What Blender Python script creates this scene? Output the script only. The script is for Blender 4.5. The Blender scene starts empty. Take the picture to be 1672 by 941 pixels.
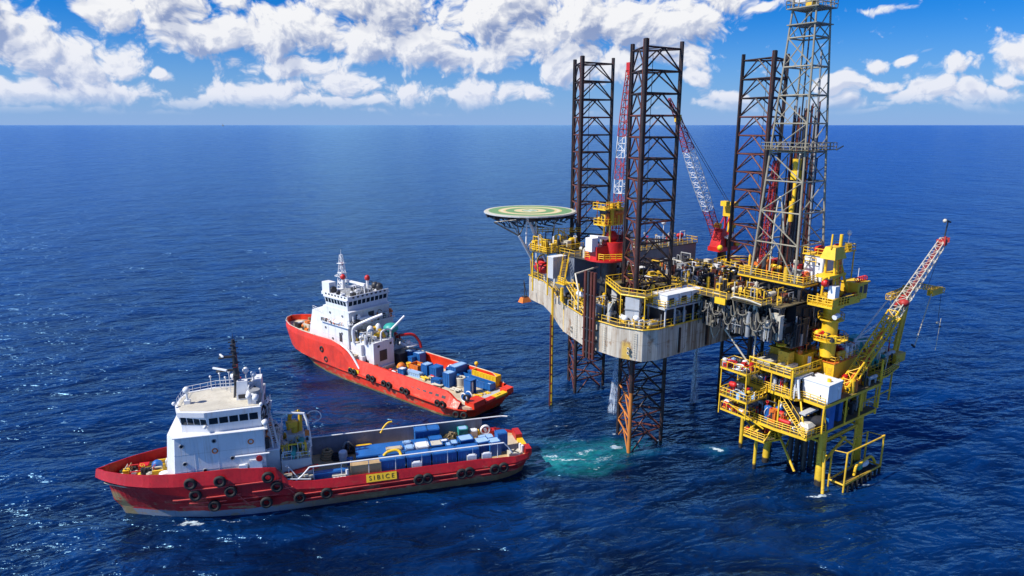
import bpy, bmesh, math, random
from mathutils import Vector, Matrix
R = math.radians
random.seed(7)
SC = bpy.context.scene
COL = SC.collection

# ------------------------------------------------------------------ camera, sun, sky, exposure
cam_d = bpy.data.cameras.new('camera'); cam = bpy.data.objects.new('camera', cam_d); COL.objects.link(cam)
cam_d.sensor_width = 36.0; cam_d.lens = 24.0; cam_d.clip_start = 0.5; cam_d.clip_end = 400000
cam.location = (0, 0, 55); cam.rotation_euler = (R(90 - 13.44), 0, 0)
SC.camera = cam
SUN_AZ = math.atan2(-0.935, -0.355)      # compass style: atan2(x, y)
SUN_EL = R(47)
sdir = Vector((math.sin(SUN_AZ) * math.cos(SUN_EL), math.cos(SUN_AZ) * math.cos(SUN_EL), math.sin(SUN_EL)))
sl = bpy.data.lights.new('sun', 'SUN'); sl.energy = 4.6; sl.angle = R(0.5); sl.color = (1, .955, .88)
so = bpy.data.objects.new('sun', sl); COL.objects.link(so); so.rotation_euler = (-sdir).to_track_quat('-Z', 'Y').to_euler()
so.location = (-60, -30, 120)
SC.view_settings.view_transform = 'Standard'; SC.view_settings.look = 'None'
SC.view_settings.gamma = 1.0; SC.view_settings.exposure = 0.45; SC.view_settings.use_curve_mapping = False
SC.cycles.max_bounces = 4; SC.cycles.sample_clamp_direct = 1.4; SC.cycles.sample_clamp_indirect = 4.0; SC.cycles.transparent_max_bounces = 12

class NT:
    """small node-tree helper"""
    dim = '3D'
    def __init__(s, nt): s.t = nt; s.N = nt.nodes; s.L = nt.links
    def n(s, ty, **kw):
        x = s.N.new(ty)
        for k, v in kw.items(): setattr(x, k, v)
        return x
    def set(s, inp, v):
        if hasattr(v, 'is_output') or isinstance(v, bpy.types.NodeSocket): s.L.new(v, inp)
        else: inp.default_value = v
    def m(s, op, a, b=None, c=None, clamp=False):
        x = s.n('ShaderNodeMath', operation=op, use_clamp=clamp)
        s.set(x.inputs[0], a)
        if b is not None: s.set(x.inputs[1], b)
        if c is not None: s.set(x.inputs[2], c)
        return x.outputs[0]
    def vm(s, op, a, b=None, out=0):
        x = s.n('ShaderNodeVectorMath', operation=op); s.set(x.inputs[0], a)
        if b is not None: s.set(x.inputs[1], b)
        return x.outputs[out]
    def noise(s, vec, scale, detail=4, rough=.55, dist=0.0, lac=2.0):
        x = s.n('ShaderNodeTexNoise'); x.noise_dimensions = s.dim; s.set(x.inputs['Vector'], vec)
        x.inputs['Scale'].default_value = scale; x.inputs['Detail'].default_value = detail
        x.inputs['Roughness'].default_value = rough; x.inputs['Distortion'].default_value = dist
        x.inputs['Lacunarity'].default_value = lac
        return x.outputs[0]
    def ramp(s, v, a, b, lo=0.0, hi=1.0, smooth=True):
        x = s.n('ShaderNodeMapRange'); x.interpolation_type = 'SMOOTHSTEP' if smooth else 'LINEAR'
        s.set(x.inputs[0], v); s.set(x.inputs[1], a); s.set(x.inputs[2], b); s.set(x.inputs[3], lo); s.set(x.inputs[4], hi)
        return x.outputs[0]
    def mix(s, f, a, b, bt='MIX'):
        x = s.n('ShaderNodeMix', data_type='RGBA', blend_type=bt)
        s.set(x.inputs[0], f)
        for i, v in ((6, a), (7, b)):
            if isinstance(v, bpy.types.NodeSocket): s.L.new(v, x.inputs[i])
            else: x.inputs[i].default_value = (*v[:3], 1)
        return x.outputs[2]
    def scl(s, vec, v3): return s.vm('MULTIPLY', vec, v3)

# sky: Nishita sky plus procedural cumulus in dome coordinates (azimuth, elevation in degrees)
W = bpy.data.worlds.new('World'); SC.world = W; W.use_nodes = True
W.node_tree.nodes.clear(); t = NT(W.node_tree)
sky = t.n('ShaderNodeTexSky', sky_type='NISHITA', sun_disc=False); sky.sun_elevation = SUN_EL; sky.sun_rotation = SUN_AZ
sky.air_density = 1.0; sky.dust_density = 0.35; sky.ozone_density = 3.2; sky.altitude = 0

def cloud_group(fine=True):
    g = bpy.data.node_groups.new('cloud_density' if fine else 'cloud_mass', 'ShaderNodeTree')
    g.interface.new_socket('P', in_out='INPUT', socket_type='NodeSocketVector')
    g.interface.new_socket('D', in_out='OUTPUT', socket_type='NodeSocketFloat')
    t = NT(g); t.dim = '2D'; gi = t.n('NodeGroupInput'); go = t.n('NodeGroupOutput'); P0 = gi.outputs[0]
    wn = t.n('ShaderNodeTexNoise', noise_dimensions='2D'); t.set(wn.inputs['Vector'], P0); wn.inputs['Scale'].default_value = .22; wn.inputs['Detail'].default_value = 3
    w = t.vm('SUBTRACT', wn.outputs['Color'], (.5, .5, .5))
    P = t.vm('ADD', P0, t.scl(w, (3.2, 2.0, 0)))
    acc = None
    for (px, py, rx, ry, st) in CL:
        az = math.degrees(math.atan((px - 836) / 1115 * .955)); el = (204 - py) * .0493
        d = t.scl(t.vm('SUBTRACT', P, (az, el, 0)), (1 / (rx * .05), 1 / (ry * .05), 1))
        l = t.vm('LENGTH', d, out=1)
        v = t.ramp(l, 1.45, 0.0, 0.0, st)
        acc = v if acc is None else t.m('MAXIMUM', acc, v)
    # broken cumulus at the sides and behind, with the dome ahead kept clear
    sx = t.n('ShaderNodeSeparateXYZ'); t.set(sx.inputs[0], P0)
    side = t.ramp(t.m('ABSOLUTE', sx.outputs[0]), 44, 60)
    wide = t.ramp(t.noise(P0, .075, 2, .5), .57, .72, 0, .8)
    acc = t.m('MAXIMUM', acc, t.m('MULTIPLY', wide, side))
    # billows
    def vor(sc, off=0.0):
        v = t.n('ShaderNodeTexVoronoi', feature='F1', voronoi_dimensions='2D'); t.set(v.inputs['Vector'], t.scl(P, (1, 1.25, 1))); v.inputs['Scale'].default_value = sc
        v.inputs['Detail'].default_value = 0
        return t.m('SUBTRACT', .60, v.outputs['Distance'])
    b = t.m('MULTIPLY', t.m('SUBTRACT', t.noise(P, .42, 2, .5), .5), 1.3)
    b = t.m('MULTIPLY_ADD', vor(.95), .36, b)
    if fine: b = t.m('MULTIPLY_ADD', vor(5.2), .10, t.m('MULTIPLY_ADD', vor(2.3), .24, b))
    else: b = t.m('ADD', b, .03)
    f = t.m('SUBTRACT', t.noise(P, 1.5, 5, .62), .5)
    if fine: b = t.m('MULTIPLY_ADD', f, .62, b)
    t.L.new(t.m('SUBTRACT', t.m('ADD', t.m('MULTIPLY', acc, 1.45), b), .50), go.inputs[0])
    return g
CL = [(10,75,45,42,1),(60,105,55,42,1),(120,128,55,40,1),(190,122,42,30,.8),(70,165,90,18,.7),(215,160,60,18,.7),(270,135,18,9,.8),
 (100,3,62,22,.9),(30,-8,50,20,.8),(190,45,45,32,.95),(285,25,55,55,1),(300,75,60,35,1),(360,70,60,40,.95),(385,30,28,22,.8),(440,75,70,42,1),(500,60,60,42,.9),
 (575,15,60,45,1),(640,30,80,52,1),(600,75,80,40,.95),(700,85,75,45,.95),(490,115,90,24,.8),(450,150,60,24,.8),(400,162,70,20,.9),(760,165,70,14,.75),(860,150,50,20,.8),(480,165,60,16,.75),(1500,172,110,10,.7),(1180,172,60,10,.6),(40,185,60,8,.7),(150,184,50,7,.6),(260,186,45,7,.6),(700,184,60,7,.6),(620,188,40,5,.5),(960,184,40,7,.6),(1600,180,60,8,.6),(1420,182,50,7,.6),(400,160,55,20,.85),(20,160,60,22,.85),(140,158,70,22,.85),(300,172,60,12,.7),(560,172,90,12,.65),(345,165,25,13,.7),
 (560,140,60,28,.8),(660,150,60,22,.7),(720,160,35,14,.6),(790,150,42,24,.85),(745,100,45,30,.8),
 (785,35,70,60,.95),(795,95,60,34,.85),(840,15,55,50,1),(1120,100,60,30,.7),(870,70,60,45,.95),(930,100,70,45,.85),(940,40,95,55,1.05),(1040,50,90,50,1.05),(1110,50,80,48,1.0),(1170,15,40,30,.9),(1010,110,60,35,.75),
 (1135,135,22,16,.8),(1185,160,34,11,.9),(1155,100,16,9,.7),(1245,30,26,9,.6),(1290,28,45,11,.65),(1225,5,30,10,.55),
 (1375,142,32,15,.9),(1365,165,26,10,.8),(1432,118,22,13,.85),(1480,116,16,9,.8),(1440,150,40,12,.8),(1480,165,40,12,.8),(1530,155,45,18,.9),(1570,128,34,18,.9),
 (1600,155,34,18,.85),(1645,160,34,14,.8),(1660,145,18,12,.8),(1600,2,75,12,.8),(1410,42,45,7,.6),(1700,110,50,30,.9),
 (300,-40,140,40,.9),(900,-60,240,50,1.1),(585,-330,95,300,1.5),(585,-60,120,70,1.3),(865,-280,75,240,1.4),(-60,60,80,60,1),(1780,60,70,40,.9)]  # tall unseen clouds above the frame, added to lay pale sheen on the sea
geo = t.n('ShaderNodeTexCoord'); d = geo.outputs['Generated']
sep = t.n('ShaderNodeSeparateXYZ'); t.set(sep.inputs[0], d)
az = t.m('MULTIPLY', t.m('ARCTAN2', sep.outputs[0], sep.outputs[1]), 57.2958)
el = t.m('MULTIPLY', t.m('ARCSINE', sep.outputs[2]), 57.2958)
cmb = t.n('ShaderNodeCombineXYZ'); t.set(cmb.inputs[0], az); t.set(cmb.inputs[1], el)
G = cloud_group(); GM = cloud_group(False)
def dens(off, g=None):
    x = t.n('ShaderNodeGroup'); x.node_tree = g or G
    t.set(x.inputs[0], t.vm('ADD', cmb.outputs[0], off)); return x.outputs[0]
D0 = dens((0, 0, 0)); D1 = dens((-.34, .46, 0)); D2 = dens((-1.1, 1.5, 0), GM)
alpha = t.ramp(D0, -.14, .46)
alpha = t.m('MULTIPLY', alpha, t.ramp(el, .5, 2.4, .0, 1))
lit = t.ramp(t.m('SUBTRACT', D0, D1), -.42, .34)
thick = t.ramp(D2, .25, 1.25, 1, .0)
lit = t.m('MULTIPLY_ADD', lit, .62, t.m('MULTIPLY_ADD', thick, .62, -.12), clamp=True)
hz = t.ramp(el, 0, 9, 1, 0)
c_sh = t.mix(hz, (2.5, 3.3, 5.6), (3.9, 5.0, 7.7))
c_li = t.mix(hz, (9.3, 9.35, 9.6), (7.9, 8.3, 9.5))
ccol = t.mix(lit, c_sh, c_li)
hs = t.n('ShaderNodeHueSaturation'); hs.inputs['Saturation'].default_value = 1.22; hs.inputs['Value'].default_value = .80
t.L.new(sky.outputs[0], hs.inputs['Color'])
skyc = t.mix(1.0, hs.outputs[0], (.08, .70, 1.50), 'MULTIPLY')
hzc = t.mix(t.ramp(el, -2, 9.0, .9, 0), skyc, (3.4, 4.9, 8.4))
fin = t.mix(alpha, hzc, ccol)
bg = t.n('ShaderNodeBackground'); bg.inputs[1].default_value = 0.072
t.L.new(fin, bg.inputs[0]); ow = t.n('ShaderNodeOutputWorld'); t.L.new(bg.outputs[0], ow.inputs[0])
W.cycles.sampling_method = 'MANUAL'; W.cycles.sample_map_resolution = 256

# ------------------------------------------------------------------ materials
MATS = {}
def newmat(name):
    m = bpy.data.materials.new(name); m.use_nodes = True; m.node_tree.nodes.clear(); t = NT(m.node_tree)
    o = t.n('ShaderNodeOutputMaterial'); b = t.n('ShaderNodeBsdfPrincipled'); t.L.new(b.outputs[0], o.inputs[0])
    MATS[name] = m
    return m, t, b
def paint(name, col, rough=.5, dirt=(.10, .06, .035), amt=.45, streak=0.0, metal=0.0, var=.22, scale=1.0, thr=.56, bump=.02):
    """weathered paint: slow tone drift, rust or grime patches, optional vertical run-down streaks"""
    m, t, b = newmat(name)
    tc = t.n('ShaderNodeTexCoord'); P = tc.outputs['Object']
    n1 = t.noise(P, .35 * scale, 6, .65)
    n2 = t.noise(P, 2.6 * scale, 5, .7)
    c = t.mix(t.ramp(n1, .3, .7), tuple(x * (1 - var) for x in col), tuple(min(1, x * (1 + var * .5)) for x in col))
    patch = t.m('MULTIPLY', t.ramp(t.m('MULTIPLY_ADD', n2, .6, t.m('MULTIPLY', n1, .4)), thr, thr + .13), amt)
    if streak:
        st = t.noise(t.scl(P, (1.9, 1.9, .09)), 1.6 * scale, 5, .7)
        st2 = t.noise(t.scl(P, (1, 1, .6)), .35 * scale, 3, .5)
        s_ = t.m('MULTIPLY', t.ramp(st, .50, .68), t.ramp(st2, .40, .62, .25, 1))
        patch = t.m('MAXIMUM', patch, t.m('MULTIPLY', s_, streak))
    c = t.mix(patch, c, dirt)
    t.L.new(c, b.inputs['Base Color'])
    t.set(b.inputs['Roughness'], t.ramp(n2, .3, .7, rough - .1, rough + .15)); b.inputs['Metallic'].default_value = metal
    if bump:
        bp = t.n('ShaderNodeBump'); bp.inputs['Strength'].default_value = .5; bp.inputs['Distance'].default_value = bump
        t.L.new(n2, bp.inputs['Height']); t.L.new(bp.outputs[0], b.inputs['Normal'])
    return m
def plain(name, col, rough=.6, metal=0.0):
    return paint(name, col, rough, tuple(x * .55 for x in col), .5, 0, metal, .18, 1.5, .55, .01)
RUST = (.17, .065, .022)
white = paint('white_paint', (.74, .75, .76), .42, (.36, .25, .15), .5, .30, var=.08, thr=.62)
wall_white = paint('ship_house_white', (.70, .71, .73), .45, (.36, .24, .13), .5, .42, var=.07, thr=.64)
cream = paint('cream_paint', (.56, .52, .42), .5, (.24, .15, .08), .6, .35, var=.16)
grey = paint('grey_paint', (.27, .28, .29), .5, (.13, .09, .06), .5, .3, var=.2)
lgrey = paint('light_grey_paint', (.46, .47, .48), .5, (.25, .17, .10), .5, .35, var=.12)
dark = paint('dark_machinery', (.035, .035, .04), .45, (.09, .06, .04), .6, 0, var=.4)
black = paint('black_rubber', (.014, .014, .015), .75, (.05, .045, .04), .5, 0, var=.3)
yellow = paint('yellow_paint', (.82, .50, .016), .5, (.26, .13, .025), .6, .3, var=.2, thr=.57)
yellow_d = paint('weathered_yellow_steel', (.72, .44, .025), .5, (.20, .10, .02), .7, .45, var=.25, thr=.52)
red = paint('red_paint', (.56, .016, .014), .42, (.22, .02, .012), .5, .1, var=.2)
faded_red = paint('faded_crane_red', (.40, .030, .024), .5, (.20, .06, .04), .5, .1, var=.3)
worn_red = paint('worn_light_red_edge', (.58, .07, .06), .5, (.35, .08, .05), .5, 0, var=.25)  # hull red lightened, so light caught by the strakes is painted into the colour
bulk = paint('slate_bulwark_paint', (.22, .24, .29), .55, (.12, .08, .05), .6, .4, var=.2)
orange = paint('orange_paint', (.72, .17, .02), .5, (.3, .09, .02), .5, 0, var=.2)
hosegrey = paint('dusty_grey_hose', (.17, .155, .12), .6, (.08, .06, .04), .7, 0, var=.3)
blue = paint('blue_container_paint', (.010, .115, .38), .45, (.10, .09, .09), .35, .12, var=.2, thr=.6)
blue_l = paint('light_blue_lid', (.30, .47, .70), .5, (.12, .2, .35), .5, 0, var=.15)
teal = paint('teal_paint', (.03, .33, .30), .45, (.05, .13, .12), .5, 0, var=.2)
wood = paint('planked_deck_timber', (.50, .34, .17), .7, (.22, .13, .07), .6, 0, var=.2, scale=1.6, thr=.52)
sand = paint('pale_deck_coating', (.52, .43, .30), .7, (.25, .16, .09), .5, 0, var=.18, scale=1.2)
deckgrey = paint('dark_deck_coating', (.055, .05, .042), .7, (.16, .11, .05), .6, 0, var=.4)
grating = paint('yellow_edged_grating', (.11, .09, .05), .7, (.30, .19, .03), .6, 0, var=.35, scale=2, thr=.5)
legmat = paint('dark_oxide_leg_steel', (.026, .014, .012), .55, (.11, .022, .012), .6, .0, var=.5, thr=.52)
legred = paint('red_oxide_leg_steel', (.115, .026, .016), .6, (.26, .07, .02), .5, .0, var=.3, thr=.52)
galv = paint('galvanised_derrick_steel', (.29, .26, .19), .45, (.10, .07, .045), .7, .3, metal=.0, var=.25)
net = paint('olive_fishing_net', (.085, .065, .025), .95, (.02, .018, .01), .8, 0, var=.5, scale=4, thr=.48, bump=.1)
rope = paint('tan_rope', (.34, .24, .12), .9, (.15, .1, .05), .6, 0, var=.3, scale=4)
def glassmat():
    m, t, b = newmat('tinted_window_glass'); b.inputs['Base Color'].default_value = (.012, .02, .028, 1)
    b.inputs['Roughness'].default_value = .06; b.inputs['IOR'].default_value = 1.5
    return m
glass = glassmat()
def hullmat():
    m = paint('rig_hull_paint', (.62, .57, .47), .5, (.25, .11, .03), .7, .9, var=.12, thr=.60, scale=.8)
    t = NT(m.node_tree); b = [n for n in t.N if n.type == 'BSDF_PRINCIPLED'][0]
    src = b.inputs['Base Color'].links[0].from_socket
    P = t.n('ShaderNodeTexCoord').outputs['Object']; s = t.n('ShaderNodeSeparateXYZ'); t.set(s.inputs[0], P)
    st = t.noise(t.scl(P, (1.1, 1.1, .03)), 2.3, 4, .6)
    k = t.m('MULTIPLY', t.ramp(s.outputs[0], -18, -6), t.ramp(s.outputs[1], -15.5, -17.5))    # stern side carries the heavy brown run-down
    f = t.m('MULTIPLY', t.ramp(st, .36, .60), t.m('MULTIPLY_ADD', k, .52, .42))
    c = t.mix(f, src, (.17, .095, .035))
    yl = t.m('MULTIPLY', t.ramp(t.m('ABSOLUTE', t.m('ADD', s.outputs[1], 14.6)), .9, .5), t.ramp(s.outputs[2], 21.2, 20.6)); yl = t.m('MULTIPLY', yl, t.ramp(s.outputs[0], -19, -20)); c = t.mix(t.m('MULTIPLY', yl, .8), c, (.62, .38, .03))
    seam = t.ramp(t.m('ABSOLUTE', t.m('SUBTRACT', t.m('FRACT', t.m('MULTIPLY', s.outputs[0], .28)), .5)), .0, .02, .6, 0)
    c = t.mix(seam, c, (.2, .12, .06))
    sz = t.ramp(t.m('ABSOLUTE', t.m('SUBTRACT', s.outputs[2], 20.7)), .0, .05, .55, 0); c = t.mix(sz, c, (.22, .14, .08))
    blot = t.ramp(t.noise(P, .5, 7, .7), .55, .66, 0, .75); c = t.mix(blot, c, (.24, .12, .045))
    t.L.new(c, b.inputs['Base Color']); return m
def shiphull(name, col, low, lowcol2, band=1.25):
    m = paint(name, col, .42, tuple(x * .35 for x in col), .6, .5, var=.24, thr=.58, bump=.05)
    t = NT(m.node_tree); b = [n for n in t.N if n.type == 'BSDF_PRINCIPLED'][0]
    src = b.inputs['Base Color'].links[0].from_socket
    P = t.n('ShaderNodeTexCoord').outputs['Object']; s = t.n('ShaderNodeSeparateXYZ'); t.set(s.inputs[0], P)
    n = t.noise(t.scl(P, (.5, .5, 1)), 1.3, 5, .65)
    z = t.m('ADD', s.outputs[2], t.m('MULTIPLY', t.m('SUBTRACT', n, .5), .5))
    lc = t.mix(t.ramp(s.outputs[0], -4, 12), lowcol2, low)
    c = t.mix(t.ramp(z, band, band - .12), src, lc)
    sc = t.m('MULTIPLY', t.ramp(n, .53, .64), t.ramp(s.outputs[2], 4.2, 1.0, 0, .8))
    c = t.mix(sc, c, (.30, .20, .10))
    wr = t.m('MULTIPLY', t.ramp(t.m('ABSOLUTE', t.m('SUBTRACT', s.outputs[0], t.m('MULTIPLY_ADD', s.outputs[2], .55, 27.6))), 1.0, .5), t.ramp(s.outputs[2], 4.3, 3.3)); wr = t.m('MULTIPLY', wr, t.ramp(n, .34, .46)); c = t.mix(wr, c, (.26, .19, .09))
    pl = t.ramp(t.m('ABSOLUTE', t.m('SUBTRACT', t.m('FRACT', t.m('MULTIPLY', s.outputs[0], .21)), .5)), .0, .012, .45, 0); c = t.mix(pl, c, tuple(x * .4 for x in col))
    t.L.new(c, b.inputs['Base Color']); return m

# ------------------------------------------------------------------ mesh helpers
def sh(mb, dx, dy=0, dz=0):
    mb.v = [(x + dx, y + dy, z + dz) for x, y, z in mb.v]; return mb
class MB:
    def __init__(s, *mats): s.v = []; s.f = []; s.mi = []; s.sm = []; s.mats = list(mats); s.c = 0; s.ad = []
    def use(s, m):
        if m not in s.mats: s.mats.append(m)
        s.c = s.mats.index(m); return s
    def add(s, vs, fs, smooth=False):
        o = len(s.v); s.v += [tuple(v) for v in vs]; s.ad.append((o, len(s.v), len(s.f), len(s.f) + len(fs)))
        for f in fs: s.f.append([i + o for i in f]); s.mi.append(s.c); s.sm.append(smooth)
        return s
    def box(s, x0, x1, y0, y1, z0, z1):
        vs = [(x, y, z) for z in (z0, z1) for y in (y0, y1) for x in (x0, x1)]
        return s.add(vs, [(0, 2, 3, 1), (4, 5, 7, 6), (0, 1, 5, 4), (2, 6, 7, 3), (0, 4, 6, 2), (1, 3, 7, 5)])
    def obox(s, c, sz, rz=0.0, rx=0.0, ry=0.0):
        M = Matrix.Rotation(rz, 3, 'Z') @ Matrix.Rotation(ry, 3, 'Y') @ Matrix.Rotation(rx, 3, 'X')
        vs = [Vector(c) + M @ Vector((x * sz[0] / 2, y * sz[1] / 2, z * sz[2] / 2)) for z in (-1, 1) for y in (-1, 1) for x in (-1, 1)]
        return s.add(vs, [(0, 2, 3, 1), (4, 5, 7, 6), (0, 1, 5, 4), (2, 6, 7, 3), (0, 4, 6, 2), (1, 3, 7, 5)])
    def tube(s, p, q, r, n=6, r2=None, caps=True):
        p, q = Vector(p), Vector(q); a = q - p
        if a.length < 1e-5: return s
        a.normalize(); u = a.orthogonal().normalized() if abs(a.z) > .9 else a.cross(Vector((0, 0, 1))).normalized()
        w = a.cross(u); r2 = r if r2 is None else r2
        vs = []
        for c, rr in ((p, r), (q, r2)):
            for k in range(n):
                th = 2 * math.pi * k / n; vs.append(c + (u * math.cos(th) + w * math.sin(th)) * rr)
        fs = [(k, (k + 1) % n, n + (k + 1) % n, n + k) for k in range(n)]
        s.add(vs, fs, n > 5)
        if caps: s.add(vs, [tuple(range(n - 1, -1, -1)), tuple(range(n, 2 * n))])
        return s
    def path(s, pts, r, n=6):
        for a, b in zip(pts[:-1], pts[1:]): s.tube(a, b, r, n)
        for a in pts[1:-1]: s.ball(a, r * 1.02, 6, 4)
        return s
    def curve(s, pts, r, n=6, k=5):
        """smooth hose through points (Catmull-Rom)"""
        P = [Vector(p) for p in pts]; P = [P[0] * 2 - P[1]] + P + [P[-1] * 2 - P[-2]]; out = []
        for i in range(1, len(P) - 2):
            for j in range(k):
                u = j / k
                out.append(.5 * ((2 * P[i]) + (P[i + 1] - P[i - 1]) * u + (2 * P[i - 1] - 5 * P[i] + 4 * P[i + 1] - P[i + 2]) * u * u + (3 * P[i] - P[i - 1] - 3 * P[i + 1] + P[i + 2]) * u ** 3))
        out.append(P[-2])
        for a, b in zip(out[:-1], out[1:]): s.tube(a, b, r, n)
        return s
    def ball(s, c, r, n=12, m=8, sc=(1, 1, 1), zmin=-1.0):
        vs = []; fs = []
        for j in range(m + 1):
            ph = -math.pi / 2 + math.pi * j / m
            z = max(math.sin(ph), zmin)
            for k in range(n):
                th = 2 * math.pi * k / n
                vs.append((c[0] + r * sc[0] * math.cos(ph) * math.cos(th), c[1] + r * sc[1] * math.cos(ph) * math.sin(th), c[2] + r * sc[2] * z))
        for j in range(m):
            for k in range(n): fs.append((j * n + k, j * n + (k + 1) % n, (j + 1) * n + (k + 1) % n, (j + 1) * n + k))
        return s.add(vs, fs, True)
    def torus(s, c, ax, Rr, r, n=18, m=8, flat=1.0):
        c = Vector(c); ax = Vector(ax).normalized(); u = ax.orthogonal().normalized(); w = ax.cross(u); vs = []; fs = []
        for i in range(n):
            th = 2 * math.pi * i / n; d = u * math.cos(th) + w * math.sin(th)
            for j in range(m):
                ph = 2 * math.pi * j / m; vs.append(c + d * (Rr + r * math.cos(ph)) + ax * r * flat * math.sin(ph))
        for i in range(n):
            for j in range(m): fs.append((i * m + j, ((i + 1) % n) * m + j, ((i + 1) % n) * m + (j + 1) % m, i * m + (j + 1) % m))
        return s.add(vs, fs, True)
    def prism(s, poly, z0, z1, top=None):
        n = len(poly); top = top or poly
        vs = [(x, y, z0) for x, y in poly] + [(x, y, z1) for x, y in top]
        fs = [(i, (i + 1) % n, n + (i + 1) % n, n + i) for i in range(n)] + [tuple(range(n - 1, -1, -1)), tuple(range(n, 2 * n))]
        return s.add(vs, fs)
    def rows(s, rows, smooth=False, close=False):
        n = len(rows[0]); vs = [p for r in rows for p in r]; fs = []
        for i in range(len(rows) - 1):
            for j in range(n if close else n - 1):
                fs.append((i * n + j, i * n + (j + 1) % n, (i + 1) * n + (j + 1) % n, (i + 1) * n + j))
        return s.add(vs, fs, smooth)
    def rail(s, pts, h=1.1, r=.045, sp=1.9, mid=2):
        for a, b in zip(pts[:-1], pts[1:]):
            a, b = Vector(a), Vector(b); L = (b - a).length; n = max(1, round(L / sp))
            for k in range(1, mid + 1): s.tube(a + Vector((0, 0, h * k / mid)), b + Vector((0, 0, h * k / mid)), r, 4, caps=False)
            for k in range(n + 1):
                p = a.lerp(b, k / n); s.tube(p, p + Vector((0, 0, h)), r, 4, caps=False)
        return s
    def lattice(s, p, q, w0, w1, nb, rc, rb, cols=None, h0=None, h1=None, wm=None):
        """four-chord lattice boom from p to q; cols: [(fraction, material)]"""
        p, q = Vector(p), Vector(q); a = (q - p).normalized(); side = a.cross(Vector((0, 0, 1)))
        side = side.normalized() if side.length > .05 else Vector((1, 0, 0)); up = side.cross(a).normalized()
        h0 = h0 or w0; h1 = h1 or w1
        def C(i, k):
            f = i / nb; w = (w0 + (w1 - w0) * f) / 2; h = (h0 + (h1 - h0) * f) / 2
            if wm: g = math.sin(min(1, max(0, f)) * math.pi) ** .4; w = max(w, wm / 2 * g); h = max(h, wm / 2 * g)
            sx, sy = ((-1, -1), (1, -1), (1, 1), (-1, 1))[k]; return p.lerp(q, f) + side * sx * w + up * sy * h
        for i in range(nb):
            if cols: s.use([m for fr, m in cols if i / nb >= fr][-1])
            for k in range(4):
                s.tube(C(i, k), C(i + 1, k), rc, 5, caps=False)
                k2 = (k + 1) % 4
                s.tube(C(i, k), C(i, k2), rb, 4, caps=False)
                if i % 2: s.tube(C(i, k), C(i + 1, k2), rb, 4, caps=False)
                else: s.tube(C(i, k2), C(i + 1, k), rb, 4, caps=False)
        for k in range(4): s.tube(C(nb, k), C(nb, (k + 1) % 4), rb, 4)
        return s
    def stair(s, p, q, w=.8, mat=None):
        p, q = Vector(p), Vector(q); d = q - p; hd = Vector((d.x, d.y, 0)).normalized(); sd = Vector((-hd.y, hd.x, 0)) * w / 2
        for g in (-1, 1):
            s.tube(p + sd * g, q + sd * g, .09, 4); s.tube(p + sd * g + Vector((0, 0, 1)), q + sd * g + Vector((0, 0, 1)), .045, 4)
            for k in range(4): a = p.lerp(q, k / 3) + sd * g; s.tube(a, a + Vector((0, 0, 1)), .04, 4)
        n = max(3, int(abs(d.z) / .25))
        for k in range(n):
            a = p.lerp(q, (k + .5) / n); s.add([a - sd - hd * .12, a + sd - hd * .12, a + sd + hd * .12, a - sd + hd * .12], [(0, 1, 2, 3)])
        return s

BASES = {}
def mesh(name, mb, off):
    name = name if name != 'x' else 'fittings'
    me = bpy.data.meshes.new(name); ox, oy, oz = off
    me.from_pydata([(x - ox, y - oy, z - oz) for x, y, z in mb.v], [], mb.f)
    for m in mb.mats: me.materials.append(m)
    me.polygons.foreach_set('material_index', mb.mi); me.polygons.foreach_set('use_smooth', mb.sm)
    me.update(); return me
def frame(x, y, ang): return Matrix.Translation((x, y, 0)) @ Matrix.Rotation(ang, 4, 'Z')
def props(o, label, cat, group=None, kind=None):
    if label: o['label'] = label
    if cat: o['category'] = cat
    if group: o['group'] = group
    if kind: o['kind'] = kind
def thing(name, label, cat, F, base=(0, 0, 0), rz=0, group=None):
    o = bpy.data.objects.new(name, None); COL.objects.link(o); o.empty_display_size = .5
    o.matrix_world = F @ Matrix.Translation(base) @ Matrix.Rotation(rz, 4, 'Z'); props(o, label, cat, group); BASES[o.name] = (tuple(base) if rz == 0 else (0, 0, 0)); return o
def part(name, mb, parent, label=None):
    if isinstance(mb, Fittings):
        FIT.setdefault(root_of(parent).name, []).extend((k, m, parent) for k, m in mb); return None
    if name in SPLIT:
        l = split_mb(mb)
        if 1 < len(l) <= 60: return [part1(name, m, parent, label) for m in l][0]
    return part1(name, mb, parent, label)
def part1(name, mb, parent, label=None):
    b = BASES[parent.name]; o = bpy.data.objects.new(name, mesh(name, mb, b)); COL.objects.link(o); o.parent = parent; BASES[o.name] = b
    if label: o['label'] = label
    return o
def single(name, mb, label, cat, F, base=(0, 0, 0), group=None, rz=0, kind=None):
    """one-mesh thing; its geometry is written round its own base"""
    o = bpy.data.objects.new(name, mesh(name, mb, (0, 0, 0))); COL.objects.link(o)
    o.matrix_world = F @ Matrix.Translation(base) @ Matrix.Rotation(rz, 4, 'Z'); props(o, label, cat, group, kind); BASES[o.name] = (0, 0, 0); return o
def dup(o, F, base, rz, label, sc=None):
    c = o.copy(); COL.objects.link(c)
    c.matrix_world = F @ Matrix.Translation(base) @ Matrix.Rotation(rz, 4, 'Z')
    if sc: c.scale = sc
    c['label'] = label
    for ch in list(o.children):
        k = ch.copy(); COL.objects.link(k); k.parent = c
        for g in list(ch.children):
            d = g.copy(); COL.objects.link(d); d.parent = k
    return c
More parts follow.
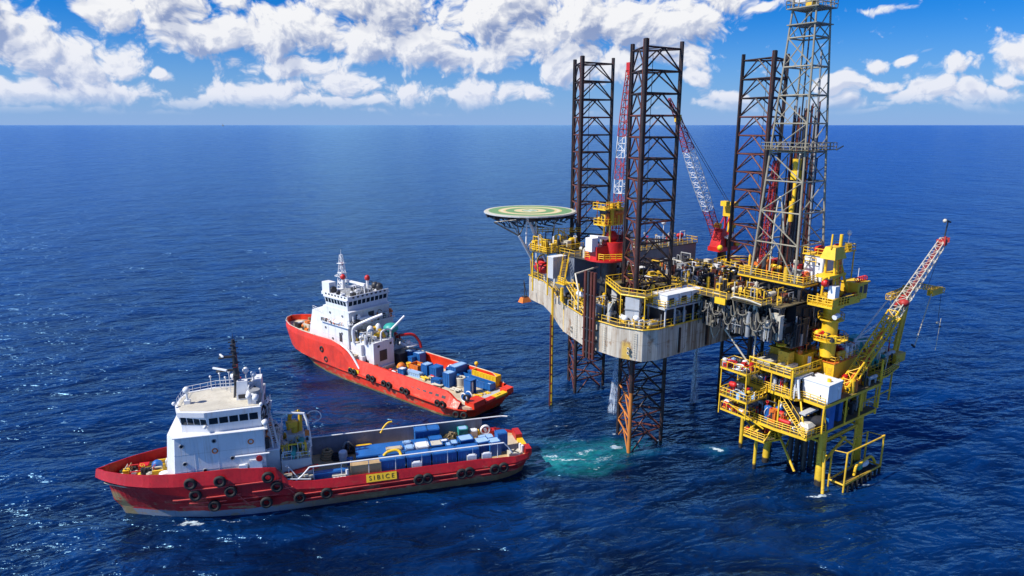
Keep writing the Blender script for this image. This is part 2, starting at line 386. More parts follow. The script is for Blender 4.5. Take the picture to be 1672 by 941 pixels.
SPLIT = {'framework', 'railing', 'cap_rail', 'antenna', 'jack_house', 'anchor_windlass', 'bollard_and_vent', 'side_locker', 'hose_davit', 'winch_machinery', 'searchlight', 'conductor_pipe', 'hose_loop', 'stair', 'stairs', 'brace', 'helideck_brace', 'back_stay', 'hull_side_pipe',
         'riser_bundle', 'hanging_hose', 'stern_fittings', 'support_strut', 'red_tank', 'blue_cabinet', 'winch', 'winch_box', 'vent_opening', 'freeing_port', 'bulwark_slot', 'door', 'cream_pipe', 'stacked_drill_pipe', 'monkey_island', 'funnel', 'winch_housing', 'standpipe_hose', 'equipment_module', 'cream_skid', 'white_shelter', 'fast_boat_davit'}
def split_mb(mb, eps=.03):
    n = len(mb.ad); bb = []
    for a, b, c, d in mb.ad:
        P = mb.v[a:b]; bb.append([min(p[i] for p in P) - eps for i in range(3)] + [max(p[i] for p in P) + eps for i in range(3)])
    par = list(range(n))
    def find(i):
        while par[i] != i: par[i] = par[par[i]]; i = par[i]
        return i
    for i in range(n):
        for j in range(i):
            if all(bb[i][k] <= bb[j][k + 3] and bb[j][k] <= bb[i][k + 3] for k in range(3)): par[find(i)] = find(j)
    gr = {}
    for i in range(n): gr.setdefault(find(i), []).append(i)
    out = []
    for g in gr.values():
        m = MB(); m.mats = mb.mats
        for i in g:
            a, b, c, d = mb.ad[i]; off = len(m.v) - a; m.v += mb.v[a:b]
            for k in range(c, d): m.f.append([x + off for x in mb.f[k]]); m.mi.append(mb.mi[k]); m.sm.append(mb.sm[k])
        used = sorted(set(m.mi)); m.mi = [used.index(x) for x in m.mi]; m.mats = [m.mats[x] for x in used]; out.append(m)
    return out
# small repeated fittings are collected per thing: the largest hundred of a kind become parts of their own
FIT = {}
class Fittings(list): pass
def root_of(o):
    while o.parent: o = o.parent
    return o
def flush_fittings():
    for rn, lst in FIT.items():
        root = bpy.data.objects[rn]; by = {}; rest = MB()
        for kind, m, par in lst:
            d = [max(p[i] for p in m.v) - min(p[i] for p in m.v) for i in range(3)]; by.setdefault(kind, []).append((-(d[0] * d[1] + d[1] * d[2] + d[0] * d[2]), len(by.get(kind, [])), m, par))
        for kind, l in by.items():
            l.sort(key=lambda q: q[:2])
            for _, _, m, par in l[:98]: part1(kind, m, par)
            for _, _, m, par in l[98:]:
                o = len(rest.v); rest.v += m.v
                for f, mi, sm in zip(m.f, m.mi, m.sm): rest.use(m.mats[mi]); rest.f.append([x + o for x in f]); rest.mi.append(rest.c); rest.sm.append(sm)
        if rest.v: q = part1('small_fittings', rest, root); q['kind'] = 'stuff'
def text_part(name, s, size, M, mat, parent, depth=.01):
    cu = bpy.data.curves.new(name, 'FONT'); cu.body = s; cu.size = size; cu.extrude = depth; cu.align_x = 'CENTER'; cu.align_y = 'CENTER'
    tmp = bpy.data.objects.new(name + '_src', cu); COL.objects.link(tmp)
    me = bpy.data.meshes.new_from_object(tmp); COL.objects.unlink(tmp); bpy.data.objects.remove(tmp)
    me.materials.clear(); me.materials.append(mat)
    b = BASES[parent.name]; me.transform(Matrix.Translation((-b[0], -b[1], -b[2])) @ M)
    o = bpy.data.objects.new(name, me); COL.objects.link(o); o.parent = parent; return o
WORLD = Matrix.Identity(4)

# ------------------------------------------------------------------ the sea
def ocean():
    m, t, b = newmat('sea_water')
    P = t.n('ShaderNodeNewGeometry').outputs['Position']
    rot = t.n('ShaderNodeVectorRotate', rotation_type='Z_AXIS'); t.set(rot.inputs['Vector'], P); rot.inputs['Angle'].default_value = R(-14)
    Q = rot.outputs[0]
    a1 = t.noise(t.scl(Q, (.55, 1.25, 1)), .055, 2, .5, .4)
    a2 = t.noise(t.scl(Q, (.6, 1.3, 1)), .16, 3, .55, .5)
    a3 = t.noise(t.scl(Q, (.75, 1.35, 1)), .55, 3, .5, .5)
    patch = t.ramp(t.noise(t.scl(P, (1, .6, 1)), .018, 3, .6), .32, .68, .55, 1.25)
    h = t.m('MULTIPLY', a1, 3.0)
    h = t.m('MULTIPLY_ADD', a2, 3.3, h)
    h = t.m('MULTIPLY_ADD', a3, .85, h)
    h = t.m('MULTIPLY', h, patch)
    bp = t.n('ShaderNodeBump'); bp.inputs['Strength'].default_value = 1.0; bp.inputs['Distance'].default_value = 1.0
    t.L.new(h, bp.inputs['Height']); t.L.new(bp.outputs[0], b.inputs['Normal'])
    # aerated turquoise water and foam where propellers, legs and bows disturb it
    wn = t.n('ShaderNodeTexNoise'); t.set(wn.inputs['Vector'], P); wn.inputs['Scale'].default_value = .16; wn.inputs['Detail'].default_value = 4
    W_ = t.vm('ADD', P, t.scl(t.vm('SUBTRACT', wn.outputs['Color'], (.5, .5, .5)), (7, 7, 0)))
    def blob(lst):
        acc = None
        for x, y, rx, ry, ang, st in lst:
            v = t.vm('SUBTRACT', W_, (x, y, 0)); rr = t.n('ShaderNodeVectorRotate', rotation_type='Z_AXIS'); t.set(rr.inputs['Vector'], v); rr.inputs['Angle'].default_value = -R(ang)
            l = t.vm('LENGTH', t.scl(rr.outputs[0], (1 / rx, 1 / ry, 0)), out=1)
            k = t.ramp(l, 1.45, .0, 0, st); acc = k if acc is None else t.m('MAXIMUM', acc, k)
        return acc
    tur = blob([(4.6, 104.6, 3.5, 3.2, 0, 1.1), (7.0, 105.0, 5.5, 4.4, 12, 1.15), (11, 106.8, 7.5, 5.0, 15, 1.0), (16.5, 109.2, 8.0, 4.2, 18, .8), (10, 111, 6, 3, -10, .5), (22, 110, 5, 3.5, 0, .35), (13, 103, 7, 2.2, 5, .5), (35.5, 112, 2.2, 5, -10, .35)])
    foam = blob([(9.5, 106.3, 7, 1.6, 10, .80), (13, 108.8, 6, 1.3, 12, .78), (14, 104, 6, 1.3, 8, .66), (5, 104, 2.5, 1.2, 30, 1.0), (6.5, 107, 5, 1.6, 20, .85), (15, 106.5, 7, 1.5, 16, .75), (18.2, 110.2, 2.0, 1.2, 0, 1.15), (12, 113, 6, .8, -20, .75), (9, 118, 5, .8, -15, .7), (-45.5, 86.3, 3.0, .8, 5, 1.05), (-8.5, 123.0, 1.9, .8, 0, .95),
                 (46.5, 94.6, 4.0, .6, 12, .95), (54.5, 97.3, 5.0, .45, 18, .85), (36.9, 130.4, 3.2, 2.2, 0, .8), (35.2, 110.0, 1.6, .7, 0, 1.1), (20.5, 123, 1.8, 1.0, 20, .75),
                 (9.6, 129.6, 1.8, .9, 0, .8), (39.5, 93, 5, .7, -12, .6), (38.7, 118.3, 1.8, .7, 0, .8), (19, 115.7, 1.2, .8, 0, .85), (26.8, 112.2, 1.3, .8, 0, .85), (13.5, 136.6, 1.3, .8, 0, .8), (20, 139, 1.2, .8, 0, .8), (48.4, 97.2, 1.6, .9, 0, .9), (57.1, 103.8, 1.4, .8, 0, .85), (42.9, 104.2, 1.5, .8, 0, .9), (40.1, 110, 1.1, .7, 0, .8), (-20, 92.6, 9, .25, 17, .72), (-40, 87.2, 8, .3, 6, .75), (-24, 129.4, 14, .3, -40, .7), (21.8, 107.4, 3.4, .8, 30, .7), (26, 105, 3.5, .8, -20, .55)])
    fn = t.noise(t.scl(Q, (.9, 1.5, 1)), 1.5, 7, .72)
    fm = t.ramp(t.m('ADD', t.m('MULTIPLY', foam, .60), t.m('MULTIPLY', fn, .85)), .84, .97)
    caps = t.ramp(t.m('ADD', t.m('MULTIPLY', fn, .5), t.m('MULTIPLY', a2, .7)), .86, .93, 0, .4)
    fm = t.m('MAXIMUM', fm, caps)
    deep = t.mix(t.ramp(t.m('MULTIPLY_ADD', a2, .6, t.m('MULTIPLY', a1, .4)), .38, .62), (.0001, .0045, .024), (.0003, .021, .098))
    tur = t.m('MULTIPLY', tur, t.ramp(t.noise(t.scl(P, (.6, 1.4, 1)), .55, 5, .7), .3, .62, .45, 1.1), clamp=True)
    c = t.mix(t.m('MULTIPLY', tur, .92), deep, (.010, .19, .20))
    c = t.mix(t.m('MULTIPLY', fm, .85), c, (.62, .72, .76))
    # light coming back out of the water body is a diffuse blue; the surface mirrors through its own Fresnel term
    df = t.n('ShaderNodeBsdfDiffuse'); t.L.new(c, df.inputs[0])
    gl = t.n('ShaderNodeBsdfGlossy'); t.set(gl.inputs['Roughness'], t.ramp(fm, 0, 1, .22, .6)); gl.inputs['Color'].default_value = (.34, .68, 1.0, 1)
    t.L.new(bp.outputs[0], gl.inputs['Normal']); t.L.new(bp.outputs[0], df.inputs['Normal'])
    fr = t.n('ShaderNodeFresnel'); fr.inputs['IOR'].default_value = 1.333; t.L.new(bp.outputs[0], fr.inputs['Normal']); fs_ = t.n('ShaderNodeFresnel'); fs_.inputs['IOR'].default_value = 1.333
    ms = t.n('ShaderNodeMixShader'); t.L.new(t.m('ADD', t.m('MULTIPLY', fr.outputs[0], .55), t.m('MULTIPLY', fs_.outputs[0], .45)), ms.inputs[0]); t.L.new(df.outputs[0], ms.inputs[1]); t.L.new(gl.outputs[0], ms.inputs[2])
    g2 = t.n('ShaderNodeBsdfGlossy'); g2.inputs['Roughness'].default_value = .30; g2.inputs['Color'].default_value = (.35, .66, 1.0, 1)
    b2 = t.n('ShaderNodeBump'); b2.inputs['Strength'].default_value = .28; b2.inputs['Distance'].default_value = 1.0; t.L.new(h, b2.inputs['Height']); t.L.new(b2.outputs[0], g2.inputs['Normal'])
    m2 = t.n('ShaderNodeMixShader'); t.L.new(t.m('MULTIPLY', fs_.outputs[0], t.m('MULTIPLY_ADD', patch, .35, .22)), m2.inputs[0]); t.L.new(ms.outputs[0], m2.inputs[1]); t.L.new(g2.outputs[0], m2.inputs[2]); ms = m2
    t.L.new(ms.outputs[0], [n for n in t.N if n.type == 'OUTPUT_MATERIAL'][0].inputs[0]); t.N.remove(b)
    mb = MB(m); S = 150000
    rings = [0, 60, 120, 200, 320, 520, 900, 1600, 3000, 6000, 15000, 40000, S]; n = 48
    vs = [(0, 110, 0)]; fs = []
    for r_ in rings[1:]:
        for k in range(n): th = 2 * math.pi * k / n; vs.append((r_ * math.cos(th), 110 + r_ * math.sin(th), 0))
    for k in range(n): fs.append((0, 1 + k, 1 + (k + 1) % n))
    for j in range(len(rings) - 2):
        for k in range(n): fs.append((1 + j * n + k, 1 + (j + 1) * n + k, 1 + (j + 1) * n + (k + 1) % n, 1 + j * n + (k + 1) % n))
    mb.add(vs, fs, True)
    single('sea', mb, 'deep blue open sea with small wind waves reaching the horizon', None, WORLD, kind='structure')
ocean()

def clutter(rnd, n, u0, u1, m0, m1, z0, zmax, mats, pipe=.12):
    out = Fittings()
    for i in range(n):
        mb = MB(rnd.choice(mats)); x, y = rnd.uniform(u0, u1), rnd.uniform(m0, m1); k = rnd.random(); h = rnd.uniform(.25, 1) * (zmax - z0)
        if k < .30:
            a = [(x, y, z0 + .1)]; p = [x, y, z0 + h]
            a.append(tuple(p)); ax = rnd.randrange(2); p[ax] += rnd.uniform(-2.5, 2.5); p[0] = min(u1, max(u0, p[0])); p[1] = min(m1, max(m0, p[1])); a.append(tuple(p)); p[2] = z0 + h * rnd.uniform(.2, .8); a.append(tuple(p)); mb.path(a, rnd.uniform(.5, 1.2) * pipe, 6); nm = 'pipe'
        elif k < .48:
            w, d, t = min(rnd.uniform(.4, 1.3), max(.1, u1 - x)), min(rnd.uniform(.4, 1.3), max(.1, m1 - y)), h * .8; mb.box(x, x + w, y, y + d, z0, z0 + t); mb.box(x - .04, x + w + .04, y - .04, y + d + .04, z0 + t, z0 + t + .06)
            mb.use(dark).box(x - .03, x, y + d * .25, y + d * .75, z0 + t * .3, z0 + t * .8); nm = 'equipment_box'
        elif k < .62: r_ = min(rnd.uniform(.15, .45), (m1 - m0) * .4); mb.tube((x, y, z0), (x, y, z0 + h), r_, 12); mb.torus((x, y, z0 + h * .6), (0, 0, 1), r_, .04, 12, 4); mb.tube((x, y, z0 + h), (x, y, z0 + h + .12), r_ * .5, 8); nm = 'upright_tank'
        elif k < .74:
            r_ = rnd.uniform(.2, .5); l = rnd.uniform(.8, 2.2); d = rnd.randrange(2); r_ = min(r_, (m1 - m0) * .45); l = min(l, (u1 - x) if d == 0 else (m1 - y)); l = max(l, .15); q = (x + l * (d == 0), y + l * (d == 1), z0 + r_ + h * .4); p = (x, y, z0 + r_ + h * .4); mb.tube(p, q, r_, 12); mb.ball(p, r_, 10, 5); mb.ball(q, r_, 10, 5)
            mb.box(x - .1, x + .1, y - .1, y + .1, z0, z0 + r_ + h * .4); mb.box(q[0] - .1, q[0] + .1, q[1] - .1, q[1] + .1, z0, z0 + r_ + h * .4); nm = 'pressure_vessel'
        elif k < .84: mb.torus((x, y, z0 + h), (rnd.uniform(-1, 1), rnd.uniform(-1, 1), rnd.uniform(0, 1) + .1), rnd.uniform(.18, .34), .05, 10, 5); mb.tube((x, y, z0), (x, y, z0 + h), .07, 5); nm = 'valve'
        elif k < .92: mb.tube((x, y, z0), (x, y, z0 + h * .4), .08, 6); mb.ball((x, y, z0 + h * .5), rnd.uniform(.2, .42), 10, 6); nm = 'float_lamp'
        else:
            b = [(x, y, z0 + h)]
            for j in range(3): b.append((min(u1, max(u0, x + rnd.uniform(-1.5, 1.5))), min(m1, max(m0, y + rnd.uniform(-1.5, 1.5))), z0 + rnd.uniform(.1, 1) * h))
            mb.curve(b, .07, 5, 4); nm = 'hose'
        out.append((nm, mb))
    return out


# ------------------------------------------------------------------ supply vessels
F1 = frame(1.2, 105.2, R(195.5)); F2 = frame(-4.3, 124.8, R(140))
def interp(tab, x):
    if x <= tab[0][0]: return tab[0][1]
    for (a, b), (c, d) in zip(tab[:-1], tab[1:]):
        if x <= c: return b + (d - b) * (x - a) / (c - a)
    return tab[-1][1]
def hull_loft(mb, L, levels, n=44):
    """levels: list of (z function or value, bow end x, stern x, half-breadth table over 0..1)"""
    rows = []
    for zf, xb, xs, tab in levels:
        pr_ = []
        for i in range(n + 1):
            s = i / n; s = 1 - (1 - s) ** 1.25
            x = xs + (xb - xs) * s; pr_.append((x, interp(tab, s), zf(x) if callable(zf) else zf))
        row = pr_ + [(x, -y, z) for x, y, z in reversed(pr_[:-1])]
        rows.append(row)
    m = len(rows[0]); vs = [p for r in rows for p in r]; fs = []
    for i in range(len(rows) - 1):
        for j in range(m - 1): fs.append((i * m + j, i * m + j + 1, (i + 1) * m + j + 1, (i + 1) * m + j))
        fs.append((i * m + m - 1, i * m, (i + 1) * m, (i + 1) * m + m - 1))     # transom
    mb.add(vs, fs, False)
    return rows

def tyre_proto():
    mb = MB(black); mb.torus((0, 0, 0), (0, 1, 0), .66, .27, 20, 9, 1.1)
    return mb
TYRE = mesh('tyre_fender', tyre_proto(), (0, 0, 0))
def hang_tyre(F, x, y, z, label, group, sc=1.0, rz=0):
    o = bpy.data.objects.new('tyre_fender', TYRE); COL.objects.link(o)
    o.matrix_world = F @ Matrix.Translation((x, y, z)) @ Matrix.Rotation(rz, 4, 'Z'); o.scale = (sc,) * 3
    props(o, label, 'tyre fender', group); BASES[o.name] = (0, 0, 0); return o

def windows_row(parent, p, q, n, z0, z1, out, w=.72, tilt=0):
    """n panes between p and q (x,y) standing a little proud along out"""
    p, q, o3 = Vector((*p, 0)), Vector((*q, 0)), Vector((*out, 0))
    d = (q - p) / n
    for i in range(n):
        a = p + d * (i + .5 - w / 2); b = p + d * (i + .5 + w / 2)
        mb = MB(glass); e = o3 * .03
        vs = [a + e + Vector((0, 0, z0)), b + e + Vector((0, 0, z0)), b + e + o3 * tilt + Vector((0, 0, z1)), a + e + o3 * tilt + Vector((0, 0, z1))]
        vs += [v - o3 * .12 for v in vs]
        mb.add(vs, [(0, 1, 2, 3), (7, 6, 5, 4), (0, 4, 5, 1), (1, 5, 6, 2), (2, 6, 7, 3), (3, 7, 4, 0)])
        part('window', mb, parent)
def porthole(parent, c, ax, r=.28, rm=None):
    mb = MB(glass); c = Vector(c); ax = Vector(ax); mb.tube(c - ax * .05, c + ax * .05, r, 12); mb.use(rm or grey).torus(c + ax * .04, ax, r + .03, .06, 14, 6)
    part('porthole', mb, parent)

# ---- front vessel: dark red hull, black mast
def vessel_one():
    F = F1
    v = thing('supply_vessel', 'dark red offshore supply ship with a black mast and white bridge, nearest the camera', 'ship', F, (31, 0, 0))
    hm = shiphull('dark_red_hull_paint', (.44, .006, .010), (.19, .22, .28), (.20, .12, .06), 1.1)
    nm = [n for n in hm.node_tree.nodes if n.type == 'MIX']
    hb = MB(hm)
    aft = [(0, .62), (.015, .80), (.05, .96), (.10, 1), (.62, 1), (.74, .99), (.82, .93), (.88, .79), (.93, .57), (.965, .34), (.985, .17), (1, .012)]
    wl = [(0, .60), (.03, .80), (.08, .94), (.6, .97), (.70, .93), (.79, .80), (.87, .57), (.93, .33), (.97, .15), (1, .012)]
    def T(tab, k): return [(a, b * k) for a, b in tab]
    kn = lambda x: interp([(0, 2.9), (30, 2.9), (37, 3.6), (40, 5.4), (50, 5.9), (58, 6.0), (63, 6.2)], x)
    hull_loft(hb, 63, [(-2.2, 58.6, 1.6, T(wl, 5.2)), (0, 59.7, .6, T(wl, 5.75)), (1.3, 60.2, .1, T(wl, 5.95)), (2.4, 60.9, -.5, T([(a, b + .02 * (a > .7)) for a, b in wl], 6.05)),
                       (lambda x: min(kn(x), 2.6 + max(0, x - 36) * .12), 61.4, -.9, T([(a, min(1, b * 1.0)) for a, b in aft], 6.12)),
                       (kn, 62.9, -1.0, T(aft, 6.15))], 60)
    part('hull', hb, v)
    # bulwark above the knuckle, leaning inboard
    bw = MB(hm); s_out = []; s_in = []; s_in2 = []; s_dk = []
    tz = lambda x: interp([(-1, 3.35), (4, 3.9), (8, 4.15), (33, 4.2), (36.4, 4.6), (38.2, 7.0), (44, 7.6), (52, 7.6), (63, 7.4)], x)
    for i in range(81):
        s = i / 80; x = -1 + 63.9 * s; w = interp(T(aft, 6.15), s)
        lean = .42 if x < 37 else .55
        k = max(.02, w - lean * min(1, w / 2)); s_out.append((x, w, kn(x))); s_in.append((x - (.25 if s > .98 else 0), k, tz(x))); s_in2.append((x - (.45 if s > .98 else 0), max(.01, k - .14), tz(x))); s_dk.append((x - (.5 if s > .98 else 0), max(.01, k - .16), kn(x) - .4))
    for g in (1, -1):
        mir = lambda r: [(x, y * g, z) for x, y, z in r]
        bw.rows([mir(s_out), mir(s_in), mir(s_in2), mir(s_dk)])
    part('bulwark', bw, v)
    # decks
    dk = MB(wood)
    half = [(x, interp(T(aft, 6.15), (x + 1) / 63.9) - .55) for x in [-.9, 0, 1, 2.5, 5, 15, 25, 36]]
    dk.prism([(x, y) for x, y in half] + [(x, -y) for x, y in reversed(half)], 2.6, 3.0)
    part('cargo_deck', dk, v)
    dk = MB(sand); xs = [36, 40, 46, 50, 54, 57, 59, 60.8, 61.8]
    half = [(x, max(.1, interp(T(aft, 6.15), (x + 1) / 63.9) - .75)) for x in xs]
    dk.prism([(x, y) for x, y in half] + [(x, -y) for x, y in reversed(half)], 5.25, 5.4); dk.box(35.95, 36.1, -5.3, 5.3, 2.9, 5.25); part('forecastle_deck', dk, v)
    # rub rails along both sides
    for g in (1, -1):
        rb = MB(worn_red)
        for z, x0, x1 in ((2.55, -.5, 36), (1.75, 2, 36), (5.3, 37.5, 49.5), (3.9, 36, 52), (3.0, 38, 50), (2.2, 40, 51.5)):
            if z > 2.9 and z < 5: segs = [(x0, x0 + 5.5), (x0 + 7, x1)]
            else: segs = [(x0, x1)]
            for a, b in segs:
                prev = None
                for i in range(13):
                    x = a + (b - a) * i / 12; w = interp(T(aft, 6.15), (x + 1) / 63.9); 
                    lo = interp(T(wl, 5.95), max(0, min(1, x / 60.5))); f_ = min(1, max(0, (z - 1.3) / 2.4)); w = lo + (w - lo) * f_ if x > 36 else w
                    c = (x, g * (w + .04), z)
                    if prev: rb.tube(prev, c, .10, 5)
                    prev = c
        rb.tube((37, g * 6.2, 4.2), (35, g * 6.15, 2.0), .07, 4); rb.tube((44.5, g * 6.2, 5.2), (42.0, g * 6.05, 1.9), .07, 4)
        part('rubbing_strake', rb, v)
    # white cargo rail: tube on stanchions both sides, grey boarded on the far side
    for g in (1, -1):
        cr = MB(white, grey)
        top = [(x, g * min(5.0, interp(T(aft, 6.15), (x + 1) / 63.9) - .7), 6.1) for x in [.8, 1.6, 2.6, 4, 6, 10, 15, 20, 25, 30, 33.5]]
        if g > 0: top = top[3:]
        cr.path(top, .11, 6)
        cr.path([top[-1], (34.6, g * 5.2, 5.0), (35.6, g * 5.3, 4.3)], .11, 6)
        if g > 0: cr.path([top[0], (3.2, 5.0, 5.2), (2.6, 5.1, 4.2)], .11, 6)
        for x in (range(5, 34, 4) if g > 0 else ()): cr.tube((x, g * 4.98, 3), (x, g * 4.98, 6.1), .06, 5)
        part('cargo_rail', cr, v)
    part('inner_bulwark_plating', MB(bulk).box(5.2, 33.8, -5.16, -5.10, 3.0, 5.98), v)
    st = MB(hm); st.use(yellow)
    st.box(-.9, .1, -1.2, 2.1, 3.02, 3.5); st.use(sand).box(.1, 1.9, -3.4, 3.0, 3.01, 3.06)
    st.use(hm).box(-.95, .1, 2.2, 4.0, 2.9, 4.0); st.box(-.9, .2, -3.9, -1.3, 2.9, 4.1); st.use(white)
    st.tube((.4, 3.1, 3), (.4, 3.1, 4.3), .25, 8); st.tube((.5, 2.2, 3), (.5, 2.2, 4.2), .22, 8)
    st.use(cream).box(1.2, 3.0, 3.3, 4.8, 3.0, 3.9); st.use(dark).obox((2.1, 4.0, 3.95), (.2, 1.9, .1), .7); st.obox((2.1, 4.0, 3.96), (.2, 1.9, .1), -.7)
    part('stern_fittings', st, v)
    sg = MB(yellow)
    sg.add([(25.5, 6.2, 3.02), (21.0, 6.2, 3.02), (21.0, 5.84, 4.12), (25.5, 5.84, 4.12), (25.5, 6.26, 3.04), (21.0, 6.26, 3.04), (21.0, 5.90, 4.14), (25.5, 5.90, 4.14)], [(4, 5, 6, 7), (0, 1, 5, 4), (3, 7, 6, 2), (0, 4, 7, 3), (1, 2, 6, 5)])
    s_ = part('name_board', sg, v)
    n_ = Vector((0, 1.1, .36)).normalized(); xdir = Vector((-1, 0, 0)); ydir = n_.cross(xdir)
    M = Matrix((xdir, ydir, n_)).transposed().to_4x4(); M.translation = Vector((23.25, 6.09, 3.58)) + n_ * .02
    text_part('lettering', 'S I B I C E', .92, M, black, s_)
    # main deckhouse
    h = MB(wall_white)
    h.prism([(39.4, 5.0), (51.6, 5.0), (52.9, 3.6), (52.9, -3.6), (51.6, -5.0), (39.4, -5.0)], 5.4, 12.9, [(39.4, 5.0), (51.0, 5.0), (52.2, 3.4), (52.2, -3.4), (51.0, -5.0), (39.4, -5.0)])
    h.box(38.8, 51.2, -5.35, 5.35, 12.9, 13.05); h.tube((51.2, 5.3, 13), (38.8, 5.3, 13), .09, 5)
    h.box(37.6, 39.4, -4.2, 3.2, 3.0, 9.2); h.box(37.4, 39.4, -4.6, 4.6, 9.2, 9.35)
    house = part('deckhouse', h, v)
    for x, z in ((50.2, 11.6), (46.0, 11.9), (43.8, 9.0), (50.0, 8.9), (47.5, 7.6)): porthole(house, (x, 5.02, z), (0, 1, 0), .24)
    dd = MB(dark)
    for x0, x1, z0, z1 in ((46.2, 47.7, 6.3, 6.9), (44.5, 46, 6.3, 6.9)): dd.box(x0, x1, 5.0, 5.06, z0, z1)
    part('vent_opening', dd, house)
    # wheelhouse
    wh = MB(wall_white)
    base = [(39.6, 4.3), (46.6, 4.6), (50.2, 3.6), (50.9, 1.2), (50.9, -1.2), (50.2, -3.6), (46.6, -4.6), (39.6, -4.3)]
    out = [(x + (.25 if x > 42 else 0), y * 1.05) for x, y in base]
    wh.prism(base, 13.05, 14.3); wh.prism(base, 14.3, 15.5, out); wh.prism([(x + (.3 if x > 42 else -.1), y * 1.09) for x, y in base], 15.5, 16.2)
    wv = part('wheelhouse', wh, v)
    roof = MB(cream); roof.prism([(x, y * .97) for x, y in base], 16.2, 16.26); part('roof_deck', roof, wv)
    windows_row(wv, (39.9, 4.32), (46.5, 4.60), 5, 14.25, 15.42, (-.04, 1), .86, .16)
    windows_row(wv, (46.7, 4.6), (50.2, 3.62), 4, 14.25, 15.42, (.27, .96), .86, .18)
    windows_row(wv, (50.25, 3.5), (50.9, 1.3), 2, 14.4, 15.35, (.96, .28), .8, .2)
    windows_row(wv, (50.9, 1.2), (50.9, -1.2), 3, 14.4, 15.35, (1, 0), .8, .2)
    windows_row(wv, (50.25, -3.5), (50.9, -1.3), 2, 14.4, 15.35, (.96, -.28), .8, .2)
    rl = MB(white); rl.rail([(50.9, 1.4, 16.2), (50.6, -3.2, 16.2), (46.6, -4.7, 16.2), (39.9, -4.3, 16.2)], 1.1, .04, 1.1)
    rl.rail([(39.0, 5.2, 13.05), (39.0, -5.1, 13.05)], 1.0, .04, 1.4); rl.rail([(37.5, 4.4, 9.35), (37.5, -4.4, 9.35)], 1.0, .04, 1.2); part('railing', rl, v)
    # funnel block and mast
    fn = MB(wall_white); fn.prism([(41.2, 1.6), (43.0, 1.6), (43.0, -.2), (41.2, -.2)], 16.2, 19.0, [(41.4, 1.3), (42.8, 1.3), (42.8, 0), (41.4, 0)]); fn.use(dark).box(41.3, 42.7, 1.55, 1.66, 16.5, 17.1)
    fn.use(grey).tube((40.4, 2.4, 16.2), (40.4, 2.4, 18.0), .8, 14); fn.use(wall_white).box(39.7, 41.0, -3.4, -.6, 16.2, 18.2)
    part('funnel', fn, v)
    ms = MB(dark); ms.tube((42.9, 0, 18.5), (42.9, 0, 25.0), .5, 8, .24); ms.tube((43.4, .3, 16.2), (43.0, 0, 19.6), .16, 6); ms.tube((43.4, -.4, 16.2), (43.0, 0, 19.6), .16, 6)
    for z, l in ((20.4, 2.2), (22.4, 1.7)): ms.tube((42.9, 0, z), (42.9 + l, .2, z + .1), .2, 6); ms.box(42.6 + l, 43.3 + l, -.25, .65, z + .0, z + .14)
    for z in (19.6, 21.2, 22.6, 23.4, 24.3): ms.tube((42.9, -1.0, z), (42.9, 1.0, z), .09, 5); ms.tube((42.3, 0, z + .3), (43.6, 0, z + .3), .09, 5); ms.box(42.6, 43.2, .8, 1.2, z, z + .3); ms.box(42.6, 43.2, -.35, .35, z - .05, z + .05)
    ms.tube((42.9, 0, 25), (42.9, 0, 25.9), .04, 4); ms.use(red).box(42.6, 43.1, .2, .6, 20.9, 21.3)
    mast = part('mast', ms, v)
    rd = MB(white); rd.obox((45.0, .2, 20.75), (.25, 2.6, .22), .9); rd.tube((45.0, .2, 20.4), (45, .2, 20.7), .14, 6); rd.obox((44.6, .2, 22.75), (.2, 1.5, .18), .4); rd.tube((44.6, .2, 22.4), (44.6, .2, 22.7), .12, 6); part('radar_scanner', rd, mast)
    ant = MB(white)
    ant.tube((49.6, .9, 16.2), (49.6, .9, 18.0), .16, 8); ant.ball((49.6, .9, 18.3), .48, 12, 8); ant.box(49.2, 50, .5, 1.3, 16.2, 16.8)
    for x, y, h_ in ((47.0, -3.4, 2.2), (45.8, -3.9, 2.4), (44.9, -3.0, 2.0), (44.2, -2.0, 3.2), (41.0, -1.8, 2.8), (40.0, -3.8, 2.6)): ant.tube((x, y, 16.2), (x, y, 16.2 + h_), .06, 5); ant.ball((x, y, 16.3 + h_), .18, 8, 6)
    ant.tube((41.7, -.8, 16.2), (41.7, -.8, 19.6), .1, 6); ant.ball((41.7, -.8, 19.9), .45, 12, 8, (1, 1, 1.1)); ant.ball((43.4, -1.4, 19.0), .55, 12, 8); ant.tube((43.4, -1.4, 16.2), (43.4, -1.4, 18.6), .12, 6)
    ant.ball((40.6, -.2, 19.4), .42, 10, 7); ant.tube((40.6, -.2, 18.2), (40.6, -.2, 19.2), .1, 6); ant.use(red).box(42.4, 43.4, -.9, -.2, 18.4, 18.9)
    part('antenna', ant, v)
    lm = MB(white)
    for x, z in ((51.2, 16.8), (47.0, 14.0), (39.4, 16.6), (39.3, 13.9)): lm.ball((x, 4.8 if x < 51 else 1.9, z), .28, 8, 6)
    part('searchlight', lm, v)
    # forecastle gear
    g = MB(yellow_d); g.tube((54.4, -1.6, 5.9), (54.4, 1.6, 5.9), .55, 12); g.box(53.7, 55.1, -1.9, -1.6, 5.4, 6.9); g.box(53.7, 55.1, 1.6, 1.9, 5.4, 6.9); g.use(blue).ball((54.8, -.1, 6.9), .75, 12, 8); g.use(orange).box(53.5, 54.2, -2.9, -2.1, 5.4, 6.5)
    g.use(dark).tube((56.2, -1.0, 5.9), (56.2, 1.4, 5.9), .6, 12); g.use(rope).torus((54.0, 2.2, 5.6), (0, 0, 1), .7, .22, 16, 6); g.torus((57.6, 1.0, 5.55), (0, 0, 1), .55, .18, 14, 6)
    part('anchor_windlass', g, v)
